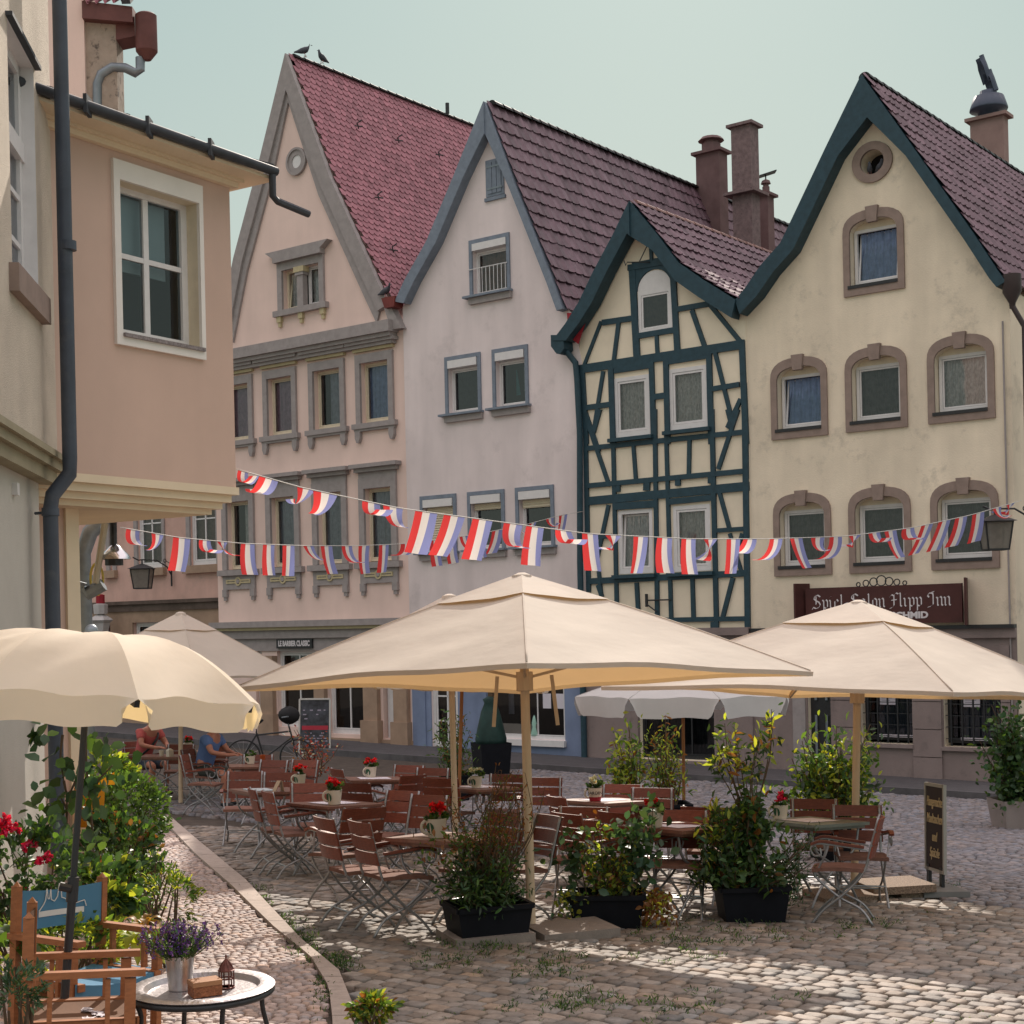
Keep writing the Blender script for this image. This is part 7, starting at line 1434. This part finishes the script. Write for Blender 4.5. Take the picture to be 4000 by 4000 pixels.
# ------------------------------------------------------------------ pigeons
m_pig=mat('grey_pigeon_feathers',(.075,.078,.095),.7,var=.35,vs=30)
def pigeon(label,p,f,k=1.0,dark=False):
    t=thing('pigeon',label,'pigeon',(0,0,0),'pigeons on the gables'); mb=MB()
    ax=[(-.20,.085,.012),(-.13,.10,.03),(-.06,.115,.055),(.02,.13,.068),(.08,.15,.055),(.105,.19,.036),(.115,.225,.032),(.12,.245,.022),(.122,.258,.006)]
    vs=[]; n=10
    for y,z_,r in ax: vs+=[(r*.9*cos(2*pi*j/n)*k,y*k,(z_+r*sin(2*pi*j/n))*k) for j in range(n)]
    mb.add(vs,[(i*n+j,i*n+(j+1)%n,(i+1)*n+(j+1)%n,(i+1)*n+j) for i in range(len(ax)-1) for j in range(n)]+[tuple(range(n))]); mb.bar((0,.14*k,.235*k),(0,.175*k,.225*k),.01*k,.01*k); obj('body',mb,m_pig,t,smooth=True)
    mb=MB()
    for sx in (-1,1): mb.tube([(sx*.025*k,.02*k,.07*k),(sx*.025*k,.03*k,0)],.006*k,5); mb.tube([(sx*.025*k,.0,.005*k),(sx*.025*k,.06*k,.005*k)],.005*k,4)
    obj('leg',mb,mat('pinkish_leg',(.3,.1,.09),.7),t); t.matrix_world=Matrix.Translation(p)@Vector((0,1,0)).rotation_difference(Vector(f).normalized()).to_matrix().to_4x4(); t.scale=(1.3,1.3,1.3); return t
a=fs(1128,213)
pigeon('dark pigeon perched on the pink house ridge nearest its peak, turned right',W(a[0],-.55,a[1]+.10),(1,.1,0)); pigeon('pigeon on the pink house ridge a little behind the first, facing left',W(a[0],-1.25,a[1]+.10),(-.5,-.8,0))
o_=fs(3409,634)
pigeon('left one of two pigeons sitting in the oval hole of the cream gable',W(o_[0]-.09,-.06,o_[1]-.235),(-.3,-1,0)).scale=(.95,.95,.95); pigeon('right one of two pigeons sitting in the oval hole of the cream gable',W(o_[0]+.11,-.05,o_[1]-.235),(.2,-1,0)).scale=(1,1,1)
g_=fs(1527,1165); pigeon('pigeon sitting on the red gutter box between pink and lilac house',W(g_[0],.2,g_[1]-.02),(.7,-.6,0))
# ------------------------------------------------------------------ the two seated men
def skin(name,V,E,Rr,mats,parent,sub=2,root=0):
    me=bpy.data.meshes.new(name); me.from_pydata(V,E,[]); o=bpy.data.objects.new(name,me); C.objects.link(o)
    m=o.modifiers.new('s','SKIN'); m.use_smooth_shade=True
    for i,r in enumerate(Rr): me.skin_vertices[0].data[i].radius=(r,r) if not isinstance(r,tuple) else r; me.skin_vertices[0].data[i].use_root=(i==root)
    o.modifiers.new('b','SUBSURF').levels=sub; dg=bpy.context.evaluated_depsgraph_get(); m2=bpy.data.meshes.new_from_object(o.evaluated_get(dg)); bpy.data.objects.remove(o); m2.name=name; m2.materials.clear(); m2.polygons.foreach_set('use_smooth',[True]*len(m2.polygons)); return mkobj(name,m2,mats,parent)
m_skin=mat('tanned_skin',(.40,.17,.11),.55,var=.06,vs=20,spec=.4)
def man(label,M,shirt,shorts,hair,headturn=0.0,lean=.0,beard=False,cap=False):
    t=thing('person',label,'person',(0,0,0)); V=[(0,-.04,.56),(0,-.02,.72),(0,.03+lean*.5,.90),(0,.07+lean,1.06),(0,.10+lean,1.15),(0,.13+lean,1.22),(0,.15+lean,1.30),(0,.14+lean,1.375)]
    Rr=[.14,.135,.15,.09,.055,.072,.092,.06]; E=[(0,1),(1,2),(2,3),(3,4),(4,5),(5,6),(6,7)]
    def add(p,r,to): V.append(p); Rr.append(r); E.append((to,len(V)-1)); return len(V)-1
    fx=sin(headturn); fy=cos(headturn); hc=Vector((0,.15+lean,1.29))
    add((hc.x+fx*.105,hc.y+fy*.105,hc.z-.005),.014,6)
    sh={}
    for sx in (-1,1):
        add((hc.x+sx*.09*fy,hc.y-sx*.09*fx,hc.z),.016,6)
        s_=add((sx*.19,.05+lean,1.05),.07,3); e=add((sx*.26,.20+lean*.8,.84),.046,s_); w_=add((sx*.13,.42+lean*.5,.80),.031,e); h=add((sx*.09,.49+lean*.5,.80),.032,w_); sh[sx]=(s_,e)
        for k in range(4):
            a=(k-1.5)*.017; f1=add((sx*.075+a,.545+lean*.5,.803),.0095,h); add((sx*.06+a*1.2,.585+lean*.5-.006*abs(k-1.2),.785),.0085,f1)
        f1=add((sx*.05,.495+lean*.5,.815),.011,h); add((sx*.025,.52+lean*.5,.80),.009,f1)
        hp=add((sx*.10,.02,.535),.10,0); kn=add((sx*.15,.42,.50),.066,hp); cf=add((sx*.155,.41,.36),.058,kn); an=add((sx*.15,.40,.10),.038,cf); hl=add((sx*.15,.38,.05),.035,an); add((sx*.16,.55,.035),.033,hl)
    body=skin('body',V,E,Rr,m_skin,t)
    q=[0,1,2,3]; V2=[V[i] for i in q]; R2=[.155,.155,.168,.105]; E2=[(0,1),(1,2),(2,3)]
    for sx in (-1,1):
        s_,e=sh[sx]; V2.append(V[s_]); R2.append(.088); E2.append((3,len(V2)-1)); m_=Vector(V[s_]).lerp(Vector(V[e]),.62); V2.append(tuple(m_)); R2.append(.068); E2.append((len(V2)-2,len(V2)-1))
    skin('shirt',V2,E2,R2,shirt,t)
    V3=[(0,-.04,.56),(0,-.03,.64)]; R3=[.155,.15]; E3=[(0,1)]
    for sx in (-1,1): V3+=[(sx*.10,.03,.535),(sx*.14,.36,.505)]; R3+=[.112,.092]; E3+=[(0,len(V3)-2),(len(V3)-2,len(V3)-1)]
    skin('shorts',V3,E3,R3,shorts,t)
    mb=MB(); mb.grid(lambda u,v:hc+Vector((.100*cos(2*pi*u)*cos(v*pi/2),-.018*fy+.108*sin(2*pi*u)*cos(v*pi/2),.035+.085*sin(v*pi/2)+.03*sin(2*pi*u+pi)*(1-v)*-1)),16,6); obj('hair',mb,hair,t,smooth=True)
    mb=MB(); r_=Vector((fy,-fx,0)); f_=Vector((fx,fy,0))
    for sx in (-1,1): mb.ball(hc+f_*.086+r_*sx*.034+Vector((0,0,.012)),.010,6)
    obj('eye',mb,m_black,t); mb=MB(); mb.bar(hc+f_*.09+r_*-.025+Vector((0,0,-.048)),hc+f_*.09+r_*.025+Vector((0,0,-.048)),.008,.008); obj('mouth',mb,mat('lip',(.22,.06,.05),.6),t)
    if beard: mb=MB(); mb.grid(lambda u,v:hc+f_*(.075+.02*cos((u-.5)*2.5)-.02*v)+r_*(.075*sin((u-.5)*2.6))+Vector((0,0,-.05-.055*v)),8,4); obj('beard',mb,hair,t,smooth=True)
    for sx in (-1,1): mb=MB(); mb.lathe([(.001,-.11),(.04,-.10),(.048,-.02),(.043,.06),(.001,.12)],(sx*.157,.47,.035),10,0,Matrix.Rotation(R(-90),3,'X'),sy=.75); obj('shoe',mb,m_black,t,smooth=True)
    if cap:
        mb=MB(); P=spl([(-.15,.10+lean,1.06),(-.05,.20+lean,.95),(.08,.19+lean*.6,.78),(.15,.1,.66)],5); 
        for a,b in zip(P[:-1],P[1:]): mb.bar(a,b,.035,.012,(0,1,.2))
        obj('bag_strap',mb,m_black,t)
    t.matrix_world=M; return t
man('man in a blue t-shirt and dark shorts sitting at the table, forearms on it',PB,mat('blue_tshirt',(.095,.155,.32),.9,var=.08,vs=8,bump=.2,bs=20),mat('dark_olive_shorts',(.05,.055,.05),.9,var=.15),mat('dark_brown_hair',(.05,.03,.02),.8,var=.3,vs=40),.35,.05,beard=True)
man('seated man in pink red shirt, black shoulder strap and denim shorts',PRd,mat('pink_red_shirt',(.42,.095,.09),.9,var=.12,vs=10,bump=.2,bs=20),mat('denim_shorts',(.06,.075,.105),.9,var=.2),mat('grey_brown_hair',(.12,.09,.07),.8,var=.3,vs=40),.0,.07,cap=True)
p=on(3,.18,.12); mb=MB(); mb.lathe([(.03,0),(.036,.10),(.04,.16),(.038,.165)],p,12); t=tag(obj('beer_glass',mb,mat('amber_drink',(.42,.10,.03),.1,var=.1,trans=.4)),'glass of amber drink in front of the man in blue','glass')
for k,(x,y,l) in enumerate(((.1,-.05,'white cup on the table of the man in the pink shirt'),(.25,.1,'pale carton on the table of the man in the pink shirt'))):
    p=on(4,x,y); mb=MB(); mb.lathe([(.03,0),(.045,.09),(.035,.09),(.02,.02)] if k==0 else [(.06,0),(.06,.10),(.02,.13)],p,12 if k==0 else 4); tag(obj('cup' if k==0 else 'carton',mb,m_mug),l,'cup' if k==0 else 'carton')
# ------------------------------------------------------------------ light, sky, camera
EL,AZ=R(33.5),R(7)
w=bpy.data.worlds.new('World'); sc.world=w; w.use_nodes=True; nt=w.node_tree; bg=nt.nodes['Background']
sk=nt.nodes.new('ShaderNodeTexSky'); sk.sky_type='NISHITA'; sk.sun_disc=False; sk.sun_elevation=EL; sk.sun_rotation=AZ; sk.air_density=1.0; sk.dust_density=1.6; sk.ozone_density=1.0; sk.altitude=200
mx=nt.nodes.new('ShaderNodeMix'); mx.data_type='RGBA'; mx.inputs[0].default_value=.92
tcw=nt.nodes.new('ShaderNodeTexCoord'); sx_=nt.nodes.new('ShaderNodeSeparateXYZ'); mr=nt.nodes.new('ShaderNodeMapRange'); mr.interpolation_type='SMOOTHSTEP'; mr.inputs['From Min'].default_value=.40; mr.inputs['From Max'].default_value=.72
hi=nt.nodes.new('ShaderNodeMix'); hi.data_type='RGBA'; lo=nt.nodes.new('ShaderNodeMix'); lo.data_type='RGBA'; lo.inputs[6].default_value=(4.0,4.4,3.7,1); lo.inputs[7].default_value=(2.85,3.8,3.6,1); ml=nt.nodes.new('ShaderNodeMapRange'); ml.inputs['From Min'].default_value=.08; ml.inputs['From Max'].default_value=.42; nt.links.new(ml.outputs[0],lo.inputs[0]); nt.links.new(lo.outputs[2],hi.inputs[6]); hi.inputs[7].default_value=(11.5,10.0,10.0,1)  # sky above the view made brighter and warmer, added fill for the shaded facades
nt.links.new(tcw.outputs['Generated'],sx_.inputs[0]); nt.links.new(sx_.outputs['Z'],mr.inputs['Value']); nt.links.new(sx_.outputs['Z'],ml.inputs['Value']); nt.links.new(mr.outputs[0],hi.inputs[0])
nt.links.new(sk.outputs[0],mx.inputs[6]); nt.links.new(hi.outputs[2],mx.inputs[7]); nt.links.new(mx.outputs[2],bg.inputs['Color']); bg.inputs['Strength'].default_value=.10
su=bpy.data.lights.new('sun','SUN'); su.energy=3.6; su.angle=R(.53); su.color=(1,.90,.78)
so=bpy.data.objects.new('sun',su); C.objects.link(so); dv=Vector((sin(AZ)*cos(EL),cos(AZ)*cos(EL),sin(EL))); so.rotation_euler=dv.to_track_quat('Z','Y').to_euler(); so.location=dv*60
ca=bpy.data.cameras.new('camera'); co=bpy.data.objects.new('camera',ca); C.objects.link(co)
ca.sensor_width=36; ca.sensor_fit='HORIZONTAL'; ca.lens=36*F/4000; ca.shift_x=0; ca.shift_y=(PY-2000)/4000; ca.clip_start=.1; ca.clip_end=900
M=Matrix(((cos(RO),sin(RO),0),(0,0,-1),(-sin(RO),cos(RO),0))).to_4x4(); M.translation=CAM; co.matrix_world=M
sc.camera=co
vs_=sc.view_settings; vs_.view_transform='Standard'; vs_.look='None'; vs_.exposure=.48; vs_.gamma=1
sc.render.engine='CYCLES'; sc.cycles.use_denoising=True; sc.cycles.max_bounces=8; sc.cycles.diffuse_bounces=4; sc.cycles.transparent_max_bounces=12; sc.cycles.sample_clamp_indirect=6
